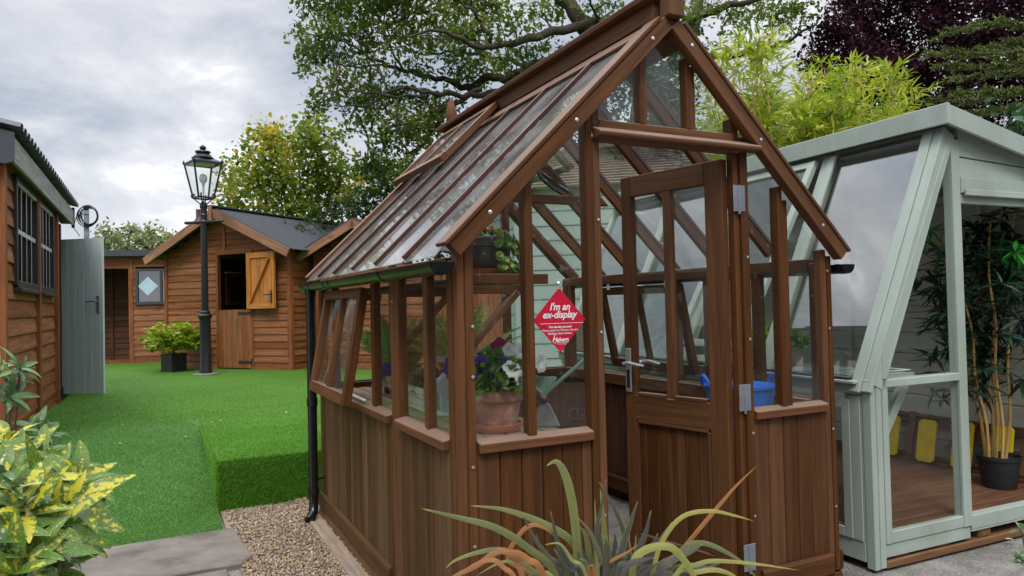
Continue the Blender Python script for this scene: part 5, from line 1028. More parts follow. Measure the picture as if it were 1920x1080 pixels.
# ================================================================= RIGHT SHED (mostly behind the greenhouse)
ra = zp(597, 690, HL); RS = lambda s, t, z: V(ra[0], ra[1], 0) + sd0 * s + sn * t + UZ * z
rsd = thing('small_shed', 'brown shed half hidden behind the greenhouse, pale weathered bargeboard', 'shed', ra)
b = MB(); rw = 1.9; rcl = lambda z: (.0, rw) if z < 2.2 else (max(0, (z - 2.2) / .45), min(rw, rw - (z - 2.2) / .45))
lapboards(b, RS(0, 0, 0), sd0, -sn, 0, rw, HL, 2.6, .118, .022, [], rcl); lapboards(b, RS(0, 0, 0), sn, -sd0, .04, 2.0, HL, 2.2, .118, .022); b.build('wall', MT['stain'], rsd)
b = MB(); obx(b, RS, -.035, .05, -.04, .04, HL, 2.25, sd0, sn); b.build('corner_post', MT['stain_trim'], rsd); b = MB(); obx(b, RS, .62, .68, -.035, .0, HL, 2.3, sd0, sn); b.build('batten', MT['stain_trim'], rsd)
for s in (-1, 1):
    c0 = RS(rw / 2, -.28, 2.70); e_ = RS(rw / 2 + s * (rw / 2 + .28), -.28, 2.70 - .45 * (rw / 2 + .28)); dr_ = unit(e_ - c0); upn = unit(np.cross(dr_, sn)); upn = upn if upn[2] > 0 else -upn
    b = MB(); b.obox(c0 - upn * .13, dr_, sn, upn, np.linalg.norm(e_ - c0), .025, .13); b.build('bargeboard', MT['greywood'] if 0 else MT['stain_barge'], rsd)
    b = MB(); b.obox(c0 + upn * .004, dr_, sn, upn, np.linalg.norm(e_ - c0), 2.4, .02); b.build('roof', MT['roof_felt'], rsd)
# ================================================================= LAMP POST
lc = zp(386, 703, HL); lp = thing('street_lamp', 'black Victorian style lamp post with glazed lantern on the lawn', 'lamp post', lc)
b = MB(); b.lathe([(.19, 0), (.19, .02), (.14, .03), (.10, .034)], lc, 28); b.build('foot_plate', MT['zinc'], lp)
b = MB(); b.lathe([(.098, .03), (.10, .06), (.088, .09), (.083, .86), (.09, .89), (.105, .905), (.108, .935), (.092, .95), (.074, .965), (.077, .99), (.06, 1.01)], lc, 14); b.build('base', MT['black_paint'], lp, smooth=True)
b = MB()
m_ = 32; prof = [(.056, 1.0), (.050, 1.9), (.045, 2.40)]; vs = []
for r_, h in prof:
    for j in range(m_): t = 6.2832 * j / m_; q = r_ * (1 - .07 * (j % 4 == 0)); vs.append(lc + V(math.cos(t) * q, math.sin(t) * q, h))
b.raw(vs, [(i * m_ + j, i * m_ + (j + 1) % m_, (i + 1) * m_ + (j + 1) % m_, (i + 1) * m_ + j) for i in range(2) for j in range(m_)])
b.lathe([(.06, 2.38), (.062, 2.42), (.052, 2.44), (.055, 2.52), (.048, 2.54), (.048, 2.62), (.058, 2.64), (.058, 2.68), (.04, 2.72)], lc, 16); b.build('shaft', MT['black_paint'], lp)
dr_ = unit(CR * V(1, 1, 0) + V(0.05, -.35, 0)); b = MB(); z = 2.41
b.tube([lc + V(0, 0, z) - dr_ * .36, lc + V(0, 0, z) - dr_ * .33, lc + V(0, 0, z) - dr_ * .26, lc + V(0, 0, z) - dr_ * .18, lc + V(0, 0, z) - dr_ * .12, lc + V(0, 0, z) + dr_ * .12, lc + V(0, 0, z) + dr_ * .18, lc + V(0, 0, z) + dr_ * .26, lc + V(0, 0, z) + dr_ * .36], [.006, .028, .024, .024, .034, .034, .024, .022, .014], 10); b.build('ladder_bar', MT['black_paint'], lp, smooth=True)
b = MB()
for k in range(4):
    t = math.pi / 4 + k * math.pi / 2 + .5; o_ = V(math.cos(t), math.sin(t), 0); b.tube([lc + o_ * .03 + V(0, 0, 2.68), lc + o_ * .10 + V(0, 0, 2.74), lc + o_ * .155 + V(0, 0, 2.79), lc + o_ * .14 + V(0, 0, 2.86)], .010, 6)
    b.tube([lc + o_ * (.155 + .03 * math.cos(a)) + V(0, 0, 2.82 + .035 * math.sin(a)) for a in np.linspace(-1.5, 3.6, 9)], .007, 6)
b.tube([lc + V(0, 0, 2.7), lc + V(0, 0, 3.0)], .009, 6); b.build('cradle', MT['black_paint'], lp, smooth=True)
ph = 4.22; LB, LT = 2.79, 3.33; rb, rt = .165, .30
cr = lambda r_, z, k: lc + V(math.cos(ph + k * math.pi / 2) * r_, math.sin(ph + k * math.pi / 2) * r_, z)
b = MB()
for k in range(4):
    b.beam(cr(rb, LB, k), cr(rt, LT, k), .022, .022, cr(1, 0, k) - cr(0, 0, k)); b.beam(cr(rb, LB, k), cr(rb, LB, k + 1), .024, .024); b.beam(cr(rt, LT, k), cr(rt, LT, k + 1), .026, .03); b.lathe([(.012, 0), (.022, .02), (.002, .07)], cr(rt + .012, LT, k), 6)
b.build('lantern_frame', MT['black_paint'], lp)
for k in range(4): pane(MT['glass'], [cr(rb, LB, k), cr(rb, LB, k + 1), cr(rt, LT, k + 1), cr(rt, LT, k)], .003, parent=lp)
b = MB(); b.lathe([(rt + .02, LT), (rt + .015, LT + .02), (rt * .55, LT + .085), (rt * .5, LT + .09)], lc, 4, (0, 0, 1), None, ph - math.pi / 2); b.lathe([(.165, LT + .08), (.17, LT + .095), (.15, LT + .10), (.095, LT + .165), (.09, LT + .18), (.12, LT + .183), (.115, LT + .20), (.05, LT + .215), (.03, LT + .22), (.048, LT + .245), (.052, LT + .265), (.035, LT + .285), (.004, LT + .31)], lc, 20); b.build('lantern_roof', MT['black_paint'], lp)
b = MB(); b.box(lc[0] - .17, lc[0] + .17, lc[1] - .17, lc[1] + .17, HL + LT - .012, HL + LT - .006); b.build('reflector', MT['white'], lp)
b = MB(); b.lathe([(.02, 2.98), (.03, 3.03), (.055, 3.06), (.062, 3.11), (.05, 3.15), (.02, 3.17), (.001, 3.172)], lc, 16); b.build('bulb', MT['white'], lp, smooth=True)
b = MB(); b.tube([lc + V(0, 0, 2.8), lc + V(0, 0, 2.99)], .014, 8); b.build('bulb_stem', MT['steel'], lp)
# ================================================================= POLE WITH CABLE, FLUE
pp = V(-1.90, 10.6, HL); po = thing('metal_pole', 'pale grey square pole carrying a coil of black cable', 'pole', pp)
b = MB(); b.box(pp[0] - .035, pp[0] + .035, pp[1] - .035, pp[1] + .035, HL, 2.93); b.box(pp[0] - .05, pp[0] + .05, pp[1] - .05, pp[1] + .05, 2.93, 2.955); b.box(pp[0] - .05, pp[0] + .04, pp[1] - .06, pp[1] - .036, 2.82, 2.88); b.build('post', MT['galv'], po, bevel=.004)
b = MB(); ax2 = unit((.9, -.44, 0))
for k in range(5):
    b.tube([pp + ax2 * (.06 + (.125 + .008 * k) * math.cos(t)) + V(-.01 * k, -.06, 2.78 + .02 * (k % 2) - HL + (.13 + .008 * k) * math.sin(t)) for t in np.linspace(0, 6.283, 25)], .009, 5)
b.tube([pp + ax2 * -.02 + V(0, -.06, 2.86 - HL), pp + ax2 * -.15 + V(0, -.06, 2.78 - HL), pp + ax2 * -.20 + V(0, -.05, 2.62 - HL), pp + ax2 * -.10 + V(0, -.04, 2.48 - HL)], .006, 5); co_ = b.build('cable_coil', MT['black_plastic'], po, smooth=True)
fp = at(372, 420, 14.5); m = MB(); m.tube([V(fp[0], fp[1], HL), V(fp[0], fp[1], 3.32)], .045, 10); m.box(fp[0] - .06, fp[0] + .05, fp[1] - .05, fp[1] + .05, 3.1, 3.13)
tag(m.build('flue_pipe', plain('rusty_pipe', (.12, .06, .05), .7, var=.3)), 'thin reddish brown flue pipe rising behind the lamp post', 'flue pipe')
# ================================================================= MINT SHED BEHIND, FENCE
mk = V(3.62, 6.70, 0); md = unit((.78, -.62, 0)); mi_ = V(-md[1] * 1, md[0], 0) * 1.0
mback = unit((.62, .78, 0)); mleft = unit(-md * .5 + mback * .87)
ms = thing('garden_room', 'mint green shiplap garden room with brown tiled hipped roof behind the greenhouse', 'garden room', (4.6, 7.3, 0.2))
MW, MLc, EZ2 = 3.6, 1.6, 2.88
b = MB(); lapboards(b, mk, md, -mback, .06, MW, .1, EZ2, .205, .02); nL = unit(np.cross(mleft, UZ)); nL = nL if np.dot(nL, CP - mk) > 0 else -nL
lapboards(b, mk, mleft, nL, .06, MLc, .1, EZ2, .205, .02); b.build('wall', MT['mint_wall'], ms)
b = MB(); b.obox(mk - md * .02 - mback * .03 + V(0, 0, .1), md, mback, UZ, .075, .04, EZ2 - .1); b.obox(mk + nL * .02 + mleft * .01 + V(0, 0, .1), mleft, -nL, UZ, .06, .03, EZ2 - .1); b.obox(mk + mleft * (MLc - .03) + nL * .025 + V(0, 0, .1), mleft, -nL, UZ, .07, .04, EZ2 - .1); b.build('corner_trim', MT['mint_wall'], ms)
c1 = mk - md * .12 - mback * .16 + V(0, 0, EZ2 - .02); c2 = mk + md * (MW + .1) - mback * .16 + V(0, 0, EZ2 - .02); c0_ = mk + mleft * (MLc + .1) - md * .25 + V(0, 0, EZ2 - .02); tp0 = mk + md * .55 + mback * 1.15 + V(0, 0, EZ2 + .74); tp1 = mk + md * 1.75 + mback * 1.15 + V(0, 0, EZ2 + .74)
TILE = plain('brown_tile', (.22, .165, .13), .8, var=.2)
b = MB()
def courses(a0, a1, t0, t1, k=14):
    for i in range(k):
        u0, u1 = i / k, (i + 1.12) / k; p0, p1, q0, q1 = a0 + (t0 - a0) * u0, a1 + (t1 - a1) * u0, a0 + (t0 - a0) * min(u1, 1), a1 + (t1 - a1) * min(u1, 1); nn_ = unit(np.cross(p1 - p0, q0 - p0)); nn_ = nn_ if nn_[2] > 0 else -nn_
        vs = [p0 + nn_ * .035, p1 + nn_ * .035, q1 + nn_ * .004, q0 + nn_ * .004, p0 - nn_ * .002, p1 - nn_ * .002]; b.raw(vs, [(0, 1, 2, 3), (4, 5, 1, 0)])
courses(c1, c2, tp0, tp1); courses(c0_, c1, tp0, tp0 + V(.01, 0, 0)); c3 = c2 + mback * 2.6; courses(c2, c3, tp1, tp1 + V(.01, .01, 0)); courses(c3, c0_ + mback * .5, tp1, tp0); b.build('roof', TILE, ms)
b = MB(); [b.beam(p + V(0, 0, .04), q + V(0, 0, .05), .12, .05, UZ) for p, q in ((c1, tp0), (c2, tp1), (c0_, tp0), (tp0, tp1))]; b.build('hip_tiles', plain('hip_tile', (.30, .22, .17), .8), ms)
b = MB(); b.lathe([(.05, 0), (.09, .1), (.12, .2), (.09, .3), (.03, .38)], (tp0 + tp1) / 2 + V(0, 0, .03), 14); b.build('finial', plain('hip_finial', (.30, .20, .15), .8), ms, smooth=True)
fb0, fb1 = V(.98, 4.75, 0), V(2.30, 4.32, 0); fd = unit(fb1 - fb0); fnn = unit((fd[1], -fd[0], 0))
fo = thing('timber_fence', 'warm brown boarded fence standing behind the greenhouse', 'fence', (1.4, 4.6, .2)); b = MB(); vboards(b, fb0, fd, fnn, .72, 1.37, .1, 1.66, .12, .018); lapboards(b, fb0, fd, fnn, 0.0, .71, .1, 1.70, .12, .016); b.build('boards', MT['stain_trim'], fo)
for s in (0, .68, 1.30): b = MB(); b.obox(fb0 + fd * s - fnn * .08 + V(0, 0, .1), fd, fnn, UZ, .08, .07, 1.64); b.build('post', MT['stain_dark'], fo)
# ================================================================= POTTED SHRUB BY THE LAMP
pf = zp(322, 698, HL); pd0 = unit(zp(299, 697, HL) - pf); pd1 = unit(zp(345, 694, HL) - pf); psz = .285
root = thing('potted_shrub', 'lime green leafy shrub in a black square planter beside the lamp post', 'potted shrub', pf)
pd1 = unit(pd1 - pd0 * np.dot(pd0, pd1)); b = MB()
cxy = lambda a, c, z: V(pf[0], pf[1], 0) + pd0 * a * psz + pd1 * c * psz + UZ * z
for (a, c, da, dc) in ((0, 0, pd0, pd1), (0, .93, pd0, pd1), (0, .07, pd1, pd0), (.93, .07, pd1, pd0)):
    b.obox(cxy(a, c, HL + .02), da, dc, UZ, psz * (1 if da is pd0 else .86), psz * .07, .28)
b.obox(cxy(-.03, -.03, HL + .27), pd0, pd1, UZ, psz * 1.06, psz * .1, .03); b.obox(cxy(-.03, .93, HL + .27), pd0, pd1, UZ, psz * 1.06, psz * .1, .03); b.obox(cxy(-.03, .07, HL + .27), pd1, pd0, UZ, psz * .86, psz * .1, .03); b.obox(cxy(.93, .07, HL + .27), pd1, pd0, UZ, psz * .86, psz * .1, .03)
b.obox(cxy(-.03, -.03, HL + .0), pd0, pd1, UZ, psz * 1.06, psz * 1.06, .02); b.build('planter', MT['black_matt'], root, bevel=.004)
b = MB(); b.obox(cxy(.07, .07, HL + .2), pd0, pd1, UZ, psz * .86, psz * .86, .05); b.build('soil', MT['soil'], root)
ctr = cxy(.5, .5, 0); b = MB(); LIME = leafmat('lime_leaf', [(0, (.12, .22, .014)), (.5, (.34, .48, .025)), (1, (.62, .66, .10))], rough=.4); P, D, T = [], [], []
b.tube([ctr + V(0, 0, HL + .24), ctr + V(0, 0, HL + .45)], [.022, .016], 7)
for k in range(125):
    t = random.uniform(0, 6.283); rr = math.sqrt(random.random()) * .47; tipz = HL + .36 + .42 * math.sqrt(max(0, 1 - (rr / .52) ** 2)) * random.uniform(.0, 1.0) + .02; tp = ctr + V(math.cos(t) * rr, math.sin(t) * rr, tipz - .0)
    b.tube([ctr + V(0, 0, HL + .40), ctr + V(math.cos(t) * rr * .5, math.sin(t) * rr * .5, (tipz + HL + .45) / 2 + .03), tp], [.008, .005, .0025], 5)
    for q in range(8): D.append(V(math.cos(t) * .5, math.sin(t) * .5, .15) + rng.normal(size=3) * V(.8, .8, .35)); P.append(tp + rng.normal(size=3) * .02); T.append(min(1, max(0, (tipz - HL - .4) / .5 * .6 + random.uniform(0, .4))))
b.build('stems', MT['brownstem'], root); X, Y, Z = frames(np.array(D), np.tile(UZ, (len(P), 1)) + rng.normal(size=(len(P), 3)) * .35); instmesh('foliage', LEAF4[0], LEAF4[1], np.array(P), X, Y, Z, rng.uniform(.075, .125, len(P))[:, None] * np.ones(3), T, LIME, root)
# ================================================================= TREES AND PLANTS
def limb(b, pts, r0, r1, n=8, wig=.0):
    pts = [np.asarray(p, float) for p in pts]; out = []
    for i in range(len(pts) - 1):
        p0 = pts[max(i - 1, 0)]; p1, p2 = pts[i], pts[i + 1]; p3 = pts[min(i + 2, len(pts) - 1)]
        for t in np.linspace(0, 1, 5)[:-1]:
            out.append(.5 * ((2 * p1) + (p2 - p0) * t + (2 * p0 - 5 * p1 + 4 * p2 - p3) * t * t + (3 * p1 - p0 - 3 * p2 + p3) * t ** 3) + rng.normal(size=3) * wig)
    out.append(pts[-1]); k = len(out); b.tube(out, [r0 + (r1 - r0) * i / (k - 1) for i in range(k)], n); return out
def pxl(pts, dep): return [at(p[0], p[1], dep + (p[2] if len(p) > 2 else 0)) for p in pts]
def crown(root, blobs, dep, size, tmpl, mat, nodes, dens=1.0, depth_s=.6, twigb=None, droop=-.15, toneb=.0, flat=.25, name='crown', clump=9, spread=.9, twr=.006, tw_n=1):
    """blobs (px, py, rx, ry, n): leaf sprays filling an ellipsoid round each blob; a twig joins each spray to the nearest limb"""
    P, D, T = [], [], []; nodes = np.array(nodes)
    for (u, v, rx, ry, n) in blobs:
        dz = random.uniform(-1, 1) * depth_s; c = at(u, v, dep + dz); sc = (dep + dz) / F; bt = random.uniform(-.16, .16)
        ns = max(2, int(n * dens)); j = int(np.argmin(((nodes - c) ** 2).sum(1)))
        if twigb is not None:
            for q in range(tw_n):
                e = c + rng.normal(size=3) * rx * sc * .5 * (q > 0); mid = (nodes[j] + e) / 2 + rng.normal(size=3) * .08 * np.linalg.norm(e - nodes[j]); limb(twigb, [nodes[j], mid, e], twr * 2.4, twr, 5)
        for _ in range(ns):
            d = rng.normal(size=3); d = unit(d) * random.random() ** .45; q = c + CR * d[0] * rx * sc + CU * d[1] * ry * sc + CF * d[2] * (rx + ry) * .5 * sc; st = unit(q - c + rng.normal(size=3) * .3)
            if twigb is not None and random.random() < .35: limb(twigb, [c + (q - c) * .1, q - st * size * .2], twr * .8, twr * .4, 4)
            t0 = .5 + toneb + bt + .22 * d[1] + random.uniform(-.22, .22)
            for k in range(clump):
                P.append(q + rng.normal(size=3) * size * spread); D.append(st * .6 + rng.normal(size=3) * .8 + V(0, 0, droop)); T.append(min(1, max(0, t0 + random.uniform(-.14, .14))))
    P, D = np.array(P), np.array(D); X, Y, Z = frames(D, np.tile(UZ, (len(P), 1)) * (1 - flat) + rng.normal(size=(len(P), 3)) * (.4 + flat))
    instmesh(name, tmpl[0], tmpl[1], P, X, Y, Z, rng.uniform(.65, 1.2, len(P))[:, None] * size * np.ones(3), T, mat, root)
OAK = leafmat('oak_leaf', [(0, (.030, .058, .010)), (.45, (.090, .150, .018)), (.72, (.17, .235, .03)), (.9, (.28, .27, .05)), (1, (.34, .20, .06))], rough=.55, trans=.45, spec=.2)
# ---- oak
OD = 13.0; ob_ = at(1240, 560, OD); ob_[2] = 0
oak = thing('oak_tree', 'big spreading oak with mossy limbs and thin green foliage above the greenhouse', 'tree', ob_)
tb = MB(); nodes = []
def L_(pts, r0, r1, n=9, w=.022, dep=OD): o = limb(tb, pxl(pts, dep), r0 * .82, r1 * .5, n, w); nodes.extend(o); return o
limb(tb, [ob_, ob_ + V(.05, 0, 1.6), at(1255, 250, OD), at(1225, 165, OD), at(1150, 100, OD)], .42, .27, 12, .01)
L_([(1190, 130), (1120, 75), (1085, 40), (1045, -20), (1000, -80)], .25, .17, 11)
L_([(1160, 105), (1133, 42), (1055, 55, -.3), (989, 72, -.7), (944, 86, -1), (882, 82, -1.3), (820, 60, -1.6), (760, 70, -1.9)], .13, .03)
L_([(1100, 110), (1000, 122, .4), (960, 146, .6), (915, 146, .8), (880, 164, .9), (862, 162, 1), (840, 151, 1), (795, 142, .9), (751, 131, .8), (722, 120, .7), (695, 107, .6), (655, 80, .5), (600, 70, .4)], .12, .022)
L_([(990, 150, .2), (940, 165, -.2), (895, 178, -.5), (840, 174, -.8), (800, 178, -1), (762, 164, -1.1), (700, 190, -1.2), (640, 200, -1.3)], .085, .018)
L_([(1000, 125), (900, 105, 1), (850, 95, 1.4), (800, 105, 1.6), (770, 90, 1.8), (740, 60, 2)], .05, .014)
L_([(900, 170, .3), (840, 200, .2), (790, 225, 0), (740, 240, -.2), (690, 258, -.4)], .06, .014); L_([(860, 190), (820, 235, .4), (780, 280, .6), (730, 320, .6), (690, 345, .5)], .07, .015)
L_([(920, 85, -1), (905, 40, -1.2), (870, 10, -1.4), (820, -20, -1.5)], .05, .015); L_([(755, 132, .8), (735, 95, .7), (720, 40, .5), (690, 10, .4)], .035, .010); L_([(722, 120, .7), (660, 125, .3), (610, 110, 0), (575, 85, 0)], .03, .008); L_([(800, 178, -1), (720, 178, -1.4), (650, 165, -1.6), (610, 160, -1.7)], .03, .008)
L_([(1240, 150), (1300, 52, .3), (1312, 0, .5), (1330, -60, .6)], .17, .10); L_([(1262, 130), (1293, 44, -.2), (1344, 20, -.5), (1400, 3, -.8), (1480, -20, -1)], .13, .05)
L_([(1290, 140, .5), (1321, 108, .6), (1380, 104, .8), (1438, 89, 1), (1482, 75, 1), (1530, 46, 1)], .10, .04); L_([(1100, 60), (1120, 20, .4), (1140, -20, .6)], .04, .02); L_([(1133, 42), (1108, 10, -.5), (1120, -30, -.6)], .04, .02)
bl = [(600, 18, 34, 24, 8), (570, 8, 18, 14, 4), (650, 18, 50, 30, 14), (715, 15, 60, 34, 20), (790, 22, 60, 36, 24), (860, 22, 60, 36, 24), (905, 10, 40, 26, 12), (620, 62, 42, 30, 14), (585, 78, 36, 26, 10), (560, 55, 16, 10, 3), (680, 58, 50, 34, 18), (740, 66, 50, 34, 18), (808, 74, 46, 36, 20), (870, 74, 40, 40, 18),
      (598, 105, 32, 22, 8), (650, 104, 40, 26, 9), (705, 108, 40, 26, 7), (780, 118, 42, 30, 9), (860, 118, 40, 30, 12), (640, 150, 50, 26, 11), (700, 160, 50, 30, 13), (612, 186, 36, 22, 9), (680, 190, 50, 30, 16), (740, 182, 50, 34, 17), (800, 192, 46, 30, 14), (590, 198, 18, 12, 3), (695, 228, 40, 24, 10), (750, 228, 42, 34, 16), (790, 258, 44, 40, 20), (722, 262, 30, 22, 8), (815, 232, 40, 30, 14),
      (655, 240, 14, 10, 2), (668, 228, 12, 8, 2), (700, 302, 36, 24, 12), (680, 318, 26, 18, 8), (740, 316, 44, 30, 18), (770, 340, 44, 34, 18), (720, 345, 40, 24, 14), (840, 205, 30, 24, 10), (565, 100, 14, 12, 3), (575, 125, 14, 10, 3),
      (930, 18, 50, 28, 9), (965, 48, 40, 24, 6), (915, 62, 36, 30, 9), (945, 112, 40, 26, 6), (1005, 24, 44, 26, 9), (1045, 12, 40, 20, 7), (1010, 92, 30, 18, 5), (985, 108, 40, 20, 7), (925, 132, 40, 20, 8), (880, 144, 40, 24, 10), (1115, 8, 30, 14, 3), (1150, 8, 24, 12, 3), (970, 92, 20, 14, 3), (1140, 40, 14, 8, 2), (900, 100, 30, 24, 8),
      (1325, 8, 40, 18, 6), (1290, 30, 20, 16, 5), (1400, 22, 50, 22, 10), (1450, 18, 60, 30, 14), (1505, 10, 40, 24, 8), (1480, 45, 40, 20, 7), (1370, 45, 36, 20, 5), (1300, 44, 16, 12, 4)]
for _ in range(26): bl.append((random.uniform(590, 900), random.uniform(-90, -10), 50, 36, 14))
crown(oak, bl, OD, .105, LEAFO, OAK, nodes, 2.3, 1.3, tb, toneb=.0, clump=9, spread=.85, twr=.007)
tb.build('trunk', MT['bark'], oak, smooth=2)
# ---- dark foliage behind the greenhouse gable
def simple_tree(name, label, cat, base, dep, blobs, size, tmpl, mat, trunk_pts, r0, r1, group=None, dens=1.0, depth_s=.8, twr=.006, **k):
    root = thing(name, label, cat, base, group); tb = MB(); nodes = []
    for pts in trunk_pts: nodes.extend(limb(tb, pts, r0, r1, 7, .01))
    crown(root, blobs, dep, size, tmpl, mat, nodes, dens, depth_s, tb, twr=twr, **k); tb.build('trunk', MT['bark'], root, smooth=2); return root
def gnd(u, v, dep, z=HL): p = at(u, v, dep); p[2] = z; return p
HOLLY = leafmat('dark_leaf', [(0, (.010, .026, .010)), (.5, (.028, .062, .020)), (.85, (.06, .10, .035)), (1, (.10, .14, .05))], rough=.35, trans=.25)
g0 = gnd(1180, 560, 11.0); bl = [(u + random.uniform(-18, 18), v + random.uniform(-14, 14), 44, 36, 15) for u in range(1085, 1330, 42) for v in range(95, 320, 42)]
simple_tree('holly_tree', 'dense dark green tree seen through the greenhouse gable glass', 'tree', g0, 11.0, bl, .085, LEAF4, HOLLY, [[g0, gnd(1180, 300, 11), at(1185, 300, 11), at(1190, 120, 11)], [at(1185, 300, 11), at(1120, 180, 10.6)], [at(1185, 280, 11), at(1270, 150, 11.3)]], .09, .02, clump=9, depth_s=1.2)
# ---- hazel beside the stable roof
HAZ = leafmat('hazel_leaf', [(0, (.045, .09, .014)), (.35, (.10, .18, .022)), (.6, (.19, .27, .03)), (.8, (.33, .36, .04)), (.92, (.60, .48, .03)), (1, (.62, .42, .04))], rough=.6, trans=.45, spec=.2)
HD = 15.5; h0 = gnd(575, 560, HD); bl = [(435, 355, 18, 40, 9), (432, 315, 14, 14, 3), (455, 300, 26, 26, 7), (450, 370, 30, 34, 12), (470, 335, 34, 34, 14), (485, 262, 18, 22, 5), (488, 245, 8, 8, 1), (505, 258, 20, 22, 7), (500, 300, 34, 34, 16), (525, 265, 24, 20, 7), (540, 290, 36, 36, 16), (575, 232, 14, 20, 4), (590, 222, 12, 16, 3), (580, 262, 30, 34, 14), (615, 256, 24, 26, 9), (600, 300, 40, 36, 18), (640, 290, 14, 10, 2), (625, 316, 26, 26, 9), (520, 345, 50, 44, 26), (575, 350, 50, 46, 28), (630, 350, 44, 40, 22), (665, 360, 34, 34, 12), (480, 392, 44, 26, 15), (540, 395, 50, 30, 20), (600, 400, 50, 30, 20), (640, 318, 10, 8, 1), (655, 300, 8, 6, 1), (680, 340, 18, 14, 3), (420, 385, 12, 14, 3), (420, 340, 10, 8, 1)]
simple_tree('hazel_tree', 'yellowing hazel with broad round leaves behind the stable roof', 'tree', h0, HD, bl, .105, LEAFR, HAZ, [[h0, gnd(575, 480, HD) + V(0, 0, 1.5), at(560, 330, HD), at(575, 240, HD)], [h0 + V(0, 0, .5), at(500, 380, HD), at(450, 300, HD)], [h0 + V(0, 0, .5), at(630, 380, HD), at(640, 290, HD)], [h0 + V(0, 0, .6), at(530, 350, HD - .5), at(510, 255, HD - .6)]], .05, .012, clump=9, depth_s=1.0, dens=2.2, spread=1.3, toneb=.13)
b0 = gnd(690, 560, 14.0); bl = [(u + random.uniform(-12, 12), v + random.uniform(-10, 10), 30, 24, 12) for u, v in ((600, 405), (640, 385), (640, 420), (680, 375), (690, 400), (690, 430), (730, 360), (730, 390), (740, 420), (665, 395), (610, 430), (575, 425), (770, 380), (780, 410), (700, 355))]
simple_tree('elder_bush', 'darker small leaved bush between the hazel and the greenhouse roof', 'bush', b0, 14.0, bl, .10, LEAF4, leafmat('elder_leaf', [(0, (.015, .04, .01)), (.6, (.05, .10, .02)), (.9, (.12, .18, .04)), (1, (.40, .22, .05))], trans=.35), [[b0, b0 + V(0, 0, 1.5), at(690, 400, 14)], [b0, at(640, 400, 14)], [b0, at(740, 400, 14)]], .05, .012, clump=8, depth_s=.7)
# ---- purple beech
PUR = leafmat('beech_leaf', [(0, (.008, .004, .006)), (.5, (.026, .008, .014)), (.85, (.07, .016, .03)), (1, (.11, .03, .045))], rough=.7, trans=.35, spec=.12)
BDp = 14.0; p0 = gnd(1790, 560, BDp); bl = []
for u in range(1540, 1960, 38):
    for v in range(-40, 250, 34):
        if u + v * .5 < 1560: continue
        if 1840 < u < 1925 and 190 < v: n_ = 6
        elif u < 1600 and v < 45: n_ = 8
        else: n_ = 17
        bl.append((u + random.uniform(-18, 18), v + random.uniform(-14, 14), 36, 30, n_))
simple_tree('copper_beech', 'dark purple copper beech filling the sky above the mint summerhouse', 'tree', p0, BDp, bl, .10, LEAF4, PUR, [[p0, p0 + V(0, 0, 2.2), at(1780, 200, BDp), at(1770, 0, BDp)], [at(1785, 260, BDp), at(1680, 130, BDp), at(1590, 70, BDp), at(1540, 40, BDp)], [at(1780, 200, BDp), at(1850, 90, BDp), at(1900, 10, BDp)], [at(1690, 140, BDp), at(1600, 20, BDp), at(1540, -20, BDp)], [at(1720, 180, BDp), at(1640, 180, BDp), at(1570, 190, BDp)]], .14, .025, clump=10, depth_s=1.4, dens=1.9)
# ---- feathery conifer hanging from the right
CON = leafmat('conifer_spray', [(0, (.05, .075, .015)), (.6, (.12, .16, .03)), (1, (.24, .27, .07))], rough=.6, trans=.3)
CDp = 9.0; c0 = gnd(2230, 560, CDp, G); root = thing('conifer', 'feathery olive conifer branches reaching in from the right', 'tree', c0); tb = MB(); P, D, T = [], [], []
limb(tb, [c0, c0 + V(0, 0, 2.5), c0 + V(.1, .1, 5.5)], .16, .06, 8)
for (s, e, sag) in (((1990, 60), (1765, 66), -20), ((2000, 85), (1745, 100), 8), ((2000, 120), (1790, 145), 4), ((2000, 130), (1740, 190), 22), ((2000, 150), (1800, 175), 10), ((2010, 100), (1760, 120), 12), ((2000, 160), (1770, 215), 18), ((2000, 40), (1840, 90), 10)):
    dd_ = random.uniform(-.6, .6); pts = [at(s[0] + (e[0] - s[0]) * a, s[1] + (e[1] - s[1]) * a + sag * math.sin(math.pi * a), CDp + dd_ + random.uniform(-.05, .05)) for a in np.linspace(0, 1, 8)]
    path = limb(tb, [c0 + V(0, 0, pts[0][2] - c0[2] - .2)] + pts, .018, .004, 5)
    for i in range(6, len(path) - 1):
        d = unit(path[i + 1] - path[i]); sd_ = unit(np.cross(d, UZ))
        for q in range(3):
            s_ = random.choice((-1, 1)); ln_ = random.uniform(.10, .32) * (1.15 - i / len(path) * .6); tw = unit(d * .8 + sd_ * s_ * random.uniform(.1, .8) + V(0, 0, random.uniform(-.3, .35))); tb.tube([path[i], path[i] + tw * ln_], .0016, 4); tn = random.uniform(.2, .8)
            for h in np.linspace(.1, 1, int(ln_ / .018)):
                for z_ in (0, 1): P.append(path[i] + tw * ln_ * h); D.append(tw * .7 + rng.normal(size=3) * .6); T.append(min(1, tn + random.uniform(-.2, .25)))
X, Y, Z = frames(np.array(D)); instmesh('sprays', [(x * 2.2, y, z) for x, y, z in LEAFL[0]], LEAFL[1], np.array(P), X, Y, Z, rng.uniform(.03, .06, len(P))[:, None] * np.ones(3), T, CON, root); tb.build('branches', MT['bark'], root, smooth=2)
l0 = gnd(1930, 560, 8.5, G); bl = [(1905, 225, 22, 20, 7), (1915, 250, 20, 22, 8), (1890, 240, 16, 12, 3), (1935, 215, 30, 30, 10), (1940, 270, 30, 30, 10), (1880, 262, 12, 8, 2)]
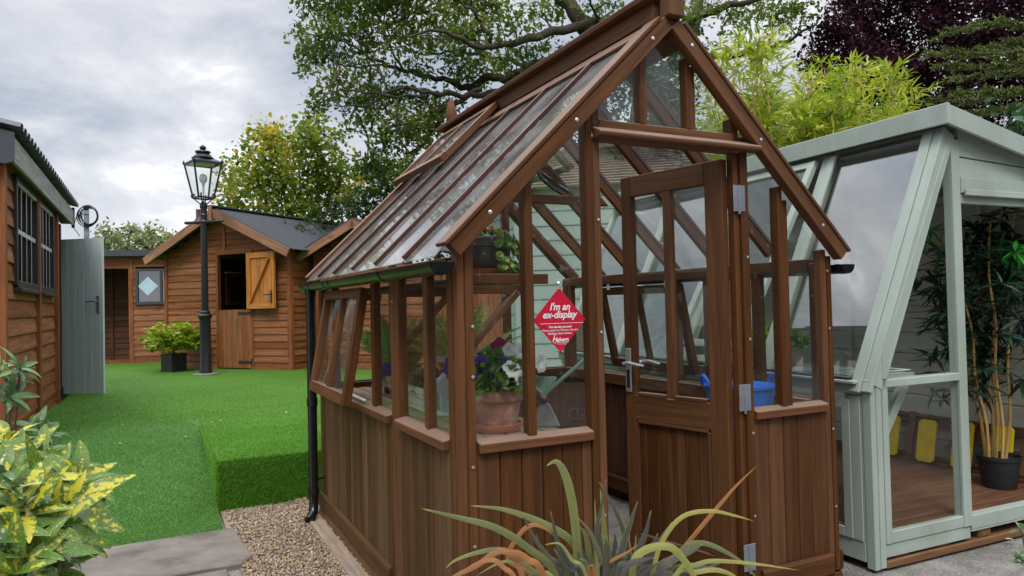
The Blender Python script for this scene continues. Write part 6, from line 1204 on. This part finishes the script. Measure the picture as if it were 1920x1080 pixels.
simple_tree('laurel', 'glossy green laurel showing over the summerhouse roof at the right edge', 'shrub', l0, 8.5, bl, .13, LEAF4, leafmat('laurel_leaf', [(0, (.012, .04, .012)), (.6, (.04, .12, .035)), (1, (.12, .24, .09))], rough=.25, trans=.2), [[l0, l0 + V(0, 0, 2), at(1935, 260, 8.5)]], .05, .015, clump=5, depth_s=.4)
# ---- golden bamboo behind the summerhouse
GBA = leafmat('golden_bamboo_leaf', [(0, (.09, .17, .015)), (.4, (.24, .36, .02)), (.75, (.44, .52, .03)), (1, (.64, .62, .09))], rough=.4, trans=.45)
GD = 8.6; root = thing('golden_bamboo', 'bright yellow green bamboo clump behind the mint summerhouse roof', 'bamboo', gnd(1500, 560, GD, G)); tb = MB(); P, D, T = [], [], []
OUTX, OUTY = (1300, 1350, 1390, 1420, 1460, 1500, 1545, 1590, 1630, 1670, 1705, 1730), (120, 95, 40, 60, 105, 130, 118, 98, 112, 120, 150, 235)
for k in range(105):
    u0 = random.uniform(1320, 1712); dd_ = random.uniform(-.9, 1.0); full = np.interp(u0, OUTX, OUTY); low = k % 3 != 0
    top = full + random.uniform(0, 30) if not low else max(full + 20, random.uniform(170, 275)); ub = 1510 + (u0 - 1510) * .72
    pb = gnd(ub, 560, GD + dd_, G); pt = at(u0 + random.uniform(-34, 34), top + random.uniform(0, 14), GD + dd_ + random.uniform(-.2, .2)); pm = at(u0 + random.uniform(-8, 8), top + 95, GD + dd_); pth = limb(tb, [pb, (pb + pm) / 2, pm, pt], .007, .002, 5)
    m0 = len(pth) // 2
    for i in range(m0, len(pth)):
        a = (i - m0) / (len(pth) - m0)
        for q in range(3 if not low else 5):
            tw = unit(rng.normal(size=3) * V(1, 1, .4) + V(0, 0, .35)); L0 = random.uniform(.10, .42) * (1.15 - .75 * a); e = pth[i] + tw * L0 + V(0, 0, -.25 * L0 * L0)
            if q < 4: tb.tube([pth[i], (pth[i] + e) / 2 + V(0, 0, .02), e], .0016, 4)
            tn = random.uniform(.2, .95)
            for z_ in range(4): P.append(e + (pth[i] - e) * random.uniform(0, .5) + rng.normal(size=3) * .015); D.append(tw * .9 + rng.normal(size=3) * .55 + V(0, 0, -.15)); T.append(min(1, max(0, tn + random.uniform(-.2, .2))))
X, Y, Z = frames(np.array(D), np.tile(UZ, (len(P), 1)) + rng.normal(size=(len(P), 3)) * .6); instmesh('leaves', [(x * 1.15, y, z) for x, y, z in LEAFL[0]], LEAFL[1], np.array(P), X, Y, Z, rng.uniform(.09, .19, len(P))[:, None] * np.ones(3), T, GBA, root); tb.build('canes', MT['cane'], root, smooth=2)
# ---- distant trees on the left horizon
FAR = leafmat('far_leaf', [(0, (.10, .13, .05)), (.5, (.20, .245, .09)), (1, (.34, .38, .15))], trans=.45, spec=.1, rough=.8)
for (u, wv, tp, dp_, lab) in ((195, 26, 428, 48, 'pale rounded tree at the left end of the far tree line'), (240, 34, 424, 52, 'tallest tree of the far line, open branched and above the workshop roof'), (285, 34, 421, 50, 'broad green tree of the far line nearest the stable roof'), (325, 22, 434, 55, 'small far tree tucked against the stable bargeboard')):
    g_ = gnd(u, 560, dp_); bl = [(u + random.uniform(-wv, wv) * .9, v + random.uniform(-6, 6), wv * .36, 8, 7) for v in range(tp + 8, 480, 9) for _ in range(2)]
    bl = [q for q in bl if (abs(q[0] - u) / wv) ** 2 + max(0, (tp + 26 - q[1]) / 26) ** 2 < 1.0]
    simple_tree('broadleaf_tree', lab, 'tree', g_, dp_, bl, .30, LEAF4, FAR, [[g_, g_ + V(0, 0, 2), at(u, 470, dp_), at(u + 4, tp + 10, dp_)], [at(u, 480, dp_), at(u - wv * .6, 450, dp_)], [at(u, 478, dp_), at(u + wv * .6, 448, dp_)]], .22, .05, 'distant trees', clump=7, depth_s=1.5, twr=.03)
# ---- screen of shrubs behind the sheds
SCR = gnd(820, 560, 18); bl = [(u + random.uniform(-15, 15), v + random.uniform(-10, 10), 30, 26, 10) for u in range(780, 1100, 34) for v in range(330, 480, 34)]
simple_tree('hedge_shrub', 'dark evergreen shrub growing beyond the garden room and fence', 'shrub', SCR, 18, bl, .16, LEAF4, HOLLY, [[SCR, SCR + V(0, 0, 2), at(850, 380, 18)], [SCR, at(950, 380, 18)], [SCR, at(1050, 380, 18)]], .1, .02, clump=9, depth_s=1.0)
# ---- unseen hedge added behind the viewpoint to darken pane reflections and front light
hb = V(1.5, -8.5, G); root = thing('hedge', 'added evergreen hedge behind the viewpoint, unseen, darkening pane reflections and front light', 'hedge', hb); nn_ = 26000
hp_ = np.stack([rng.uniform(-14, 24, nn_), -8.5 + rng.normal(size=nn_) * .35, G + rng.uniform(0, 3.6, nn_) + rng.normal(size=nn_) * .15], 1); X, Y, Z = frames(rng.normal(size=(nn_, 3)) + np.array([0, .6, .2]))
instmesh('foliage', LEAF4[0], LEAF4[1], hp_, X, Y, Z, rng.uniform(.2, .4, nn_)[:, None] * np.ones(3), rng.random(nn_), HOLLY, root); tb = MB()
for k in range(38): tb.tube([(-14 + k, -8.6, G), (-14 + k + .1, -8.55, 1.5), (-14 + k, -8.5, 3.2)], [.05, .035, .01], 6)
tb.build('stems', MT['bark'], root)
hb = V(14, 6, G); root = thing('hedge', 'tall dark hedge bounding the garden beyond the summerhouse and bamboo', 'hedge', hb); nn_ = 26000
u_ = rng.random(nn_); seg = u_ < .5; hx_ = np.where(seg, 6.5 + u_ * 2 * 8.5, 15 + (u_ - .5) * 2 * -1.0); hy_ = np.where(seg, 13.5 - u_ * 2 * 6.5, 7 - (u_ - .5) * 2 * 15.5)
hp_ = np.stack([hx_ + rng.normal(size=nn_) * .3, hy_ + rng.normal(size=nn_) * .3, G + rng.uniform(0, 2.9, nn_) + rng.normal(size=nn_) * .12], 1); X, Y, Z = frames(rng.normal(size=(nn_, 3)) + np.array([-.4, -.4, .2]))
instmesh('foliage', LEAF4[0], LEAF4[1], hp_, X, Y, Z, rng.uniform(.2, .38, nn_)[:, None] * np.ones(3), rng.random(nn_), HOLLY, root); tb = MB()
for k in range(0, nn_, 900): tb.tube([(hx_[k], hy_[k], G), (hx_[k] + .1, hy_[k], 1.4), (hx_[k], hy_[k], 2.5)], [.05, .035, .01], 6)
tb.build('stems', MT['bark'], root)
# ================================================================= FOREGROUND PLANTS
def spotmat(name, dark, light, yellow, cut=.5, spot=46):
    m, t, b = newmat(name); b.inputs['Roughness'].default_value = .38; b.inputs['Specular IOR Level'].default_value = .38
    ga = N(t, 'ShaderNodeAttribute', attribute_name='luv'); ta = N(t, 'ShaderNodeAttribute', attribute_name='tone')
    co = N(t, 'ShaderNodeTexCoord'); n = N(t, 'ShaderNodeTexNoise'); n.inputs['Scale'].default_value = spot; n.inputs['Detail'].default_value = 3; L(t, co.outputs['Object'], n.inputs['Vector'])
    n2 = N(t, 'ShaderNodeTexNoise'); n2.inputs['Scale'].default_value = spot * 3.2; n2.inputs['Detail'].default_value = 2; L(t, co.outputs['Object'], n2.inputs['Vector'])
    vo = N(t, 'ShaderNodeTexVoronoi'); vo.inputs['Scale'].default_value = spot * 3; L(t, co.outputs['Object'], vo.inputs['Vector'])
    sx = N(t, 'ShaderNodeSeparateXYZ'); L(t, ga.outputs['Vector'], sx.inputs[0]); ab = mathn(t, 'ABSOLUTE', sx.outputs['X'])
    mid = mathn(t, 'SUBTRACT', 1.0, ab)                                # 1 on the midrib
    f = mathn(t, 'ADD', mathn(t, 'MULTIPLY', n.outputs['Fac'], .75), mathn(t, 'ADD', mathn(t, 'MULTIPLY', mid, .18), mathn(t, 'MULTIPLY', ta.outputs['Fac'], .42)))
    r = ramp(t, [(cut + .16, 0.0), (cut + .22, 1.0)]); L(t, f, r.inputs[0])
    sp = ramp(t, [(.20, 1.0), (.34, 0.0)]); L(t, vo.outputs['Distance'], sp.inputs[0])
    base = N(t, 'ShaderNodeMix', data_type='RGBA'); L(t, n2.outputs['Fac'], base.inputs[0]); base.inputs[6].default_value = rgb(*dark); base.inputs[7].default_value = rgb(*light)
    m1 = N(t, 'ShaderNodeMix', data_type='RGBA'); L(t, mathn(t, 'MULTIPLY', sp.outputs[0], mathn(t, 'ADD', mathn(t, 'MULTIPLY', ta.outputs['Fac'], .6), .4)), m1.inputs[0]); L(t, base.outputs[2], m1.inputs[6]); m1.inputs[7].default_value = rgb(*[x * .9 for x in yellow])
    m2 = N(t, 'ShaderNodeMix', data_type='RGBA'); L(t, mathn(t, 'MULTIPLY', r.outputs[0], .92), m2.inputs[0]); L(t, m1.outputs[2], m2.inputs[6]); m2.inputs[7].default_value = rgb(*yellow)
    L(t, m2.outputs[2], b.inputs['Base Color']); tr = N(t, 'ShaderNodeBsdfTranslucent'); L(t, m2.outputs[2], tr.inputs['Color']); mx = N(t, 'ShaderNodeMixShader'); mx.inputs[0].default_value = .22
    L(t, b.outputs[0], mx.inputs[1]); L(t, tr.outputs[0], mx.inputs[2]); L(t, mx.outputs[0], t.nodes['Material Output'].inputs['Surface']); return m
def bigleaf(vs, fs, ts, uv, p, d, up, ln, wd, curl, tone, fold=.25, nu=9, wave=.0):
    """broad leaf from p along d: pointed oval blade, folded on the midrib, curling down"""
    d = unit(d); sd_ = unit(np.cross(d, up)); n_ = np.cross(sd_, d); k0 = len(vs); ph_ = random.uniform(0, 6)
    for i in range(nu):
        a = i / (nu - 1); ang = curl * a; q = p + d * (ln * (math.sin(ang) / curl if abs(curl) > 1e-3 else a)) - n_ * (ln * (1 - math.cos(ang)) / curl if abs(curl) > 1e-3 else 0)
        wv = wd * (math.sin(math.pi * min(1, a * .93 + .04)) ** .85) * (1 - .25 * a); nn = n_ * math.cos(ang) + d * math.sin(ang)
        for s in (-1, -.5, 0, .5, 1): vs.append(q + sd_ * s * wv * .5 + nn * (abs(s) * wv * .5 * fold + wave * wv * math.sin(a * 9 + ph_ + s) * abs(s))); ts.append(tone); uv.append((s, a, 0))
    for i in range(nu - 1):
        for j in range(4): fs.append((k0 + i * 5 + j, k0 + i * 5 + j + 1, k0 + i * 5 + j + 6, k0 + i * 5 + j + 5))
def leafmesh(name, vs, fs, ts, uv, mat, root):
    o = np.array(root['_o']); me = bpy.data.meshes.new(name); me.from_pydata((np.array(vs) - o).tolist(), [], fs)
    me.attributes.new('tone', 'FLOAT', 'POINT').data.foreach_set('value', np.array(ts, float)); me.attributes.new('luv', 'FLOAT_VECTOR', 'POINT').data.foreach_set('vector', np.array(uv, float).ravel())
    me.polygons.foreach_set('use_smooth', [True] * len(me.polygons)); me.materials.append(mat); ob = bpy.data.objects.new(name, me); COL.objects.link(ob); ob.parent = root; return ob
# ---- spotted laurel, bottom left
AU = spotmat('spotted_laurel_leaf', (.045, .12, .022), (.14, .26, .04), (.58, .51, .04), .605, 72)
ac = at(30, 1010, 2.15); ab0 = V(ac[0], ac[1], G); root = thing('spotted_laurel', 'yellow spotted laurel bush in the bottom left corner of the view', 'shrub', ab0); vs, fs, ts, uv = [], [], [], []; tb = MB()
def rosette(p, axis, ln, n, tone, tb_from=None):
    axis = unit(axis); a = unit(np.cross(axis, rng.normal(size=3))); q = np.cross(axis, a); t0 = random.uniform(0, 6.28)
    for j in range(n):
        t = t0 + 2.4 * j; el = .25 + .9 * (j / n); d = (a * math.cos(t) + q * math.sin(t)) * math.cos(el) * 1.0 + axis * math.sin(el)
        l_ = ln * random.uniform(.6, 1.15) * (1 - .28 * j / n); bigleaf(vs, fs, ts, uv, p - axis * .02 * (n - j) / n, d, axis + V(0, 0, .4), l_, l_ * random.uniform(.27, .35), random.uniform(.35, 1.0), min(1, max(0, tone + random.uniform(-.25, .25))), .22, 9, .05)
TP = [(70, 905, 2.0, .85), (130, 940, 1.95, .75), (95, 985, 1.85, .6), (40, 860, 2.25, .6), (15, 900, 1.95, .5), (50, 960, 1.8, .8), (10, 830, 2.3, .9), (120, 1010, 2.0, .4), (60, 1040, 1.75, .55), (10, 1000, 1.75, .5), (110, 885, 2.2, .6), (145, 985, 2.1, .5), (30, 1075, 1.7, .45), (-30, 950, 1.9, .6), (-30, 1050, 1.8, .5), (-25, 860, 2.1, .6), (85, 1080, 1.9, .35), (25, 935, 2.1, .7), (75, 855, 2.4, .5), (150, 905, 2.15, .65), (60, 1000, 2.1, .3), (100, 930, 2.25, .3), (20, 980, 2.2, .2), (40, 1050, 2.0, .25)]
cen = at(20, 1010, 2.35)
for (u, v, dp_, tn) in TP:
    p = at(u, v, dp_); ax_l = unit(unit(p - cen) + V(.1, -.1, .55)); rosette(p, ax_l, .172, 9, tn - .05); tb.tube([ab0 + V(0, 0, .1), (ab0 + p) / 2 + V(0, 0, .05), p], [.009, .006, .004], 6)
leafmesh('foliage', vs, fs, ts, uv, AU, root); tb.build('stems', MT['stem'], root)
# small cream-edged shrub mixed in
EU = spotmat('cream_edged_leaf', (.06, .13, .04), (.10, .19, .06), (.62, .60, .32), .62, 20); root = thing('variegated_euonymus', 'small cream edged shrub threading through the yellow spotted laurel', 'shrub', at(15, 960, 1.85) * V(1, 1, 0) + V(0, 0, G)); vs, fs, ts, uv = [], [], [], []; tb = MB(); b0_ = np.array(root['_o'])
for (u, v, dp_) in ((5, 890, 1.9), (20, 935, 1.8), (40, 945, 1.78), (60, 930, 1.85), (5, 1030, 1.7), (95, 1035, 1.85), (115, 1045, 1.82), (130, 1005, 1.9), (40, 925, 1.9), (75, 1065, 1.75)):
    p = at(u, v, dp_)
    for j in range(7): bigleaf(vs, fs, ts, uv, p + rng.normal(size=3) * .012, rng.normal(size=3) + V(.3, -.4, .5), UZ, random.uniform(.05, .075), .028, .5, random.random(), .2, 6)
    tb.tube([b0_, (b0_ + p) / 2 + V(0, .02, .1), p], .003, 5)
leafmesh('foliage', vs, fs, ts, uv, EU, root); tb.build('stems', MT['stem'], root)
# ---- two plain green shrubs by the shed wall
PG = spotmat('plain_green_leaf', (.045, .11, .035), (.11, .20, .07), (.22, .32, .10), .62, 10)
def shrub(label, base, tips, ln, n):
    global vs, fs, ts, uv
    root = thing('rhododendron', label, 'shrub', base, 'green shrubs along the shed wall'); vs, fs, ts, uv = [], [], [], []; tb = MB()
    for (u, v, dp_, ax) in tips:
        p = at(u, v, dp_); rosette(p, ax, ln, n, .5); tb.tube([np.asarray(base), (np.asarray(base) + p) / 2 + V(.02, 0, .06), p], [.008, .006, .004], 6)
    leafmesh('foliage', vs, fs, ts, uv, PG, root); tb.build('stems', MT['brownstem'], root)
shrub('pale green leaved shrub leaning in at the left edge above the spotted laurel', gnd(-30, 700, 3.0, G), [(14, 705, 2.9, (.5, -.5, .6)), (38, 690, 2.9, (.8, -.4, .6)), (20, 745, 2.85, (.6, -.5, .2)), (-5, 690, 2.9, (.2, -.4, .8)), (-10, 740, 2.9, (.3, -.5, .3))], .125, 8)
shrub('low dark green shrub at the foot of the shed wall', gnd(70, 800, 4.2, 0.0), [(72, 800, 4.2, (.1, -.4, .9)), (55, 800, 4.2, (-.5, -.3, .7)), (85, 810, 4.1, (.7, -.4, .5)), (95, 815, 4.2, (.8, -.2, .6))], .16, 6)
# ---- phormium in front of the greenhouse
def flaxmat(name, stops, rough=.4, trans=.25):
    m = leafmat(name, stops, rough, trans); t = m.node_tree; b = t.nodes['Principled BSDF']
    ga = N(t, 'ShaderNodeAttribute', attribute_name='luv'); mp_ = N(t, 'ShaderNodeMapping'); mp_.inputs['Scale'].default_value = (7, .7, 1); L(t, ga.outputs['Vector'], mp_.inputs[0])
    n = N(t, 'ShaderNodeTexNoise'); n.inputs['Scale'].default_value = 1.6; n.inputs['Detail'].default_value = 5; L(t, mp_.outputs[0], n.inputs['Vector'])
    ta = [q for q in t.nodes if q.bl_idname == 'ShaderNodeAttribute' and q.attribute_name == 'tone'][0]; r = [q for q in t.nodes if q.bl_idname == 'ShaderNodeValToRGB'][0]
    f = mathn(t, 'ADD', ta.outputs['Fac'], mathn(t, 'MULTIPLY', mathn(t, 'SUBTRACT', n.outputs['Fac'], .5), .32)); L(t, f, r.inputs[0])
    bp = N(t, 'ShaderNodeBump'); bp.inputs['Strength'].default_value = .5; bp.inputs['Distance'].default_value = .004; L(t, n.outputs['Fac'], bp.inputs['Height']); L(t, bp.outputs[0], b.inputs['Normal'])
    return m
PHM = flaxmat('flax_leaf', [(0, (.082, .078, .070)), (.2, (.12, .118, .088)), (.4, (.17, .19, .075)), (.55, (.27, .30, .095)), (.7, (.40, .36, .08)), (.85, (.38, .17, .07)), (1, (.36, .15, .035))], rough=.42, trans=.25)
FD = 1.95; fuv = []; pb = gnd(1130, 900, FD, G); root = thing('flax_plant', 'spiky bronze and yellow striped flax plant in front of the greenhouse', 'plant', pb); vs, fs, ts = [], [], []
def flax(pts, wpx, tone, dd_=0.0, tip=.0, edge=.12, base_off=None, dt=None):
    P3 = [at(u, v, FD + dd_ + (dt or 0) * i / max(1, len(pts) - 1)) for i, (u, v) in enumerate(pts)]; bo_ = pb + (V(*base_off) if base_off else rng.normal(size=3) * V(.05, .05, 0)); P3 = [bo_, bo_ * .45 + P3[0] * .55 + V(0, 0, .03)] + P3; path = []
    for i in range(len(P3) - 1):
        p0, p1, p2, p3 = P3[max(i - 1, 0)], P3[i], P3[i + 1], P3[min(i + 2, len(P3) - 1)]
        for t in np.linspace(0, 1, 6)[:-1]: path.append(.5 * (2 * p1 + (p2 - p0) * t + (2 * p0 - 5 * p1 + 4 * p2 - p3) * t * t + (3 * p1 - p0 - 3 * p2 + p3) * t ** 3))
    path.append(P3[-1]); k = len(path); w0 = wpx * (.86 if tone < .5 else .72) * (FD + dd_) / F; k0 = len(vs)
    for i, p in enumerate(path):
        a = i / (k - 1); d = unit(path[min(i + 1, k - 1)] - path[max(i - 1, 0)]); vw = unit(p - CP); sd_ = unit(np.cross(d, vw)); n_ = np.cross(sd_, d); wv = w0 * min(1, .55 + a * 1.2) * (1 - max(0, (a - .62) / .38) ** 1.5 * (1 - .04)) ; tn = tone if not tip else tone + (tip - tone) * max(0, (a - .55) / .45)
        for s, h in ((-1, .17), (-.8, .12), (0, 0), (.8, .12), (1, .17)): tn += (.93 - tn) * max(0, (a - .93) / .07) if s == -1 else 0; fuv.append((s, a * 6 + tone * 50, tone * 9)); vs.append(p + sd_ * s * wv * .5 - n_ * h * wv * .5 * (1 if n_ @ vw < 0 else -1)); ts.append(min(1, max(0, tn + (edge if abs(s) == 1 else 0) + random.uniform(-.02, .02))))
    for i in range(k - 1):
        for j in range(4): fs.append((k0 + i * 5 + j, k0 + i * 5 + j + 1, k0 + (i + 1) * 5 + j + 1, k0 + (i + 1) * 5 + j))
T5 = lambda x, y: (780 + x * .375, 840 + y * .375)
def fx(pl_, w_, tone, dd_=0, **k): flax([T5(*p) for p in pl_], w_, tone, dd_, **k)
fx([(700, 640), (560, 500), (400, 400), (200, 345), (25, 302)], 15, .42, -.05, edge=.15, dt=-.12); fx([(830, 640), (790, 480), (640, 380), (450, 310), (270, 288)], 16, .44, .03, edge=.12, dt=-.05)
fx([(815, 640), (800, 420), (775, 240), (740, 120), (700, 68), (652, 90)], 19, .47, .0, edge=.1); fx([(960, 640), (945, 470), (935, 330), (920, 200)], 15, .50, .06); fx([(905, 640), (900, 420), (893, 250)], 9, .52, .07)
fx([(1060, 640), (1050, 470), (1000, 320), (915, 168)], 13, .04, -.02, edge=.8); fx([(880, 640), (890, 460), (925, 300), (952, 150)], 8, .08, .02); fx([(1000, 640), (1030, 500), (1070, 380), (1108, 265)], 14, .06, -.04, edge=.7); fx([(1100, 640), (1120, 500), (1150, 420), (1175, 310)], 15, .05, .0)
fx([(1170, 640), (1190, 520), (1240, 430), (1280, 370)], 10, .16, .02); fx([(770, 640), (730, 560), (700, 440), (672, 312)], 13, .06, -.05); fx([(1010, 640), (985, 560), (998, 480), (990, 420)], 11, .08, .03); fx([(1090, 640), (1095, 540), (1100, 430)], 10, .45, .05)
fx([(1230, 640), (1330, 510), (1480, 330), (1600, 190), (1702, 92)], 11, .97, .05, edge=.0); fx([(1180, 640), (1230, 470), (1330, 345), (1470, 315), (1600, 340), (1688, 365)], 12, .66, -.03, edge=.08, tip=.72); fx([(1080, 640), (1130, 520), (1260, 493), (1340, 560), (1400, 660), (1440, 760)], 20, .60, -.12, edge=.12)
fx([(1300, 640), (1400, 585), (1500, 565), (1700, 580), (1918, 612)], 12, .52, -.06, edge=.1, tip=.75); fx([(1260, 640), (1340, 500), (1430, 475), (1530, 510), (1640, 580), (1710, 660)], 11, .40, .03); fx([(1010, 640), (1060, 585), (1130, 560), (1200, 548)], 14, .02, -.15); fx([(1200, 640), (1280, 560), (1380, 510), (1435, 478)], 18, .22, .02)
fx([(1380, 640), (1460, 600), (1530, 570)], 11, .10, .03); fx([(1290, 650), (1400, 622), (1500, 610), (1590, 640), (1640, 690)], 13, .60, -.1)
fx([(640, 640), (540, 560), (440, 510), (320, 520), (200, 560), (145, 605)], 11, .30, -.08, tip=.7); fx([(560, 700), (500, 560), (420, 515), (300, 590), (180, 650), (90, 730)], 16, .86, -.1, edge=.05); fx([(460, 560), (520, 430), (580, 385), (640, 400), (690, 440)], 12, .88, -.02, base_off=(-.1, 0, .5)); fx([(640, 640), (560, 560), (500, 520), (450, 520)], 17, .93, -.12, edge=-.1)
fx([(520, 690), (440, 600), (380, 560), (280, 590), (190, 660)], 13, .84, -.14); fx([(700, 680), (600, 620), (530, 580), (430, 570), (300, 640)], 11, .55, -.1); fx([(760, 640), (660, 540), (580, 430), (530, 320)], 10, .14, -.02); fx([(690, 640), (640, 560), (600, 430)], 11, .10, .0); fx([(640, 640), (600, 540), (565, 430)], 9, .12, .02)
fx([(850, 640), (780, 560), (720, 480), (640, 485)], 9, .55, -.1); fx([(960, 640), (930, 560), (870, 420), (805, 345)], 11, .30, -.06); fx([(900, 640), (870, 540), (845, 430), (820, 395)], 12, .40, .02); fx([(900, 640), (970, 570), (1060, 520), (1110, 480)], 9, .86, -.05); fx([(870, 620), (900, 640), (960, 700)], 14, .92, -.2)
fx([(830, 640), (780, 600), (740, 540), (715, 470)], 16, .03, -.08); fx([(950, 640), (910, 520), (905, 440), (925, 350)], 17, .05, .0); fx([(1050, 640), (1070, 540), (1060, 450), (1025, 330)], 9, .82, .04); fx([(1140, 640), (1160, 560), (1185, 490), (1210, 425)], 15, .05, .02); fx([(1020, 640), (1030, 520), (1010, 380)], 12, .50, .06)
for k in range(44):
    a = random.uniform(-1, 1); fx([(930 + a * 260, 720), (930 + a * 330, 560 + 80 * abs(a)), (930 + a * 420 + random.uniform(-40, 40), 470 + 130 * abs(a) + random.uniform(-60, 90))], random.uniform(9, 15), random.choice((.05, .08, .15, .3, .45, .1)), random.uniform(-.1, .12))
me = bpy.data.meshes.new('leaves'); me.from_pydata((np.array(vs) - np.array(pb)).tolist(), [], fs); me.attributes.new('tone', 'FLOAT', 'POINT').data.foreach_set('value', np.array(ts, float)); me.attributes.new('luv', 'FLOAT_VECTOR', 'POINT').data.foreach_set('vector', np.array(fuv, float).ravel()); me.polygons.foreach_set('use_smooth', [True] * len(me.polygons)); me.materials.append(PHM); ob = bpy.data.objects.new('leaves', me); COL.objects.link(ob); ob.parent = root
# ---- small shrub at the right edge, fallen leaves
root = thing('potentilla', 'small bright green shoot at the lower right edge of the patio', 'plant', zp(1915, 1062, G)); vs, fs, ts, uv = [], [], [], []; tb = MB(); q0 = np.array(root['_o'])
for (u, v) in ((1908, 1045), (1918, 1050), (1925, 1030), (1915, 990), (1928, 985)):
    p = at(u, v, 3.0); rosette(p, (-.3, -.5, .8), .055, 6, .5); tb.tube([q0 + V(.05, 0, 0), p], .003, 5)
leafmesh('foliage', vs, fs, ts, uv, PG, root); tb.build('stems', MT['stem'], root)
DRY = spotmat('dry_leaf', (.45, .36, .25), (.6, .5, .36), (.5, .42, .3), .8, 30)
for (u, v, z, lab, ln) in ((346, 858, None, 'pale dry leaf lying on the middle of the turf path', .05), (268, 692, HL, 'tiny pale leaf on the lawn in front of the workshop wall', .06), (560, 696, HL, 'tiny pale leaf on the lawn beside the stable corner', .06), (1885, 1018, G, 'curled brown leaf on the patio beside the pallet', .06), (394, 796, HL, 'small pale leaf on the back edge of the raised turf', .03)):
    p = zp(u, v, z if z is not None else .05)
    if z is None: p[2] = ramp_z(p[1])
    p = p + V(0, 0, .02); root = thing('fallen_leaf', lab, 'leaf', p, 'fallen leaves'); vs, fs, ts, uv = [], [], [], []; bigleaf(vs, fs, ts, uv, p, (.8, .5 * random.uniform(-1, 1), .1), UZ, ln, ln * .45, .6, .5, .4, 6); o_ = leafmesh('blade', vs, fs, ts, uv, DRY, root)
n_ = 70; lx, ly = rng.uniform(-1.9, .2, n_), rng.uniform(2.5, 9, n_); k_ = (lx < BX) | (ly > BY + .1); lx, ly = lx[k_], ly[k_]; lz = np.array([HL if (b > RY1 or a > BX) else ramp_z(b) for a, b in zip(lx, ly)]) + .018
X, Y, Z = frames(rng.normal(size=(len(lx), 3)) * V(1, 1, .15), np.tile(UZ, (len(lx), 1)) + rng.normal(size=(len(lx), 3)) * .3)
tag(instmesh('leaf_litter', LEAFR[0], LEAFR[1], np.stack([lx, ly, lz], 1), X, Y, Z, rng.uniform(.006, .02, len(lx))[:, None] * np.ones(3), rng.random(len(lx)), leafmat('litter', [(0, (.10, .06, .03)), (.5, (.30, .22, .10)), (1, (.5, .42, .28))], trans=.1)), 'specks of dry leaf scattered over the artificial turf', 'leaf litter', kind='stuff')
for o in list(bpy.data.objects):
    if '_o' in o: del o['_o']
